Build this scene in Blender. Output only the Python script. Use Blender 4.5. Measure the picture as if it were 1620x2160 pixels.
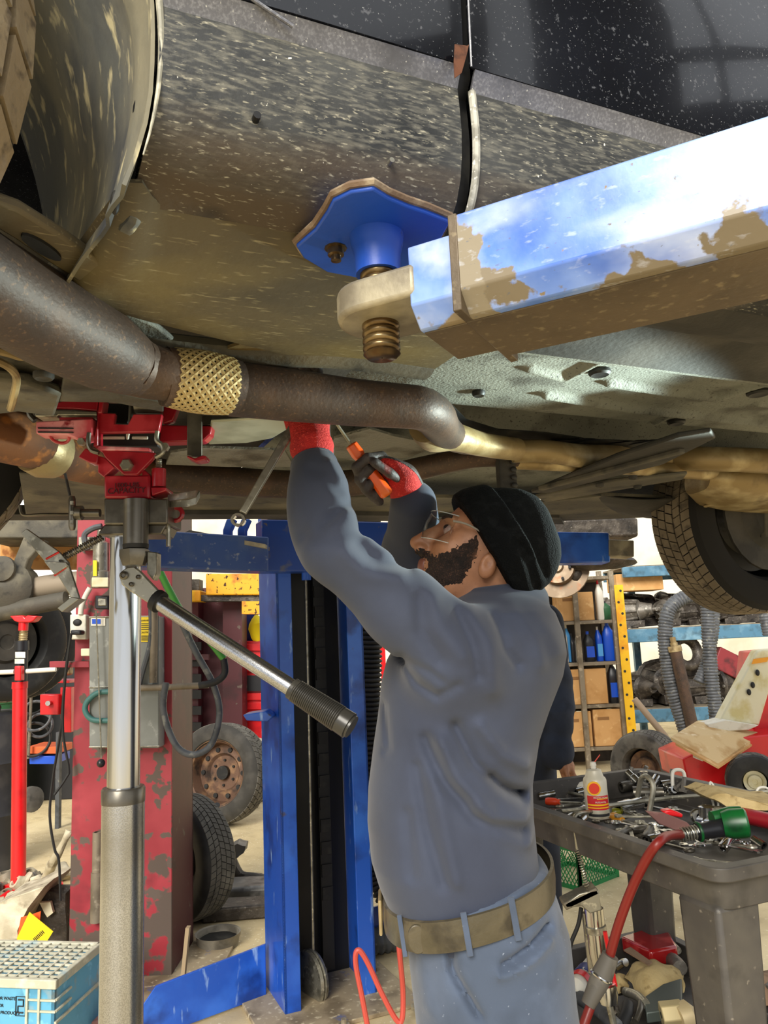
import bpy, bmesh, math, random
import numpy as np
from mathutils import Vector, Matrix, Quaternion
random.seed(7); np.random.seed(7)
for o in list(bpy.data.objects): bpy.data.objects.remove(o)
SC = bpy.context.scene
COL = SC.collection
# ------------------------------------------------------------------ camera
FPX = 1622.0                      # focal length in pixels of the 1620x2160 frame
PITCH = math.radians(9.2); SR = 0.044; CR = math.sqrt(1-SR*SR)
EYE = Vector((0, 0, 1.4))
CF = Vector((0, math.cos(PITCH), math.sin(PITCH)))
CU0 = Vector((0, -math.sin(PITCH), math.cos(PITCH)))
CRT = Vector((1, 0, 0))*CR - CU0*SR
CUP = Vector((1, 0, 0))*SR + CU0*CR
cam = bpy.data.cameras.new('camera'); co = bpy.data.objects.new('camera', cam); COL.objects.link(co)
cam.sensor_fit = 'VERTICAL'; cam.sensor_height = 36.0; cam.lens = 36.0*FPX/2160.0
cam.clip_start = 0.02; cam.clip_end = 200
co.matrix_world = Matrix(((CRT.x, CUP.x, -CF.x, EYE.x), (CRT.y, CUP.y, -CF.y, EYE.y), (CRT.z, CUP.z, -CF.z, EYE.z), (0, 0, 0, 1)))
SC.camera = co
# ------------------------------------------------------------------ world, sun, lamps, exposure
world = bpy.data.worlds.new('sky'); SC.world = world; world.use_nodes = True
wn = world.node_tree.nodes; wl = world.node_tree.links
bg = wn['Background']; bg.inputs[0].default_value = (0.93, 0.96, 1.0, 1); bg.inputs[1].default_value = 0.66
sd = bpy.data.lights.new('daylight_sun', 'SUN'); sd.energy = 3.3; sd.angle = math.radians(28); sd.color = (1.0, 0.95, 0.86)
so = bpy.data.objects.new('daylight_sun', sd); COL.objects.link(so)
so.rotation_euler = Vector((0.22, 0.83, -0.50)).to_track_quat('-Z', 'Y').to_euler()
ld = bpy.data.lights.new('added_work_lamp', 'SPOT'); ld.energy = 85; ld.color = (0.82, 1.0, 0.95); ld.spot_size = math.radians(46); ld.spot_blend = 0.5; ld.shadow_soft_size = 0.03  # spot added out of view at right to light the underbody
lo = bpy.data.objects.new('added_work_lamp', ld); COL.objects.link(lo)
lo.location = (1.05, 1.62, 1.63)
lo.rotation_euler = (Vector((0.06, 1.36, 1.80))-Vector(lo.location)).to_track_quat('-Z', 'Y').to_euler()
vs = SC.view_settings; vs.view_transform = 'Standard'; vs.look = 'None'; vs.gamma = 1.0; vs.use_curve_mapping = False; vs.exposure = 0.6
# ------------------------------------------------------------------ projection helpers (pixel of the photograph -> place in the shop)
def ray(x, y): return CF + CRT*((x-810)/FPX) - CUP*((y-1080)/FPX)
def at(x, y, Y):
    d = ray(x, y); return EYE + d*(Y/d.y)
def onz(x, y, z):
    d = ray(x, y); return EYE + d*((z-EYE.z)/d.z)
def dep(p): return (Vector(p)-EYE).dot(CF)
def mpx(n, p): return n*dep(p)/FPX        # n pixels at p, in metres
CANG = math.radians(24); CA = Vector((math.cos(CANG), math.sin(CANG), 0)); CB = Vector((-math.sin(CANG), math.cos(CANG), 0))
CO = onz(800, 430, 1.86); CO.z = 0
CARM = Matrix.Translation(CO) @ Matrix.Rotation(CANG, 4, 'Z')
CARI = CARM.inverted()
def cw(x, y, w): return CARI @ onz(x, y, w)          # car coordinates of a pixel at height w
def cv(x, y, v):                                     # car coordinates of a pixel on the plane v
    d = ray(x, y); k = (v-(EYE-CO).dot(CB))/d.dot(CB); return CARI @ (EYE+d*k)
# ------------------------------------------------------------------ mesh helpers
WM = {}
def frames(path, closed=False):
    n = len(path); T = []
    for i in range(n):
        a = path[(i-1) % n] if (closed or i > 0) else path[i]; b = path[(i+1) % n] if (closed or i < n-1) else path[i]
        t = (b-a); T.append(t.normalized() if t.length > 1e-9 else Vector((0, 0, 1)))
    u = T[0].cross(Vector((0, 0, 1)))
    if u.length < 0.1: u = T[0].cross(Vector((1, 0, 0)))
    u.normalize(); out = []
    for i in range(n):
        if i:
            q = T[i-1].rotation_difference(T[i]); u = q @ u
        u = (u - T[i]*u.dot(T[i])).normalized()
        out.append((T[i], u, T[i].cross(u)))
    return out
def spl(pts, k=8, closed=False):
    pts = [Vector(p) for p in pts]; n = len(pts); out = []
    rng = n if closed else n-1
    for i in range(rng):
        g = (lambda j: pts[j % n]) if closed else (lambda j: pts[max(0, min(n-1, j))])
        p0, p1, p2, p3 = g(i-1), g(i), g(i+1), g(i+2)
        for s in range(k):
            t = s/k
            out.append(0.5*((2*p1)+(p2-p0)*t+(2*p0-5*p1+4*p2-p3)*t*t+(3*p1-p0-3*p2+p3)*t**3))
    if not closed: out.append(pts[-1])
    return out
def lerp_list(l, n):
    return [float(np.interp(i/(n-1)*(len(l)-1), range(len(l)), l)) for i in range(n)]
class MB:
    def __init__(s): s.v = []; s.f = []
    def add(s, vs, fs):
        o = len(s.v); s.v += [Vector(v) for v in vs]; s.f += [tuple(i+o for i in f) for f in fs]; return s
    def box(s, c, size, M=None):
        c = Vector(c); h = [x/2 for x in size]; vs = []
        for dx in (-1, 1):
            for dy in (-1, 1):
                for dz in (-1, 1):
                    d = Vector((dx*h[0], dy*h[1], dz*h[2])); vs.append(c+((M @ d) if M else d))
        return s.add(vs, [(0, 1, 3, 2), (4, 6, 7, 5), (0, 4, 5, 1), (2, 3, 7, 6), (0, 2, 6, 4), (1, 5, 7, 3)])
    def bar(s, p0, p1, w, h, up=(0, 0, 1), w1=None, h1=None):
        p0 = Vector(p0); p1 = Vector(p1); t = (p1-p0).normalized(); up = Vector(up)
        sd_ = t.cross(up)
        if sd_.length < 1e-4: sd_ = t.cross(Vector((0, 1, 0.01)))
        sd_.normalize(); u = sd_.cross(t); vs = []
        for p, ww, hh in ((p0, w, h), (p1, w1 or w, h1 or h)):
            for a, b in ((-1, -1), (1, -1), (1, 1), (-1, 1)): vs.append(p+sd_*a*ww/2+u*b*hh/2)
        return s.add(vs, [(0, 1, 2, 3), (7, 6, 5, 4), (0, 4, 5, 1), (1, 5, 6, 2), (2, 6, 7, 3), (3, 7, 4, 0)])
    def tube(s, path, r, n=12, caps=True, closed=False, flat=None):
        path = [Vector(p) for p in path]; m = len(path)
        rr = [r]*m if isinstance(r, (int, float)) else (list(r) if len(r) == m else lerp_list(r, m))
        fr = frames(path, closed); vs = []; fs = []
        for p, (t, u, w), q in zip(path, fr, rr):
            for k in range(n):
                a = 2*math.pi*k/n; vs.append(p+u*math.cos(a)*q+w*math.sin(a)*q*(flat or 1))
        for i in range(m if closed else m-1):
            j = (i+1) % m
            for k in range(n):
                l = (k+1) % n; fs.append((i*n+k, i*n+l, j*n+l, j*n+k))
        if caps and not closed: fs.append(tuple(range(n))[::-1]); fs.append(tuple((m-1)*n+k for k in range(n)))
        return s.add(vs, fs)
    def cyl(s, p0, p1, r0, r1=None, n=16): return s.tube([p0, p1], [r0, r0 if r1 is None else r1], n)
    def lathe(s, p, axis, prof, n=20):
        p = Vector(p); ax = Vector(axis).normalized()
        return s.tube_prof(p, ax, prof, n)
    def tube_prof(s, p, ax, prof, n):
        u = ax.cross(Vector((0, 0, 1)))
        if u.length < 0.1: u = ax.cross(Vector((1, 0, 0)))
        u.normalize(); w = ax.cross(u); vs = []; fs = []; m = len(prof)
        for t, r in prof:
            for k in range(n):
                a = 2*math.pi*k/n; vs.append(p+ax*t+(u*math.cos(a)+w*math.sin(a))*max(r, 1e-5))
        for i in range(m-1):
            for k in range(n):
                l = (k+1) % n; fs.append((i*n+k, i*n+l, (i+1)*n+l, (i+1)*n+k))
        return s.add(vs, fs)
    def prism(s, poly, vec):
        poly = [Vector(p) for p in poly]; vec = Vector(vec); n = len(poly)
        return s.add(poly+[p+vec for p in poly], [tuple(range(n))[::-1], tuple(range(n, 2*n))]+[(i, (i+1) % n, n+(i+1) % n, n+i) for i in range(n)])
    def plate(s, px, Y, th=0.01):
        return s.prism([at(x, y, Y) for x, y in px], (0, th, 0))
    def loft(s, rings, caps=True, closed=True):
        n = len(rings[0]); vs = [Vector(p) for r in rings for p in r]; fs = []
        for i in range(len(rings)-1):
            for k in range(n if closed else n-1):
                l = (k+1) % n; fs.append((i*n+k, i*n+l, (i+1)*n+l, (i+1)*n+k))
        if caps and closed: fs.append(tuple(range(n))[::-1]); fs.append(tuple((len(rings)-1)*n+k for k in range(n)))
        return s.add(vs, fs)
    def grid(s, rows):
        return s.loft(rows, caps=False, closed=False)
    def ball(s, c, r, sc=(1, 1, 1), n=12, m=8):
        c = Vector(c); vs = []; fs = []
        for i in range(m+1):
            th = math.pi*i/m
            for k in range(n):
                a = 2*math.pi*k/n; rr = max(math.sin(th), 1e-4)
                vs.append(c+Vector((r*sc[0]*rr*math.cos(a), r*sc[1]*rr*math.sin(a), r*sc[2]*math.cos(th))))
        for i in range(m):
            for k in range(n):
                l = (k+1) % n; fs.append((i*n+k, (i+1)*n+k, (i+1)*n+l, i*n+l))
        return s.add(vs, fs)
    def torus(s, c, axis, R, r, n=28, m=8, flat=None):
        ax = Vector(axis).normalized(); u = ax.cross(Vector((0, 0, 1)))
        if u.length < 0.1: u = ax.cross(Vector((1, 0, 0)))
        u.normalize(); w = ax.cross(u); c = Vector(c)
        return s.tube([c+(u*math.cos(2*math.pi*k/n)+w*math.sin(2*math.pi*k/n))*R for k in range(n)], r, m, closed=True, flat=flat)
    def helix(s, p0, p1, R, r, turns, n=14, m=6):
        p0 = Vector(p0); p1 = Vector(p1); ax = (p1-p0).normalized(); u = ax.cross(Vector((0.3, 0.2, 1))).normalized(); w = ax.cross(u); N = int(turns*n)
        return s.tube([p0+(p1-p0)*(i/N)+(u*math.cos(2*math.pi*i/n)+w*math.sin(2*math.pi*i/n))*R for i in range(N+1)], r, m)
    def jitter(s, amp, sc=20.0):
        from mathutils import noise
        s.v = [p+noise.noise_vector(p*sc)*amp for p in s.v]; return s
def mesh_from(vs, fs, name, sharp=38, smooth=True):
    me = bpy.data.meshes.new(name); bm = bmesh.new()
    bv = [bm.verts.new(v) for v in vs]
    for f in fs:
        try: bm.faces.new([bv[i] for i in f])
        except ValueError: pass
    bmesh.ops.remove_doubles(bm, verts=bm.verts, dist=1e-6)
    bmesh.ops.recalc_face_normals(bm, faces=bm.faces)
    lim = math.radians(sharp)
    for f in bm.faces: f.smooth = smooth
    for e in bm.edges:
        if len(e.link_faces) == 2 and e.calc_face_angle(0) > lim: e.smooth = False
    bm.to_mesh(me); bm.free(); return me
def link(o, parent=None):
    COL.objects.link(o)
    if parent is not None: o.parent = parent; WM[o.name] = WM[parent.name]
    return o
def tag(o, label=None, cat=None, group=None, kind=None):
    if label: o['label'] = label
    if cat: o['category'] = cat
    if group: o['group'] = group
    if kind: o['kind'] = kind
    return o
def root(name, loc, label=None, cat=None, group=None, kind=None, mat=None):
    o = bpy.data.objects.new(name, None); COL.objects.link(o); o.empty_display_size = 0.05
    m = mat if mat is not None else Matrix.Translation(Vector(loc))
    o.matrix_world = m; WM[o.name] = m.copy()
    return tag(o, label, cat, group, kind)
def build(mb, name, mat, parent=None, world=True, bev=0, label=None, cat=None, group=None, kind=None, sharp=38, solid=0, sub=0, smooth=True):
    vs = mb.v
    if parent is not None:
        if world: inv = WM[parent.name].inverted(); vs = [inv @ v for v in vs]
        o = bpy.data.objects.new(name, mesh_from(vs, mb.f, name, sharp, smooth)); link(o, parent)
    else:
        xs = [v.x for v in vs]; ys = [v.y for v in vs]; zs = [v.z for v in vs]
        c = Vector(((min(xs)+max(xs))/2, (min(ys)+max(ys))/2, min(zs)))
        o = bpy.data.objects.new(name, mesh_from([v-c for v in vs], mb.f, name, sharp, smooth)); COL.objects.link(o); o.location = c
        WM[o.name] = Matrix.Translation(c)
    o.data.materials.append(mat)
    if solid:
        m = o.modifiers.new('thickness', 'SOLIDIFY'); m.thickness = solid; m.offset = 0; e_ = o.modifiers.new('split', 'EDGE_SPLIT'); e_.split_angle = math.radians(40)
    if bev:
        m = o.modifiers.new('edge', 'BEVEL'); m.width = bev; m.segments = 2; m.limit_method = 'ANGLE'; m.angle_limit = math.radians(35)
    if sub:
        m = o.modifiers.new('smooth', 'SUBSURF'); m.levels = sub; m.render_levels = sub
    return tag(o, label, cat, group, kind)
def copy_tree(o, loc=None, rot=None, label=None, parent=None, scale=None):
    c = o.copy(); COL.objects.link(c); c.parent = parent
    if loc is not None: c.location = loc
    if rot is not None: c.rotation_euler = rot
    if scale is not None: c.scale = (scale,)*3
    if label: c['label'] = label
    for ch in list(o.children): copy_tree(ch, parent=c)
    return c
def text(name, s, size, origin, xdir, ydir, mat, parent, ext=0.0004, align='CENTER'):
    cu = bpy.data.curves.new(name, 'FONT'); cu.body = s; cu.size = size; cu.extrude = ext; cu.align_x = align; cu.align_y = 'CENTER'
    t = bpy.data.objects.new(name, cu); COL.objects.link(t)
    dg = bpy.context.evaluated_depsgraph_get(); me = bpy.data.meshes.new_from_object(t.evaluated_get(dg)); bpy.data.objects.remove(t)
    x = Vector(xdir).normalized(); y = Vector(ydir).normalized(); z = x.cross(y)
    Mx = Matrix(((x.x, y.x, z.x, origin[0]), (x.y, y.y, z.y, origin[1]), (x.z, y.z, z.z, origin[2]), (0, 0, 0, 1)))
    me.transform(WM[parent.name].inverted() @ Mx)
    o = bpy.data.objects.new(name, me); link(o, parent); me.materials.clear(); me.materials.append(mat); return o
# ------------------------------------------------------------------ materials
def hx(h):
    h = h.lstrip('#'); c = [int(h[i:i+2], 16)/255 for i in (0, 2, 4)]
    return tuple(x/12.92 if x <= 0.04045 else ((x+0.055)/1.055)**2.4 for x in c)+(1,)
def M(name, col, rough=0.5, metal=0.0, layers=(), bump=None, coat=0, trans=0, alpha=1, rvar=None, spec=None, sheen=0):
    m = bpy.data.materials.new(name); m.use_nodes = True; nt = m.node_tree; N = nt.nodes; L = nt.links
    b = N['Principled BSDF']; b.inputs['Roughness'].default_value = rough; b.inputs['Metallic'].default_value = metal
    if coat: b.inputs['Coat Weight'].default_value = coat; b.inputs['Coat Roughness'].default_value = 0.04
    if trans: b.inputs['Transmission Weight'].default_value = trans
    if spec is not None: b.inputs['Specular IOR Level'].default_value = spec
    if sheen: b.inputs['Sheen Weight'].default_value = sheen
    b.inputs['Alpha'].default_value = alpha
    tc = N.new('ShaderNodeTexCoord'); out = None
    def noise(scale, detail, stretch, off=0):
        mp = N.new('ShaderNodeMapping'); mp.inputs['Scale'].default_value = stretch; mp.inputs['Location'].default_value = (off, off*0.7, off*1.3)
        L.new(tc.outputs['Object'], mp.inputs[0]); nz = N.new('ShaderNodeTexNoise'); nz.inputs['Scale'].default_value = scale; nz.inputs['Detail'].default_value = detail
        L.new(mp.outputs[0], nz.inputs[0]); return nz.outputs[0]
    prev = None; base = hx(col)
    for i, ly in enumerate(layers):
        c2, scale, lo_, hi_ = ly[:4]; op = ly[4] if len(ly) > 4 else {}
        fac = noise(scale, op.get('detail', 5), op.get('stretch', (1, 1, 1)), op.get('off', i*3.1))
        if 'grad' in op:      # layer weighted towards one end of the object: coordinate*k + c is added to the noise
            ax, k, c_ = op['grad']; sx = N.new('ShaderNodeSeparateXYZ'); L.new(tc.outputs['Object'], sx.inputs[0])
            ma = N.new('ShaderNodeMath'); ma.operation = 'MULTIPLY_ADD'; ma.inputs[1].default_value = k; ma.inputs[2].default_value = c_; L.new(sx.outputs[ax], ma.inputs[0]); ma.use_clamp = False
            ad = N.new('ShaderNodeMath'); ad.operation = 'ADD'; L.new(fac, ad.inputs[0]); L.new(ma.outputs[0], ad.inputs[1]); fac = ad.outputs[0]
        mr = N.new('ShaderNodeMapRange'); mr.inputs[1].default_value = lo_; mr.inputs[2].default_value = hi_; mr.inputs[4].default_value = op.get('amount', 1.0); L.new(fac, mr.inputs[0])
        mx = N.new('ShaderNodeMix'); mx.data_type = 'RGBA'; mx.inputs[7].default_value = hx(c2); L.new(mr.outputs[0], mx.inputs[0])
        if prev is None: mx.inputs[6].default_value = base
        else: L.new(prev, mx.inputs[6])
        prev = mx.outputs[2]
        if 'rough' in op or 'metal' in op:
            for key, sock in (('rough', 'Roughness'), ('metal', 'Metallic')):
                if key in op:
                    m2 = N.new('ShaderNodeMix'); m2.data_type = 'FLOAT'; L.new(mr.outputs[0], m2.inputs[0]); m2.inputs[3].default_value = op[key]
                    if b.inputs[sock].is_linked: L.new(b.inputs[sock].links[0].from_socket, m2.inputs[2])
                    else: m2.inputs[2].default_value = b.inputs[sock].default_value
                    L.new(m2.outputs[0], b.inputs[sock])
    if prev is None: b.inputs['Base Color'].default_value = base
    else: L.new(prev, b.inputs['Base Color'])
    if bump:
        bs, st = bump[:2]; stretch = bump[2] if len(bump) > 2 else (1, 1, 1)
        fac = noise(bs, 6, stretch, 9.0); bp = N.new('ShaderNodeBump'); bp.inputs['Strength'].default_value = st; bp.inputs['Distance'].default_value = 0.01
        L.new(fac, bp.inputs['Height']); L.new(bp.outputs[0], b.inputs['Normal'])
    return m
# ------------------------------------------------------------------ the materials
floor_m = M('concrete_floor', '#cdb98d', 0.8, 0, [('#e0cfa6', 0.8, .40, .66), ('#ab9670', 2.2, .5, .8), ('#b8a47c', 9, .5, .8), ('#8f7d60', 4, .62, .85), ('#efe4c8', 70, .62, .74)], bump=(40, .12))
wall_m = M('painted_wall', '#d8d2c0', 0.7, 0, [('#c2b9a2', 1.5, .5, .7)], bump=(30, .05))
door_m = M('white_door_panel', '#f1f2f2', 0.4)
car_black = M('black_car_paint', '#0b0c10', 0.12, 0, [('#14161c', 3, .4, .6), ('#9a9a98', 420, .69, .72, {'rough': .6}), ('#4a4b4e', 160, .62, .7, {'rough': .5})], coat=0.6)
clad_m = M('dirty_black_cladding', '#242525', 0.38, 0, [('#4b4b47', 9, .38, .7, {'stretch': (.6, 1, 1)}), ('#6f6c60', 230, .46, .74, {'stretch': (.22, 1, 1), 'rough': .75, 'detail': 8}), ('#4f4334', 9, .5, .7, {'grad': (2, -1.9, 3.62), 'stretch': (.3, 1, 1), 'rough': .8, 'detail': 8}), ('#1c1b19', 7, .52, .66, {'grad': (2, -2.2, 4.14)}), ('#a8a28c', 330, .60, .74, {'stretch': (.3, 1, 1), 'rough': .8, 'detail': 4}), ('#e9e4d0', 140, .74, .77, {'rough': .8, 'detail': 2})], bump=(160, .1))  # dirt and speckle layers; a near-black one deepens towards the bottom edge
clad_edge = M('dusty_cladding_edge', '#b9b6a6', 0.6, 0, [('#8d8a7c', 60, .45, .6), ('#e6e2d2', 160, .6, .68)])
strip_m = M('dusty_highlight_strip', '#6a6b71', 0.3, 0, [('#8d8e92', 300, .46, .7), ('#55565b', 20, .48, .75), ('#c9c8c0', 300, .66, .73)])  # dust specks; light grey base puts the bright floor's reflection into the colour
liner_m = M('muddy_wheel_liner', '#5b5c56', 0.75, 0, [('#8e866c', 5, .42, .62, {'stretch': (1, 1, .35)}), ('#45474a', 9, .5, .66, {'stretch': (1, 1, .4)}), ('#c3b78f', 55, .58, .7, {'stretch': (1, 1, .3)})], bump=(60, .1))
shield_m = M('brown_splash_shield', '#574d38', 0.6, 0, [('#75673f', 4.5, .44, .7), ('#3a362d', 6, .48, .72, {'stretch': (.5, 1, 1)}), ('#8f8464', 200, .6, .74, {'stretch': (.2, 1, 1)})], bump=(90, .06))
pan_m = M('grey_undercoated_floor_pan', '#6d6f66', 0.7, 0, [('#82847a', 3.5, .45, .65), ('#4c4b43', 9, .55, .7), ('#3e3d38', 120, .6, .7)], bump=(170, .35))
dark_m = M('dark_underbody', '#2a2823', 0.7, 0, [('#45413a', 7, .45, .65)], bump=(90, .15))
under_m = M('grimy_underbody', '#4a463c', 0.7, 0, [('#6a6453', 5, .45, .65), ('#2f2d28', 14, .55, .7)], bump=(90, .15))
torn_m = M('torn_black_liner', '#0d0d0d', 0.55, 0, [('#24231f', 30, .5, .65)])
rust_m = M('rusty_exhaust_pipe', '#46382f', 0.55, 0.3, [('#5f4735', 7, .46, .72), ('#352c27', 12, .5, .72), ('#6e543e', 160, .58, .74)], bump=(160, .1))
ochre_m = M('ochre_heat_stained_pipe', '#8f7a52', 0.45, 0.4, [('#c0ae84', 8, .48, .64), ('#6c5a40', 11, .55, .68)], bump=(90, .1))
rustorange = M('orange_rust', '#6e4424', 0.75, 0.1, [('#4a3020', 6, .42, .66), ('#a0622a', 30, .58, .72)], bump=(80, .15))
braid_m = M('woven_brass_braid', '#b09a68', 0.4, 0.3)
braid_in = M('dark_braid_gap', '#2e2618', 0.7)
shieldfoil = M('embossed_foil', '#8b8a80', 0.5, 0.5, [('#5e5a4e', 10, .5, .66)], bump=(140, .5))
tire_m = M('dusty_tire_rubber', '#6e6250', 0.85, 0, [('#8a7c66', 9, .45, .65), ('#4a4238', 30, .55, .7)], bump=(120, .1))
tire_mud = M('muddy_tire_tread', '#8b7a5f', 0.85, 0, [('#a8997c', 8, .45, .62), ('#5c5040', 40, .55, .66), ('#9b9da4', 5, .58, .66)], bump=(120, .2))
tire_gap = M('tread_groove', '#161412', 0.9)
rim_m = M('rusty_steel_rim', '#6a5040', 0.65, 0.4, [('#8f6f52', 14, .5, .65), ('#3b302a', 9, .52, .68)], bump=(80, .15))
alu_m = M('dirty_alloy', '#6d6a63', 0.5, 0.5, [('#4a463f', 12, .5, .65)])
arm_m = M('scuffed_blue_arm_paint_glare', '#4a78d6', 0.38, 0, [('#86a6ea', 7, .42, .6), ('#c6d3f3', 11, .48, .74, {'stretch': (.6, 1.3, 1.3), 'detail': 9}), ('#eef2fb', 5, .5, .8, {'grad': (0, .5, -.1), 'detail': 9}), ('#2a56bc', 5, .6, .74), ('#7e725c', 16, .70, .72, {'grad': (2, -3.2, 0.08), 'rough': .7, 'detail': 9}), ('#8d826c', 14, .70, .72, {'grad': (0, -5.5, 0.30), 'rough': .7, 'detail': 9}), ('#8a7a5e', 90, .70, .74, {'rough': .7}), ('#dfe7f8', 120, .6, .72, {'stretch': (.6, 1.3, 1.3), 'amount': .3, 'detail': 8}), ('#5f6470', 260, .68, .74, {'stretch': (.5, 1, 1), 'amount': .7})], bump=(60, .05), coat=.25)  # scuffs and bare metal, plus sky glare painted as paler blue and white
arm_in_m = M('scuffed_blue_inner_tube_glare', '#4a78d6', 0.38, 0, [('#86a6ea', 9, .42, .6), ('#c6d3f3', 14, .5, .74, {'detail': 9}), ('#8a7a5e', 16, .68, .71, {'grad': (2, -3.0, 0.06), 'rough': .7}), ('#8a7a5e', 40, .66, .70, {'rough': .7})], bump=(60, .05), coat=.25)  # real scuffs over pale blues that carry the sky glare in the colour
armbot_m = M('bare_brown_steel', '#6a5c48', 0.5, 0.25, [('#54493a', 8, .42, .66), ('#8b7d62', 90, .58, .72), ('#3b5fae', 6, .67, .7)], bump=(80, .1))
lug_m = M('worn_bare_steel', '#857c6a', 0.5, 0.35, [('#b3a98f', 12, .48, .62), ('#5c5a58', 9, .58, .7)], bump=(60, .12))
padblue = M('lift_pad_blue', '#1f4fb4', 0.42, 0, [('#163c8c', 8, .5, .66), ('#5d5140', 13, .63, .68, {'rough': .8})], bump=(60, .06))
rustedge = M('rusty_plate_edge', '#76604a', 0.7, 0.2, [('#a5947a', 30, .5, .66), ('#3f3228', 14, .55, .7)], bump=(90, .2))
screw_m = M('greasy_screw_thread', '#6b5538', 0.28, 0.8, [('#8f7a55', 25, .5, .66), ('#33291c', 18, .5, .7)])
blue_m = M('lift_blue_paint', '#1c53b8', 0.36, 0, [('#2f6ad0', 4, .48, .64), ('#143a86', 7, .55, .7), ('#8fb0e2', 22, .64, .72, {'stretch': (1, 1, .25)}), ('#4d4436', 9, .7, .74)], coat=.2)
bluedark = M('deep_blue_paint', '#173f92', 0.4, 0, [('#22408a', 6, .5, .66), ('#555a70', 14, .6, .7), ('#6e6250', 30, .68, .74)], coat=.2)
black_in = M('greasy_black_channel', '#141414', 0.5, 0, [('#23221f', 5, .5, .65)])
steel_m = M('brushed_steel', '#c4c6c9', 0.25, 0.97, [('#a9abad', 500, .42, .6, {'detail': 2}), ('#93918c', 5, .5, .85)], bump=(420, .04))
chrome_m = M('polished_chrome', '#cfd0d0', 0.2, 1.0, [('#b8b4a8', 30, .45, .7, {'stretch': (1, 1, .05)})])
darksteel = M('dark_oiled_steel', '#6f6a60', 0.33, 0.8, [('#8f8a7e', 18, .5, .68), ('#4a463f', 9, .52, .72)])
galv_m = M('zinc_plated_steel', '#a39f90', 0.35, 0.75, [('#7c786a', 25, .5, .66), ('#c9c4b0', 60, .58, .68)])
red_m = M('jack_red_paint', '#9c1524', 0.33, 0, [('#c23a45', 14, .52, .66), ('#4c0a12', 8, .55, .7), ('#5a4d45', 30, .66, .7)], coat=.3)
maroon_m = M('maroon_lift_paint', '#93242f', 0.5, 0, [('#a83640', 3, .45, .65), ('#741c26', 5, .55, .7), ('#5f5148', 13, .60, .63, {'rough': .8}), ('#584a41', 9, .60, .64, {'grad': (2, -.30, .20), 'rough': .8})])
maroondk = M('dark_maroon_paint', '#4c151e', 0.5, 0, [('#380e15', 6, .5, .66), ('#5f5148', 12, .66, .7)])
brightred = M('bright_red_paint', '#d8121a', 0.35, 0, [('#b00c14', 6, .5, .66)], coat=.2)
greybox = M('grey_box_paint', '#83857f', 0.5, 0, [('#74766f', 5, .5, .66), ('#a3a49c', 20, .62, .7)])
blackrub = M('black_rubber', '#1a1a1a', 0.6, 0, [('#2c2b29', 14, .5, .66)])
greyhose = M('grey_corrugated_hose', '#53565a', 0.55, 0, [('#3d4043', 14, .5, .66), ('#7a7a74', 30, .6, .7)])
white_m = M('white_plastic', '#e6e1d2', 0.5, 0, [('#cfc8b4', 20, .5, .68)])
yellow_m = M('yellow_paint', '#e8b414', 0.5, 0, [('#d9930f', 8, .5, .66)])
yelrust = M('rust_spotted_yellow', '#e0a012', 0.6, 0, [('#b06a14', 8, .52, .64), ('#3a2416', 26, .6, .63, {'rough': .85})])
ink_m = M('black_ink', '#1c1c1c', 0.6)
green_m = M('green_rubber', '#3f8a2e', 0.45)
teal_m = M('teal_hose', '#3f6f6a', 0.5)
# ------------------------------------------------------------------ the shop
mb = MB().box((0, 6, -0.05), (26, 26, 0.1)); build(mb, 'floor', floor_m, label='bright dusty concrete shop floor', kind='structure')
mb = MB().box((0, 12.6, 3.0), (26, 0.2, 6.0)); build(mb, 'wall_back', wall_m, label='cream back wall of the shop', kind='structure')
mb = MB().box((-8, 5.5, 3.0), (0.2, 14, 6.0)); build(mb, 'wall_left', wall_m, label='cream left wall of the shop', kind='structure')
d1 = root('door_1', (-6.2, 12.4, 0), 'white sectional garage door in the back wall', None, None, 'structure')
for k in range(8): build(MB().box((-5.6, 12.45, 0.3+k*0.56), (4.2, 0.08, 0.53)), 'panel', door_m, d1, bev=.01)
# ------------------------------------------------------------------ the raised car
car = root('car', CO, 'black car raised on the blue lift, muddy underbody and exhaust showing', 'car', mat=CARM)
def cbuild(mb, name, mat, parent=None, **k): return build(mb, name, mat, parent or car, world=False, **k)
GAP = 0.112
def side(u0, u1, prof, nu=24, wob=0):
    rows = []
    for i in range(nu+1):
        u = u0+(u1-u0)*i/nu; rows.append([Vector((u, v, w)) for v, w in prof])
    return MB().grid(rows)
def arch(w): return -0.715+math.sqrt(max(0.0, 0.485**2-(w-1.985)**2))   # rear edge of the wheel opening
dprof = [(-.014, 2.047), (-.016, 2.10), (-.020, 2.2), (-.022, 2.35), (-.012, 2.5), (.01, 2.62), (.05, 2.72)]
cbuild(side(GAP+.005, 1.25, dprof), 'door_panel', car_black, solid=.003)
rows = []
for i in range(21):
    t = i/20; rows.append([Vector((arch(w)*(1-t)+(GAP-.004)*t if True else 0, v-.002*math.sin(t*3.1), w)) for v, w in dprof[:5]])
cbuild(MB().grid(rows), 'fender_panel', car_black, solid=.003)
sprof = [(-.014, 2.047), (-.010, 2.043), (.0, 2.026)]
cprof = [(.0, 2.026), (-.002, 2.0), (-.003, 1.97), (0, 1.94), (.006, 1.915), (.018, 1.893), (.036, 1.877), (.06, 1.866), (.085, 1.86)]
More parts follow.
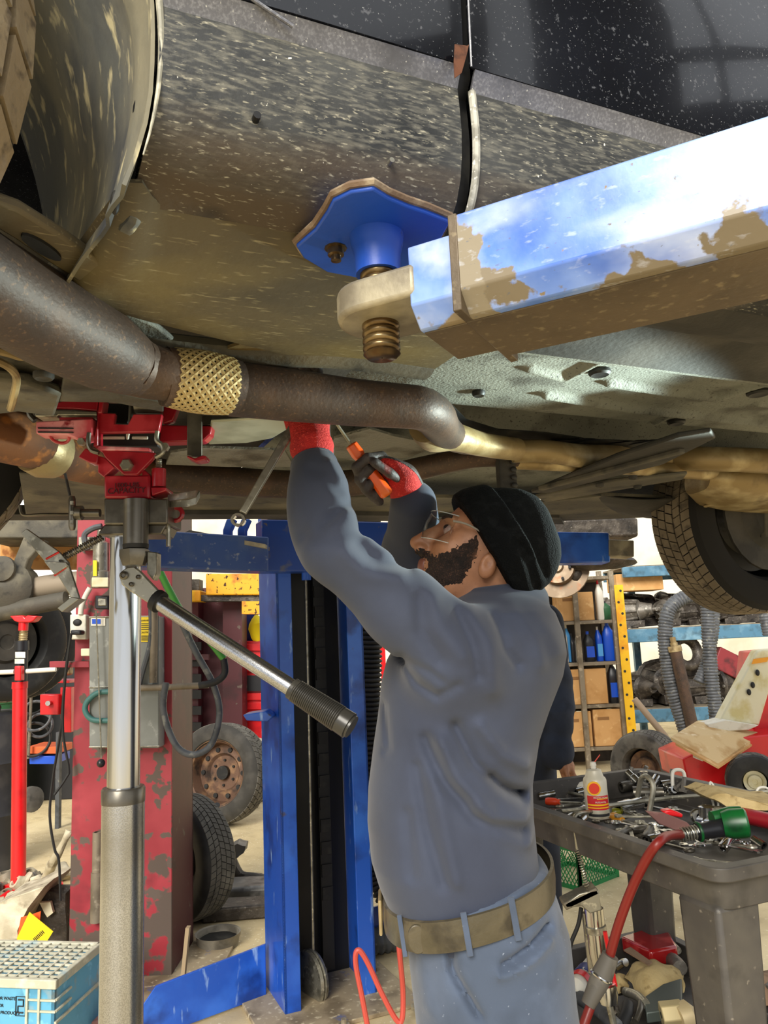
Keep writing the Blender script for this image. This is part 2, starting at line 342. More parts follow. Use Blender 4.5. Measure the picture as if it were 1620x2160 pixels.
for u0, u1 in ((None, GAP-.006), (GAP+.012, 1.9)):
    for nm, pr, mt in (('sill_strip', sprof, strip_m), ('side_cladding', cprof, clad_m)):
        rows = []
        for i in range(25):
            t = i/24; rows.append([Vector(((arch(max(w, 1.80))*(1-t)+u1*t) if u0 is None else u0+(u1-u0)*t, v, w)) for v, w in pr])
        cbuild(MB().grid(rows), nm, mt, solid=.004)
# door seal beside the cladding gap, dark shut line, bolt plug
gp = [(GAP+.004, v+.002, w) for v, w in cprof]
cbuild(MB().tube(spl([(GAP+.013, v-.002, w) for v, w in cprof], 4), .0048, 8), 'rubber_seal', clad_edge, flat=None) if False else cbuild(MB().tube(spl([(GAP+.013, v-.002, w) for v, w in cprof], 4), .0048, 8), 'rubber_seal', clad_edge)
cbuild(side(GAP-.008, GAP+.014, [(v+.014, w) for v, w in dprof[::-1]+cprof], 2), 'shut_line', torn_m)
cbuild(MB().tube([Vector((GAP+.006, v-.002, w)) for v, w in dprof], .0013, 6), 'door_edge', strip_m)
p = cv(541, 247, -.003); cbuild(MB().cyl(p+Vector((0, -.004, 0)), p+Vector((0, .006, 0)), .0042, .0042, 10), 'plug', torn_m)
p = cv(825, 340, 0); cbuild(MB().cyl(p+Vector((0, -.003, 0)), p+Vector((0, .006, 0)), .003, .003, 10), 'rivet', galv_m)
pa, pb = cv(520, -10, -.018), cv(618, 56, -.015)
cbuild(MB().tube([pa+(pa-pb)*.8, pa, pb], .0022, 8), 'body_crease', strip_m)
# wheel arch lip and liner
lip = [Vector((arch(w)+.002, -.002, w)) for w in np.linspace(1.86, 2.42, 24)]
cbuild(MB().tube(lip, [.0008, .003, .0045, .005, .005, .005], 8), 'arch_lip', M('dusty_arch_lip', '#8f8c7c', .6, 0, [('#cfc9b0', 60, .46, .66), ('#55544c', 25, .55, .7)]))
rows = []
for k in range(28):
    a = math.radians(-19+k*4); R = 0.481
    rows.append([Vector((-.715+R*math.cos(a)-.23*max(0, v-.04)-.01*math.exp(-((v-.05)/.02)**2), v, 1.985+R*math.sin(a))) for v in np.linspace(0, .46, 24)])
cbuild(MB().grid(rows).jitter(.006, 9), 'wheel_arch_liner', liner_m, solid=.004)
for i, (x, y, s_) in enumerate(((292, 105, 1), (297, 185, 1.2), (286, 235, 2.0), (283, 340, 1.6), (246, 428, 1.7))):
    q = cv(x, y, .05); q.x = arch(q.z)-.012
    cbuild(MB().ball(q, .004*s_, (.7, 1.0, 1.9)), 'liner_clip', torn_m)
q0, q1 = cw(300, 405, 1.875), cw(262, 485, 1.845)
cbuild(MB().tube(spl([q0, (q0+q1)/2+Vector((0, 0, -.006)), q1], 5), [.006, .011, .007], 8).jitter(.004, 60), 'broken_liner_tab', liner_m)
# splash shield under the sill
rows = []
for i in range(50):
    u = -.325+i*(.27+.325)/49
    vin = np.interp(u, [-.325, -.25, -.2, 0, .1, .3], [.33, .335, .355, .425, .44, .445])
    vout = np.interp(u, [-.325, -.29, -.257, -.24, -.22, 1], [.31, .18, .05, .045, .082, .082])
    row = []
    for j in range(14):
        t = j/13; v = vout+(vin-vout)*t
        w = 1.862-.022*math.sin(min(1, t*1.15)*math.pi*.62)+(.012 if t > .93 else 0)-.008*math.exp(-((u+.15)/.2)**2)*math.sin(t*3.1)
        row.append(Vector((u, v, w)))
    rows.append(row)
cbuild(MB().grid(rows), 'splash_shield', shield_m, solid=.005)
def slot(x, y, w, du, dv, ang, name='drain_slot', mat=torn_m):
    c_ = cw(x, y, w); Mx = Matrix.Rotation(ang, 3, 'Z')
    cbuild(MB().ball(c_, 1, (1, 1, 1)) if False else MB().add([c_+Mx @ Vector((du*math.cos(t), dv*math.sin(t), h)) for h in (-.0015, .004) for t in np.linspace(0, 2*math.pi, 16, endpoint=False)], [tuple(range(16))[::-1], tuple(range(16, 32))]+[(k, (k+1) % 16, 16+(k+1) % 16, 16+k) for k in range(16)]), name, mat)
cbuild(MB().prism([cw(x, y, 1.838) for x, y in ((-30, 420), (40, 445), (130, 500), (215, 560), (275, 625), (262, 650), (200, 615), (110, 560), (30, 505), (-30, 470))], (0, 0, .014)), 'body_rail', shield_m, bev=.004)
slot(88, 522, 1.836, .030, .010, .9)
slot(545, 705, 1.838, .013, .006, .2)
slot(640, 716, 1.838, .010, .003, .5)
slot(762, 716, 1.838, .012, .006, .2)
# floor pan with pressed ribs, built as one pressed sheet
def seg_d(U, V, a, b):
    d = np.array([b[0]-a[0], b[1]-a[1]]); L2 = d@d; t = np.clip(((U-a[0])*d[0]+(V-a[1])*d[1])/L2, 0, 1); return np.hypot(U-a[0]-t*d[0], V-a[1]-t*d[1])
us = np.linspace(.22, 2.3, 420); vv = np.linspace(.34, 1.74, 250)
U, V = np.meshgrid(us, vv, indexing='ij')
Wd = np.full_like(U, 1.90)
Wd += .11*np.exp(-((V-.93)/.135)**4)                                   # exhaust tunnel
Wd += .035*np.clip((.34-U)/.16, 0, 1)                                   # toe board rises
Wd -= .03*np.exp(-((V-.34)/.05)**4)                           # inner sill rail
WB = 1.90
for ln, amp, wd in (([(1265, 668), (1480, 710), (1620, 735)], .02, .016), ([(1150, 828), (1330, 858), (1620, 890)], .016, .012), ([(1282, 804), (1400, 822), (1508, 836), (1620, 800)], .014, .012), ([(1115, 775), (1190, 797), (1262, 758)], .011, .012), ([(1380, 890), (1410, 875)], .010, .010), ([(1600, 850), (1620, 852)], .01, .01), ([(700, 760), (840, 780)], .012, .01)):
    q = [cw(x, y, WB) for x, y in ln]; d = np.min([seg_d(U, V, (q[i].x, q[i].y), (q[i+1].x, q[i+1].y)) for i in range(len(q)-1)], axis=0)
    Wd -= amp*np.exp(-(d/wd)**2)
rows = [[Vector((U[i, j], V[i, j], Wd[i, j])) for j in range(len(vv))] for i in range(len(us))]
cbuild(MB().grid(rows), 'floor_pan', pan_m, sharp=60)
for v0, v1, w0, w1 in ((.085, .20, 1.866, 1.872), (.205, .345, 1.885, 1.868)):
    cbuild(side(.27, 2.5, [(v0, w0+.03), (v0, w0), ((v0+v1)/2, w0-.008), (v1, w1), (v1, w1+.03)], 6), 'sill_rail', dark_m, solid=.003)
# front part above the exhaust: dark bulkhead, rails
rows = [[Vector((u, v, 1.93+.05*math.sin(v*6)*.3+.06*max(0, -u))) for v in np.linspace(.38, 1.78, 20)] for u in np.linspace(-1.3, .22, 20)]
cbuild(MB().grid(rows), 'bulkhead', dark_m, solid=.005)
q = [cw(480, 745, 1.85), cw(700, 748, 1.85), cw(900, 775, 1.85)]
cbuild(MB().tube(spl([q[0]+Vector((-.15, 0, 0))]+q, 6), .03, 10, flat=.7), 'frame_rail', under_m)
def plug(x, y, w, r, mat=torn_m, name='floor_plug'):
    c_ = cw(x, y, w); cbuild(MB().lathe(c_+Vector((0, 0, .006)), (0, 0, -1), [(0, r), (.006, r), (.010, r*.8), (.008, r*.5), (.009, 0)], 14), name, mat)
for x, y, r in ((1265, 788, .022), (1600, 830, .026), (1427, 892, .022), (1010, 832, .014), (1550, 760, .012)): plug(x, y, 1.893, r)
# torn black liner along the tunnel edge
top = [(925, 832), (950, 850), (985, 885), (1050, 905), (1150, 912), (1240, 925), (1330, 930), (1420, 925), (1500, 905)]
low = [(915, 850), (935, 890), (975, 915), (1060, 935), (1110, 945), (1160, 935), (1220, 945), (1330, 945), (1420, 950)]
rows = []
for i in range(49):
    t = i/48*8; j = min(7, int(t)); f_ = t-j
    a_ = Vector((*top[j], 0)).lerp(Vector((*top[j+1], 0)), f_); b_ = Vector((*low[j], 0)).lerp(Vector((*low[j+1], 0)), f_)
    b_.y += random.uniform(-5, 9) if 8 < i < 40 else 0
    rows.append([cw(a_.x, a_.y, 1.885), cw((a_.x+b_.x)/2, (a_.y+b_.y)/2, 1.878), cw(b_.x, b_.y, 1.875)])
cbuild(MB().grid(rows), 'torn_tunnel_liner', torn_m, solid=.003)
# exhaust
def cpath(pts): return [cw(x, y, w) for x, y, w in pts]
def px_tube(pts, rpx, k=6, n=20):
    P = cpath(pts); P2 = spl(P, k); rr = [mpx(r, CARM @ p_) for r, p_ in zip(rpx, P)] if not isinstance(rpx, (int, float)) else [mpx(rpx, CARM @ P[0])]*len(P)
    return MB().tube(P2, lerp_list(rr, len(P2)), n)
ex = px_tube([(-120, 535, 1.80), (0, 615, 1.80), (120, 685, 1.80), (215, 735, 1.80), (290, 775, 1.795), (345, 790, 1.79), (385, 800, 1.79)], [105, 104, 100, 88, 62, 55, 56]); exo = cbuild(ex, 'front_exhaust_pipe', rust_m)
cbuild(px_tube([(275, 765, 1.796), (290, 774, 1.795), (305, 781, 1.794)], [62, 63, 57], 3).jitter(.003, 60), 'weld_bead', rust_m)
A_, B_ = cw(360, 796, 1.79), cw(484, 815, 1.79)
cbuild(px_tube([(362, 796, 1.79), (424, 805, 1.79), (482, 815, 1.79)], [58, 61, 54]), 'flex_core', braid_in)
mbx = MB(); ax = (B_-A_); axn = ax.normalized(); uu = axn.cross(Vector((0, 0, 1))).normalized(); ww = axn.cross(uu)
Rb = mpx(65, CARM @ A_)
for dirn in (1, -1):
    for s_ in range(22):
        pts = []
        for k in range(13):
            t = k/12; ang = 2*math.pi*(s_/22)+dirn*t*2.0; R_ = Rb*(.955+.08*math.sin(math.pi*t))+.0016*math.sin(k*math.pi*1.0+s_*math.pi+(0 if dirn > 0 else math.pi))
            er = uu*math.cos(ang)+ww*math.sin(ang); pts.append((A_+ax*t+er*R_, er))
        vs_ = []
        for k, (p_, er) in enumerate(pts):
            tg = (pts[min(12, k+1)][0]-pts[max(0, k-1)][0]).normalized(); sw = tg.cross(er)*Rb*.072
            vs_ += [p_-sw, p_+er*.0012, p_+sw]
        fs_ = []
        for k in range(12):
            o_ = k*3; fs_ += [(o_, o_+1, o_+4, o_+3), (o_+1, o_+2, o_+5, o_+4)]
        mbx.add(vs_, fs_)
cbuild(mbx, 'flex_braid', braid_m, kind='stuff')
for x0, y0, x1, y1, r in ((347, 794, 368, 797, 63), (474, 814, 494, 818, 60)):
    cbuild(px_tube([(x0, y0, 1.79), ((x0+x1)/2, (y0+y1)/2, 1.79), (x1, y1, 1.79)], [r, r, r], 2), 'flex_collar', rust_m)
cbuild(px_tube([(486, 820, 1.79), (600, 832, 1.79), (740, 848, 1.79), (840, 856, 1.79), (890, 862, 1.792), (918, 880, 1.80), (935, 905, 1.815), (965, 925, 1.83), (1010, 935, 1.835), (1070, 946, 1.835)], [58, 56, 50, 47, 46, 44, 38, 30, 27, 25]), 'middle_exhaust_pipe', rust_m)
cbuild(px_tube([(895, 900, 1.81), (915, 918, 1.815), (960, 922, 1.82), (1020, 938, 1.825), (1090, 948, 1.83)], [34, 36, 30, 25, 24]), 'bent_exhaust_pipe', ochre_m)
cbuild(px_tube([(1082, 952, 1.84), (1150, 952, 1.84), (1230, 962, 1.845), (1310, 960, 1.86), (1400, 965, 1.88), (1480, 968, 1.86), (1560, 970, 1.85), (1660, 975, 1.85)], [24, 24, 25, 25, 26, 26, 26, 27]), 'rear_exhaust_pipe', ochre_m)
cbuild(px_tube([(1082, 975, 1.83), (1200, 980, 1.83), (1300, 985, 1.835), (1400, 990, 1.84), (1500, 998, 1.84), (1560, 1008, 1.84)], [15, 15, 15, 16, 17, 18]), 'rear_exhaust_pipe', ochre_m)
cbuild(px_tube([(330, 1000, 1.84), (420, 1010, 1.84), (560, 1020, 1.84), (700, 1022, 1.84), (800, 1010, 1.84), (900, 985, 1.84), (1000, 965, 1.84), (1090, 965, 1.84)], [34, 32, 30, 29, 27, 24, 22, 20]), 'second_exhaust_pipe', rust_m)
cbuild(px_tube([(-60, 905, 1.84), (40, 925, 1.84), (110, 955, 1.83), (200, 985, 1.83), (330, 1003, 1.84)], [60, 58, 46, 38, 34]), 'down_pipe', rustorange)
cbuild(px_tube([(70, 940, 1.836), (95, 950, 1.832), (120, 958, 1.83)], [56, 60, 52], 3), 'down_pipe_flange', ochre_m)
# muffler
q = [cw(1470, 1015, 1.83), cw(1560, 1030, 1.82), cw(1700, 1040, 1.82)]
ms = MB(); rings = []
for i, s_ in enumerate((.5, .9, 1.0, 1.0, 1.0, 1.0)):
    c_ = q[0].lerp(q[2], i/5); rings.append([c_+Vector((.03*math.cos(t), .16*s_*math.copysign(abs(math.cos(t))**.7, math.cos(t)), .07*s_*math.copysign(abs(math.sin(t))**.8, math.sin(t)))) for t in np.linspace(0, 2*math.pi, 24, endpoint=False)])
cbuild(ms.loft(rings), 'muffler', ochre_m)
for i in range(7):
    c_ = q[0].lerp(q[2], .25+i*.1)+Vector((0, -.02, -.058)); cbuild(MB().bar(c_+Vector((.02, -.07, .01)), c_+Vector((-.03, .09, -.002)), .014, .008), 'muffler_rib', ochre_m, bev=.003)
# braces and underbody panels further in
def cplate(px, w, th, name, mat, bev=0): return cbuild(MB().prism([cw(x, y, w) for x, y in px], (0, 0, th)), name, mat, bev=bev)
cplate([(1120, 1040), (1160, 1040), (1400, 980), (1510, 925), (1500, 912), (1430, 922), (1300, 965), (1180, 1015)], 1.80, .012, 'tunnel_brace', dark_m, .004)
cbuild(MB().bar(cw(1140, 1030, 1.795), cw(1440, 950, 1.795), .02, .014), 'brace_rib', under_m, bev=.004)
cplate([(1130, 1048), (1280, 1018), (1450, 1000), (1440, 1012), (1300, 1035), (1150, 1060)], 1.81, .01, 'tunnel_plate', under_m, .003)
for x, y in ((1265, 1025), (1345, 1028), (1335, 1008)): plug(x, y, 1.805, .012, dark_m, 'brace_bolt')
rows = [[cw(x, y, 1.84)+Vector((0, 0, -.05*math.sin(math.pi*i/9)*math.sin(math.pi*(.15+.85*j/7)))) for j, (x, y) in enumerate(zip(np.linspace(1240+i*28, 1300+i*26, 8), np.linspace(1040, 1090, 8)))] for i in range(10)]
cbuild(MB().grid(rows), 'fuel_tank_cover', dark_m, solid=.004)
cplate([(1140, 1060), (1280, 1045), (1620, 1062), (1660, 1095), (1400, 1090), (1160, 1100)], 1.83, .01, 'rear_underbody', under_m)
cplate([(40, 1000), (235, 1010), (240, 1085), (55, 1092)], 1.80, .008, 'front_undertray', under_m, .004)
cplate([(330, 1040), (620, 1048), (1000, 1050), (1160, 1070), (1150, 1088), (800, 1088), (330, 1088)], 1.835, .01, 'far_underbody', under_m)
cplate([(-40, 1085), (560, 1085), (1180, 1092), (1190, 1106), (560, 1095), (-40, 1098)], 1.82, .03, 'far_sill', dark_m)
cplate([(445, 890), (575, 882), (650, 880), (575, 925), (520, 935), (440, 938)], 1.825, .006, 'pale_heat_shield', M('pale_shield', '#b9bca8', .5, .2, [('#9a9c88', 9, .5, .66)]), .003)
cplate([(360, 955), (430, 945), (600, 950), (620, 985), (480, 985), (350, 980)], 1.85, .006, 'embossed_heat_shield', shieldfoil)
cplate([(705, 925), (780, 905), (830, 920), (930, 940), (860, 965), (760, 975), (690, 960)], 1.86, .006, 'embossed_heat_shield', shieldfoil)
cplate([(510, 725), (560, 728), (565, 745), (548, 762), (520, 755), (480, 735)], 1.845, .005, 'bent_bracket', ochre_m)
cplate([(255, 660), (330, 690), (385, 735), (370, 745), (310, 740), (265, 700)], 1.85, .01, 'grey_bracket', pan_m, .003)
q = cw(343, 738, 1.84); cbuild(MB().torus(q, (0, 0.3, 1), .010, .004), 'bracket_eye', galv_m)
# subframe on the left
cplate([(-40, 700), (60, 730), (170, 790), (260, 830), (240, 850), (110, 845), (-40, 840)], 1.86, .02, 'subframe', under_m, .006)
cplate([(-40, 800), (60, 810), (130, 835), (115, 880), (40, 870), (-40, 880)], 1.83, .02, 'subframe', under_m, .006)
cplate([(135, 790), (250, 830), (345, 850), (345, 870), (240, 850), (125, 848)], 1.835, .012, 'subframe_plate', under_m, .003)
cbuild(px_tube([(-20, 735, 1.80), (20, 745, 1.80), (45, 752, 1.80), (75, 748, 1.80), (90, 740, 1.81)], 10, 4, 8), 'stabilizer_rod', ochre_m)
cbuild(px_tube([(-20, 755, 1.80), (20, 775, 1.80), (35, 800, 1.80), (28, 840, 1.785), (22, 862, 1.78)], 9, 4, 8), 'stabilizer_rod', ochre_m)
plug(163, 797, 1.83, .011, galv_m, 'subframe_bolt'); plug(92, 795, 1.82, .016, dark_m, 'subframe_bolt')
for x0, y0, x1, y1 in ((1065, 960, 1080, 1040),):
    a_ = onz(x0, y0, 1.84); cbuild(MB().bar(CARI @ a_, CARI @ (a_+Vector((0, 0, -.10))), .05, .02), 'hanger_bracket', dark_m, bev=.003)
    for k in range(4): cbuild(MB().ball(CARI @ (a_+Vector((.018, -.01, -.02-.02*k))), .009, (1, .5, .8)), 'hanger_rubber', blackrub)
# wheels
def wheel(parent, c, axis, R, width, rimR, tread_m, side_m, rim_mat, nb=44, world=False, rows_=4, holes=True):
    c = Vector(c); ax = Vector(axis).normalized(); h = width/2
    prof = [(-h*.72, rimR*.98), (-h*.9, rimR*1.05), (-h, R*.82), (-h*.92, R*.93), (-h*.75, R*.975), (h*.75, R*.975), (h*.92, R*.93), (h, R*.82), (h*.9, rimR*1.05), (h*.72, rimR*.98), (-h*.72, rimR*.98)]
    B = lambda m_, nm, mt, pp, **k: build(m_, nm, mt, pp, world=world, **k)
    t = B(MB().lathe(c, ax, prof, 48), 'tire', side_m, parent)
    u = ax.cross(Vector((0, 0, 1))).normalized(); w = ax.cross(u); blk = MB(); wb = width*.78/rows_
    for r_ in range(rows_):
        for k in range(nb):
            a = 2*math.pi*(k+.5*(r_ % 2))/nb; da = 2*math.pi/nb*.44; s0 = -width*.39+r_*wb+wb*.08; s1 = s0+wb*.84; vs_ = []
            sk = 0.35*da*(1 if r_ < rows_/2 else -1)
            for rr in (R*.965, R):
                for ss, sg in ((s0, -1), (s1, 1)):
                    edge = .985 if abs(ss) > width*.33 else 1.0
                    for aa in (a-da, a+da):
                        e_ = aa+sk*sg; vs_.append(c+ax*ss+(u*math.cos(e_)+w*math.sin(e_))*rr*edge)
            blk.add(vs_, [(0, 1, 3, 2), (4, 6, 7, 5), (0, 4, 5, 1), (2, 3, 7, 6), (0, 2, 6, 4), (1, 5, 7, 3)])
    B(blk, 'tread_blocks', tread_m, t, kind='stuff')
    pr = [(-h*.8, rimR*1.0), (-h*.86, rimR*1.06), (-h*.78, rimR*1.04), (-h*.6, rimR*.93), (-h*.1, rimR*.88), (h*.25, rimR*.86), (h*.15, rimR*.6), (h*.35, rimR*.52), (h*.35, rimR*.22), (h*.3, rimR*.2), (h*.3, 0)]
    rm = B(MB().lathe(c, ax, pr, 40), 'rim', rim_mat, parent)
    if holes:
        for k in range(10):
            a = 2*math.pi*k/10; q_ = c+ax*h*.17+(u*math.cos(a)+w*math.sin(a))*rimR*.72
            B(MB().cyl(q_-ax*.012, q_+ax*.02, rimR*.075, rimR*.075, 10), 'rim_hole', torn_m, rm)
        for k in range(6):
            a = 2*math.pi*(k+.5)/6; q_ = c+ax*h*.33+(u*math.cos(a)+w*math.sin(a))*rimR*.38
            B(MB().cyl(q_-ax*.012, q_+ax*.006, rimR*.04, rimR*.04, 8), 'stud_hole', torn_m, rm)
        B(MB().cyl(c+ax*h*.2-ax*.02, c+ax*h*.36, rimR*.21, rimR*.21, 16), 'hub_bore', torn_m, rm)
    return t
fw = tag(bpy.data.objects.new('front_wheel', None)); link(fw, car)
wheel(fw, (-.716, .16, 1.995), (-.5, -.866, 0), .385, .25, .23, tire_mud, tire_gap, alu_m, nb=34, rows_=4)
fw = bpy.data.objects.new('front_wheel', None); link(fw, car)
wheel(fw, (-.715, 1.72, 1.985), (0, 1, 0), .36, .22, .22, tire_m, tire_gap, alu_m, nb=36, rows_=4, holes=False)
fw = bpy.data.objects.new('rear_wheel', None); link(fw, car)
q = CARI @ at(1560, 1098, 2.75)
wheel(fw, q, (.0, -1, 0), .335, .225, .215, tire_m, tire_gap, alu_m, nb=64, rows_=5, holes=False)
RW = q
cbuild(MB().lathe(q+Vector((0, -.10, 0)), (0, -1, 0), [(0, .19), (.01, .19), (.015, .12), (.05, .09), (.06, .04), (.06, 0)], 24), 'brake_shield', dark_m)
cbuild(MB().tube(spl([q+Vector((.02, -.12, .02)), q+Vector((.05, -.35, .08)), q+Vector((.0, -.7, .1))], 5), .03, 10), 'rear_axle_arm', dark_m)
cbuild(MB().tube(spl([q+Vector((-.05, -.14, -.08)), q+Vector((-.04, -.16, .1)), q+Vector((.0, -.2, .22))], 5), .018, 8), 'strut_link', under_m)
fw = bpy.data.objects.new('rear_wheel', None); link(fw, car)
wheel(fw, (2.02, .12, 1.80), (0, -1, 0), .335, .225, .215, tire_m, tire_gap, alu_m, nb=40, rows_=4, holes=False)
# closed upper shell of the car
sh = MB(); rings = []
for w, v0, v1, u0, u1 in ((2.04, .02, 1.83, -.22, 3.0), (2.3, .0, 1.85, -.28, 3.05), (2.55, .02, 1.83, -1.3, 3.05), (2.62, .04, 1.81, -1.4, 3.0), (2.75, .12, 1.73, -.2, 2.9), (3.15, .28, 1.57, .35, 2.5)):
    rings.append([Vector((u0, v0, w)), Vector((u1, v0, w)), Vector((u1, v1, w)), Vector((u0, v1, w))])
cbuild(sh.loft(rings), 'cabin_shell', car_black)
# dead leaf caught in the shut line
lf = MB(); pl = [cv(x, y, -.022) for x, y in ((955, 100), (985, 98), (992, 90), (980, 122), (973, 155), (962, 161), (953, 140))]
lf.prism([CARM @ (p_+Vector((0, .004*((i % 3)-1), 0))) for i, p_ in enumerate(pl)], (.0004, -.0012, 0)); build(lf, 'dead_leaf', M('dry_leaf', '#6a4028', .8, 0, [('#472a1a', 90, .45, .65)]), label='small dry brown leaf caught in the door gap of the black car', cat='leaf')
# high window in the wall behind the photographer, mirrored in the car door
wf = M('dark_window_frame', '#2b2a28', .6); we = Vector((.85, -.527, 0)); wt = Vector((.527, .85, 0))
wr_ = root('wall_right', we*4.2, 'dark upper wall with tall window behind the photographer', None, None, 'structure')
def wbox(t0, t1, z0, z1, nm, d=.06): build(MB().add([we*(4.2+dd)+wt*t_+Vector((0, 0, z)) for dd in (0, d) for t_ in (t0, t1) for z in (z0, z1)], [(0, 1, 3, 2), (4, 6, 7, 5), (0, 4, 5, 1), (2, 3, 7, 6), (0, 2, 6, 4), (1, 5, 7, 3)]), nm, wf, wr_)
wbox(.95, 1.95, 3.6, 7.5, 'wall_panel'); wbox(1.95, 4.0, 3.6, 4.72, 'wall_panel')
wbox(1.95, 4.0, 5.12, 5.22, 'window_bar'); wbox(2.22, 2.27, 4.72, 7.5, 'window_bar'); wbox(2.9, 2.95, 4.72, 7.5, 'window_bar'); wbox(.5, .62, 3.6, 7.5, 'window_bar'); wbox(-.6, .5, 3.6, 5.5, 'wall_panel')
# ------------------------------------------------------------------ near lift arm with pad
A0 = onz(945, 457, 1.80); A1 = onz(1620, 243, 1.80); adir = (A1-A0); adir.z = 0; adir.normalize(); aper = Vector((-adir.y, adir.x, 0))
ARMM = Matrix(((adir.x, aper.x, 0, A0.x), (adir.y, aper.y, 0, A0.y), (0, 0, 1, 1.7515), (0, 0, 0, 1)))
arm = root('lift_arm', A0, 'scuffed blue swing arm of the lift in the foreground, its pad under the car sill', 'lift arm', mat=ARMM)
def abuild(mb, name, mat, parent=None, **k): return build(mb, name, mat, parent or arm, world=False, **k)
def ctube(x0, x1, y0, y1, z0, z1, ch, th=.008, slant=0):
    # hollow box tube along x with chamfered lower edges
    def ring(x, e, sl):
        a, b, c_, d_ = y0+e, y1-e, z0+e, z1-e
        return [Vector((x+sl*(p_[1]-z0), *p_)) for p_ in ((a, c_+ch), (a+ch, c_), (b-ch, c_), (b, c_+ch), (b, d_), (a, d_))]
    o_ = [ring(x0, 0, slant), ring(x1, 0, 0)]; i_ = [ring(x0, th, slant), ring(x1, th, 0)]
    m_ = MB(); n = 6; m_.add(o_[0]+o_[1]+i_[0]+i_[1], [f for k in range(n) for l in [(k+1) % n] for f in ((k, l, n+l, n+k), (2*n+k, 3*n+k, 3*n+l, 2*n+l), (k, 2*n+k, 2*n+l, l), (n+k, n+l, 3*n+l, 3*n+k))])
    return m_
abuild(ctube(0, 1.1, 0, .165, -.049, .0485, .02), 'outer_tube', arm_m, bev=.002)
abuild(MB().box((.55, .085, -.0475), (1.098, .112, .006)), 'tube_underside', armbot_m, bev=.001)
# brown lower flank, slightly proud
abuild(MB().box((.004, .0825, .0), (.009, .167, .099)), 'end_band', armbot_m, bev=.001)
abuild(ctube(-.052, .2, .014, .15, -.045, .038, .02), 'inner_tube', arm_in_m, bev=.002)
abuild(MB().box((.05, .085, -.0435), (.2, .09, .006)), 'inner_tube_underside', armbot_m, bev=.001)
SCX = ARMM.inverted() @ at(800, 620, .80); sx, sy = SCX.x, SCX.y
lugp = []
for t in np.linspace(math.pi/2, 3*math.pi/2, 17): lugp.append(Vector((sx+.046*math.cos(t), sy+.05*math.sin(t), -.014)))
lugp += [Vector((-.045, sy-.05, -.014)), Vector((-.045, sy+.05, -.014))]
abuild(MB().prism(lugp, (0, 0, .034)), 'pad_lug', lug_m, bev=.005)
scp = MB(); zz = -.052; prof = [(0, .001), (0, .0165), (.004, .0195)]
while zz < .075:
    prof += [(zz+.052+.004, .0205), (zz+.052+.0062, .0175), (zz+.052+.0085, .0205)]; zz += .0085
scp.lathe((sx, sy, -.052), (0, 0, 1), prof, 24); abuild(scp, 'pad_screw', screw_m, sharp=80)
abuild(MB().lathe((sx, sy, .045), (0, 0, 1), [(0, .018), (.0, .025), (.022, .026), (.034, .029), (.05, .031)], 24), 'pad_socket', padblue)
pp = [onz(x, y, 1.842) for x, y in ((625, 522), (665, 487), (690, 450), (703, 425), (740, 407), (788, 400), (820, 420), (860, 437), (900, 450), (950, 470))]
cx_ = onz(800, 505, 1.842); pp += [cx_+(cx_-p_)*.95 for p_ in pp[1:6]]+[onz(760, 588, 1.842), onz(690, 575, 1.842), onz(640, 545, 1.842)]
build(MB().prism(pp, (0, 0, .011)), 'pad_plate', padblue, arm, bev=.002)
cc = sum(pp, Vector())/len(pp); rim_path = [p_+(p_-cc).normalized()*.001+Vector((0, 0, .008)) for p_ in pp]
build(MB().tube(rim_path, .0042, 6, closed=True), 'pad_rim', rustedge, arm)
p_ = onz(708, 523, 1.842); build(MB().lathe(p_+Vector((0, 0, .002)), (0, 0, -1), [(0, .013), (.003, .013), (.003, .0095), (.011, .0095), (.012, .006), (.018, .006), (.019, 0)], 12), 'pad_bolt', screw_m, arm)
# ------------------------------------------------------------------ far lift post
F1 = onz(602, 2150, 0); POSTM = Matrix.Translation(F1) @ Matrix.Rotation(CANG, 4, 'Z')
post = root('lift_post', F1, 'tall blue lift column with open black channel, cable and carriage behind the worker', 'lift column', mat=POSTM)
def pbuild(mb, name, mat, parent=None, **k): return build(mb, name, mat, parent or post, world=False, **k)
PW_, PD = .375, .28
pbuild(MB().box((.006, PD/2, 1.3), (.012, PD, 2.6)), 'side_plate', blue_m, bev=.003)
pbuild(MB().box((PW_-.006, PD/2, 1.3), (.012, PD, 2.6)), 'side_plate', blue_m, bev=.003)
pbuild(MB().box((PW_/2, PD-.006, 1.3), (PW_-.03, .012, 2.6)), 'back_plate', black_in)
pbuild(MB().box((.032, .006, 1.3), (.064, .012, 2.6)), 'front_lip', blue_m, bev=.003)
pbuild(MB().box((PW_-.036, .006, 1.3), (.072, .012, 2.6)), 'front_lip', blue_m, bev=.003)
pbuild(MB().box((.10, PD-.05, 1.3), (.02, .07, 2.5)), 'inner_rail', black_in); pbuild(MB().box((.25, PD-.06, 1.3), (.05, .03, 2.5)), 'latch_ladder', black_in)
for k in range(16): pbuild(MB().box((.25, PD-.078, .35+k*.09), (.045, .012, .05)), 'latch_slot', torn_m)
cb0 = POSTM.inverted() @ at(645, 1205, 3.32); cb1 = POSTM.inverted() @ at(662, 2050, 3.32)
pbuild(MB().tube([cb0+Vector((0, 0, .1)), cb1], .006, 8), 'lift_cable', galv_m)
pbuild(MB().lathe(cb1+Vector((-.012, 0, -.02)), (1, .25, 0), [(-.018, 0), (-.018, .10), (-.006, .105), (0, .095), (.006, .105), (.018, .10), (.018, 0)], 28), 'cable_pulley', galv_m)
pbuild(MB().box(cb1+Vector((.035, 0, -.06)), (.012, .09, .16)), 'pulley_bracket', lug_m)
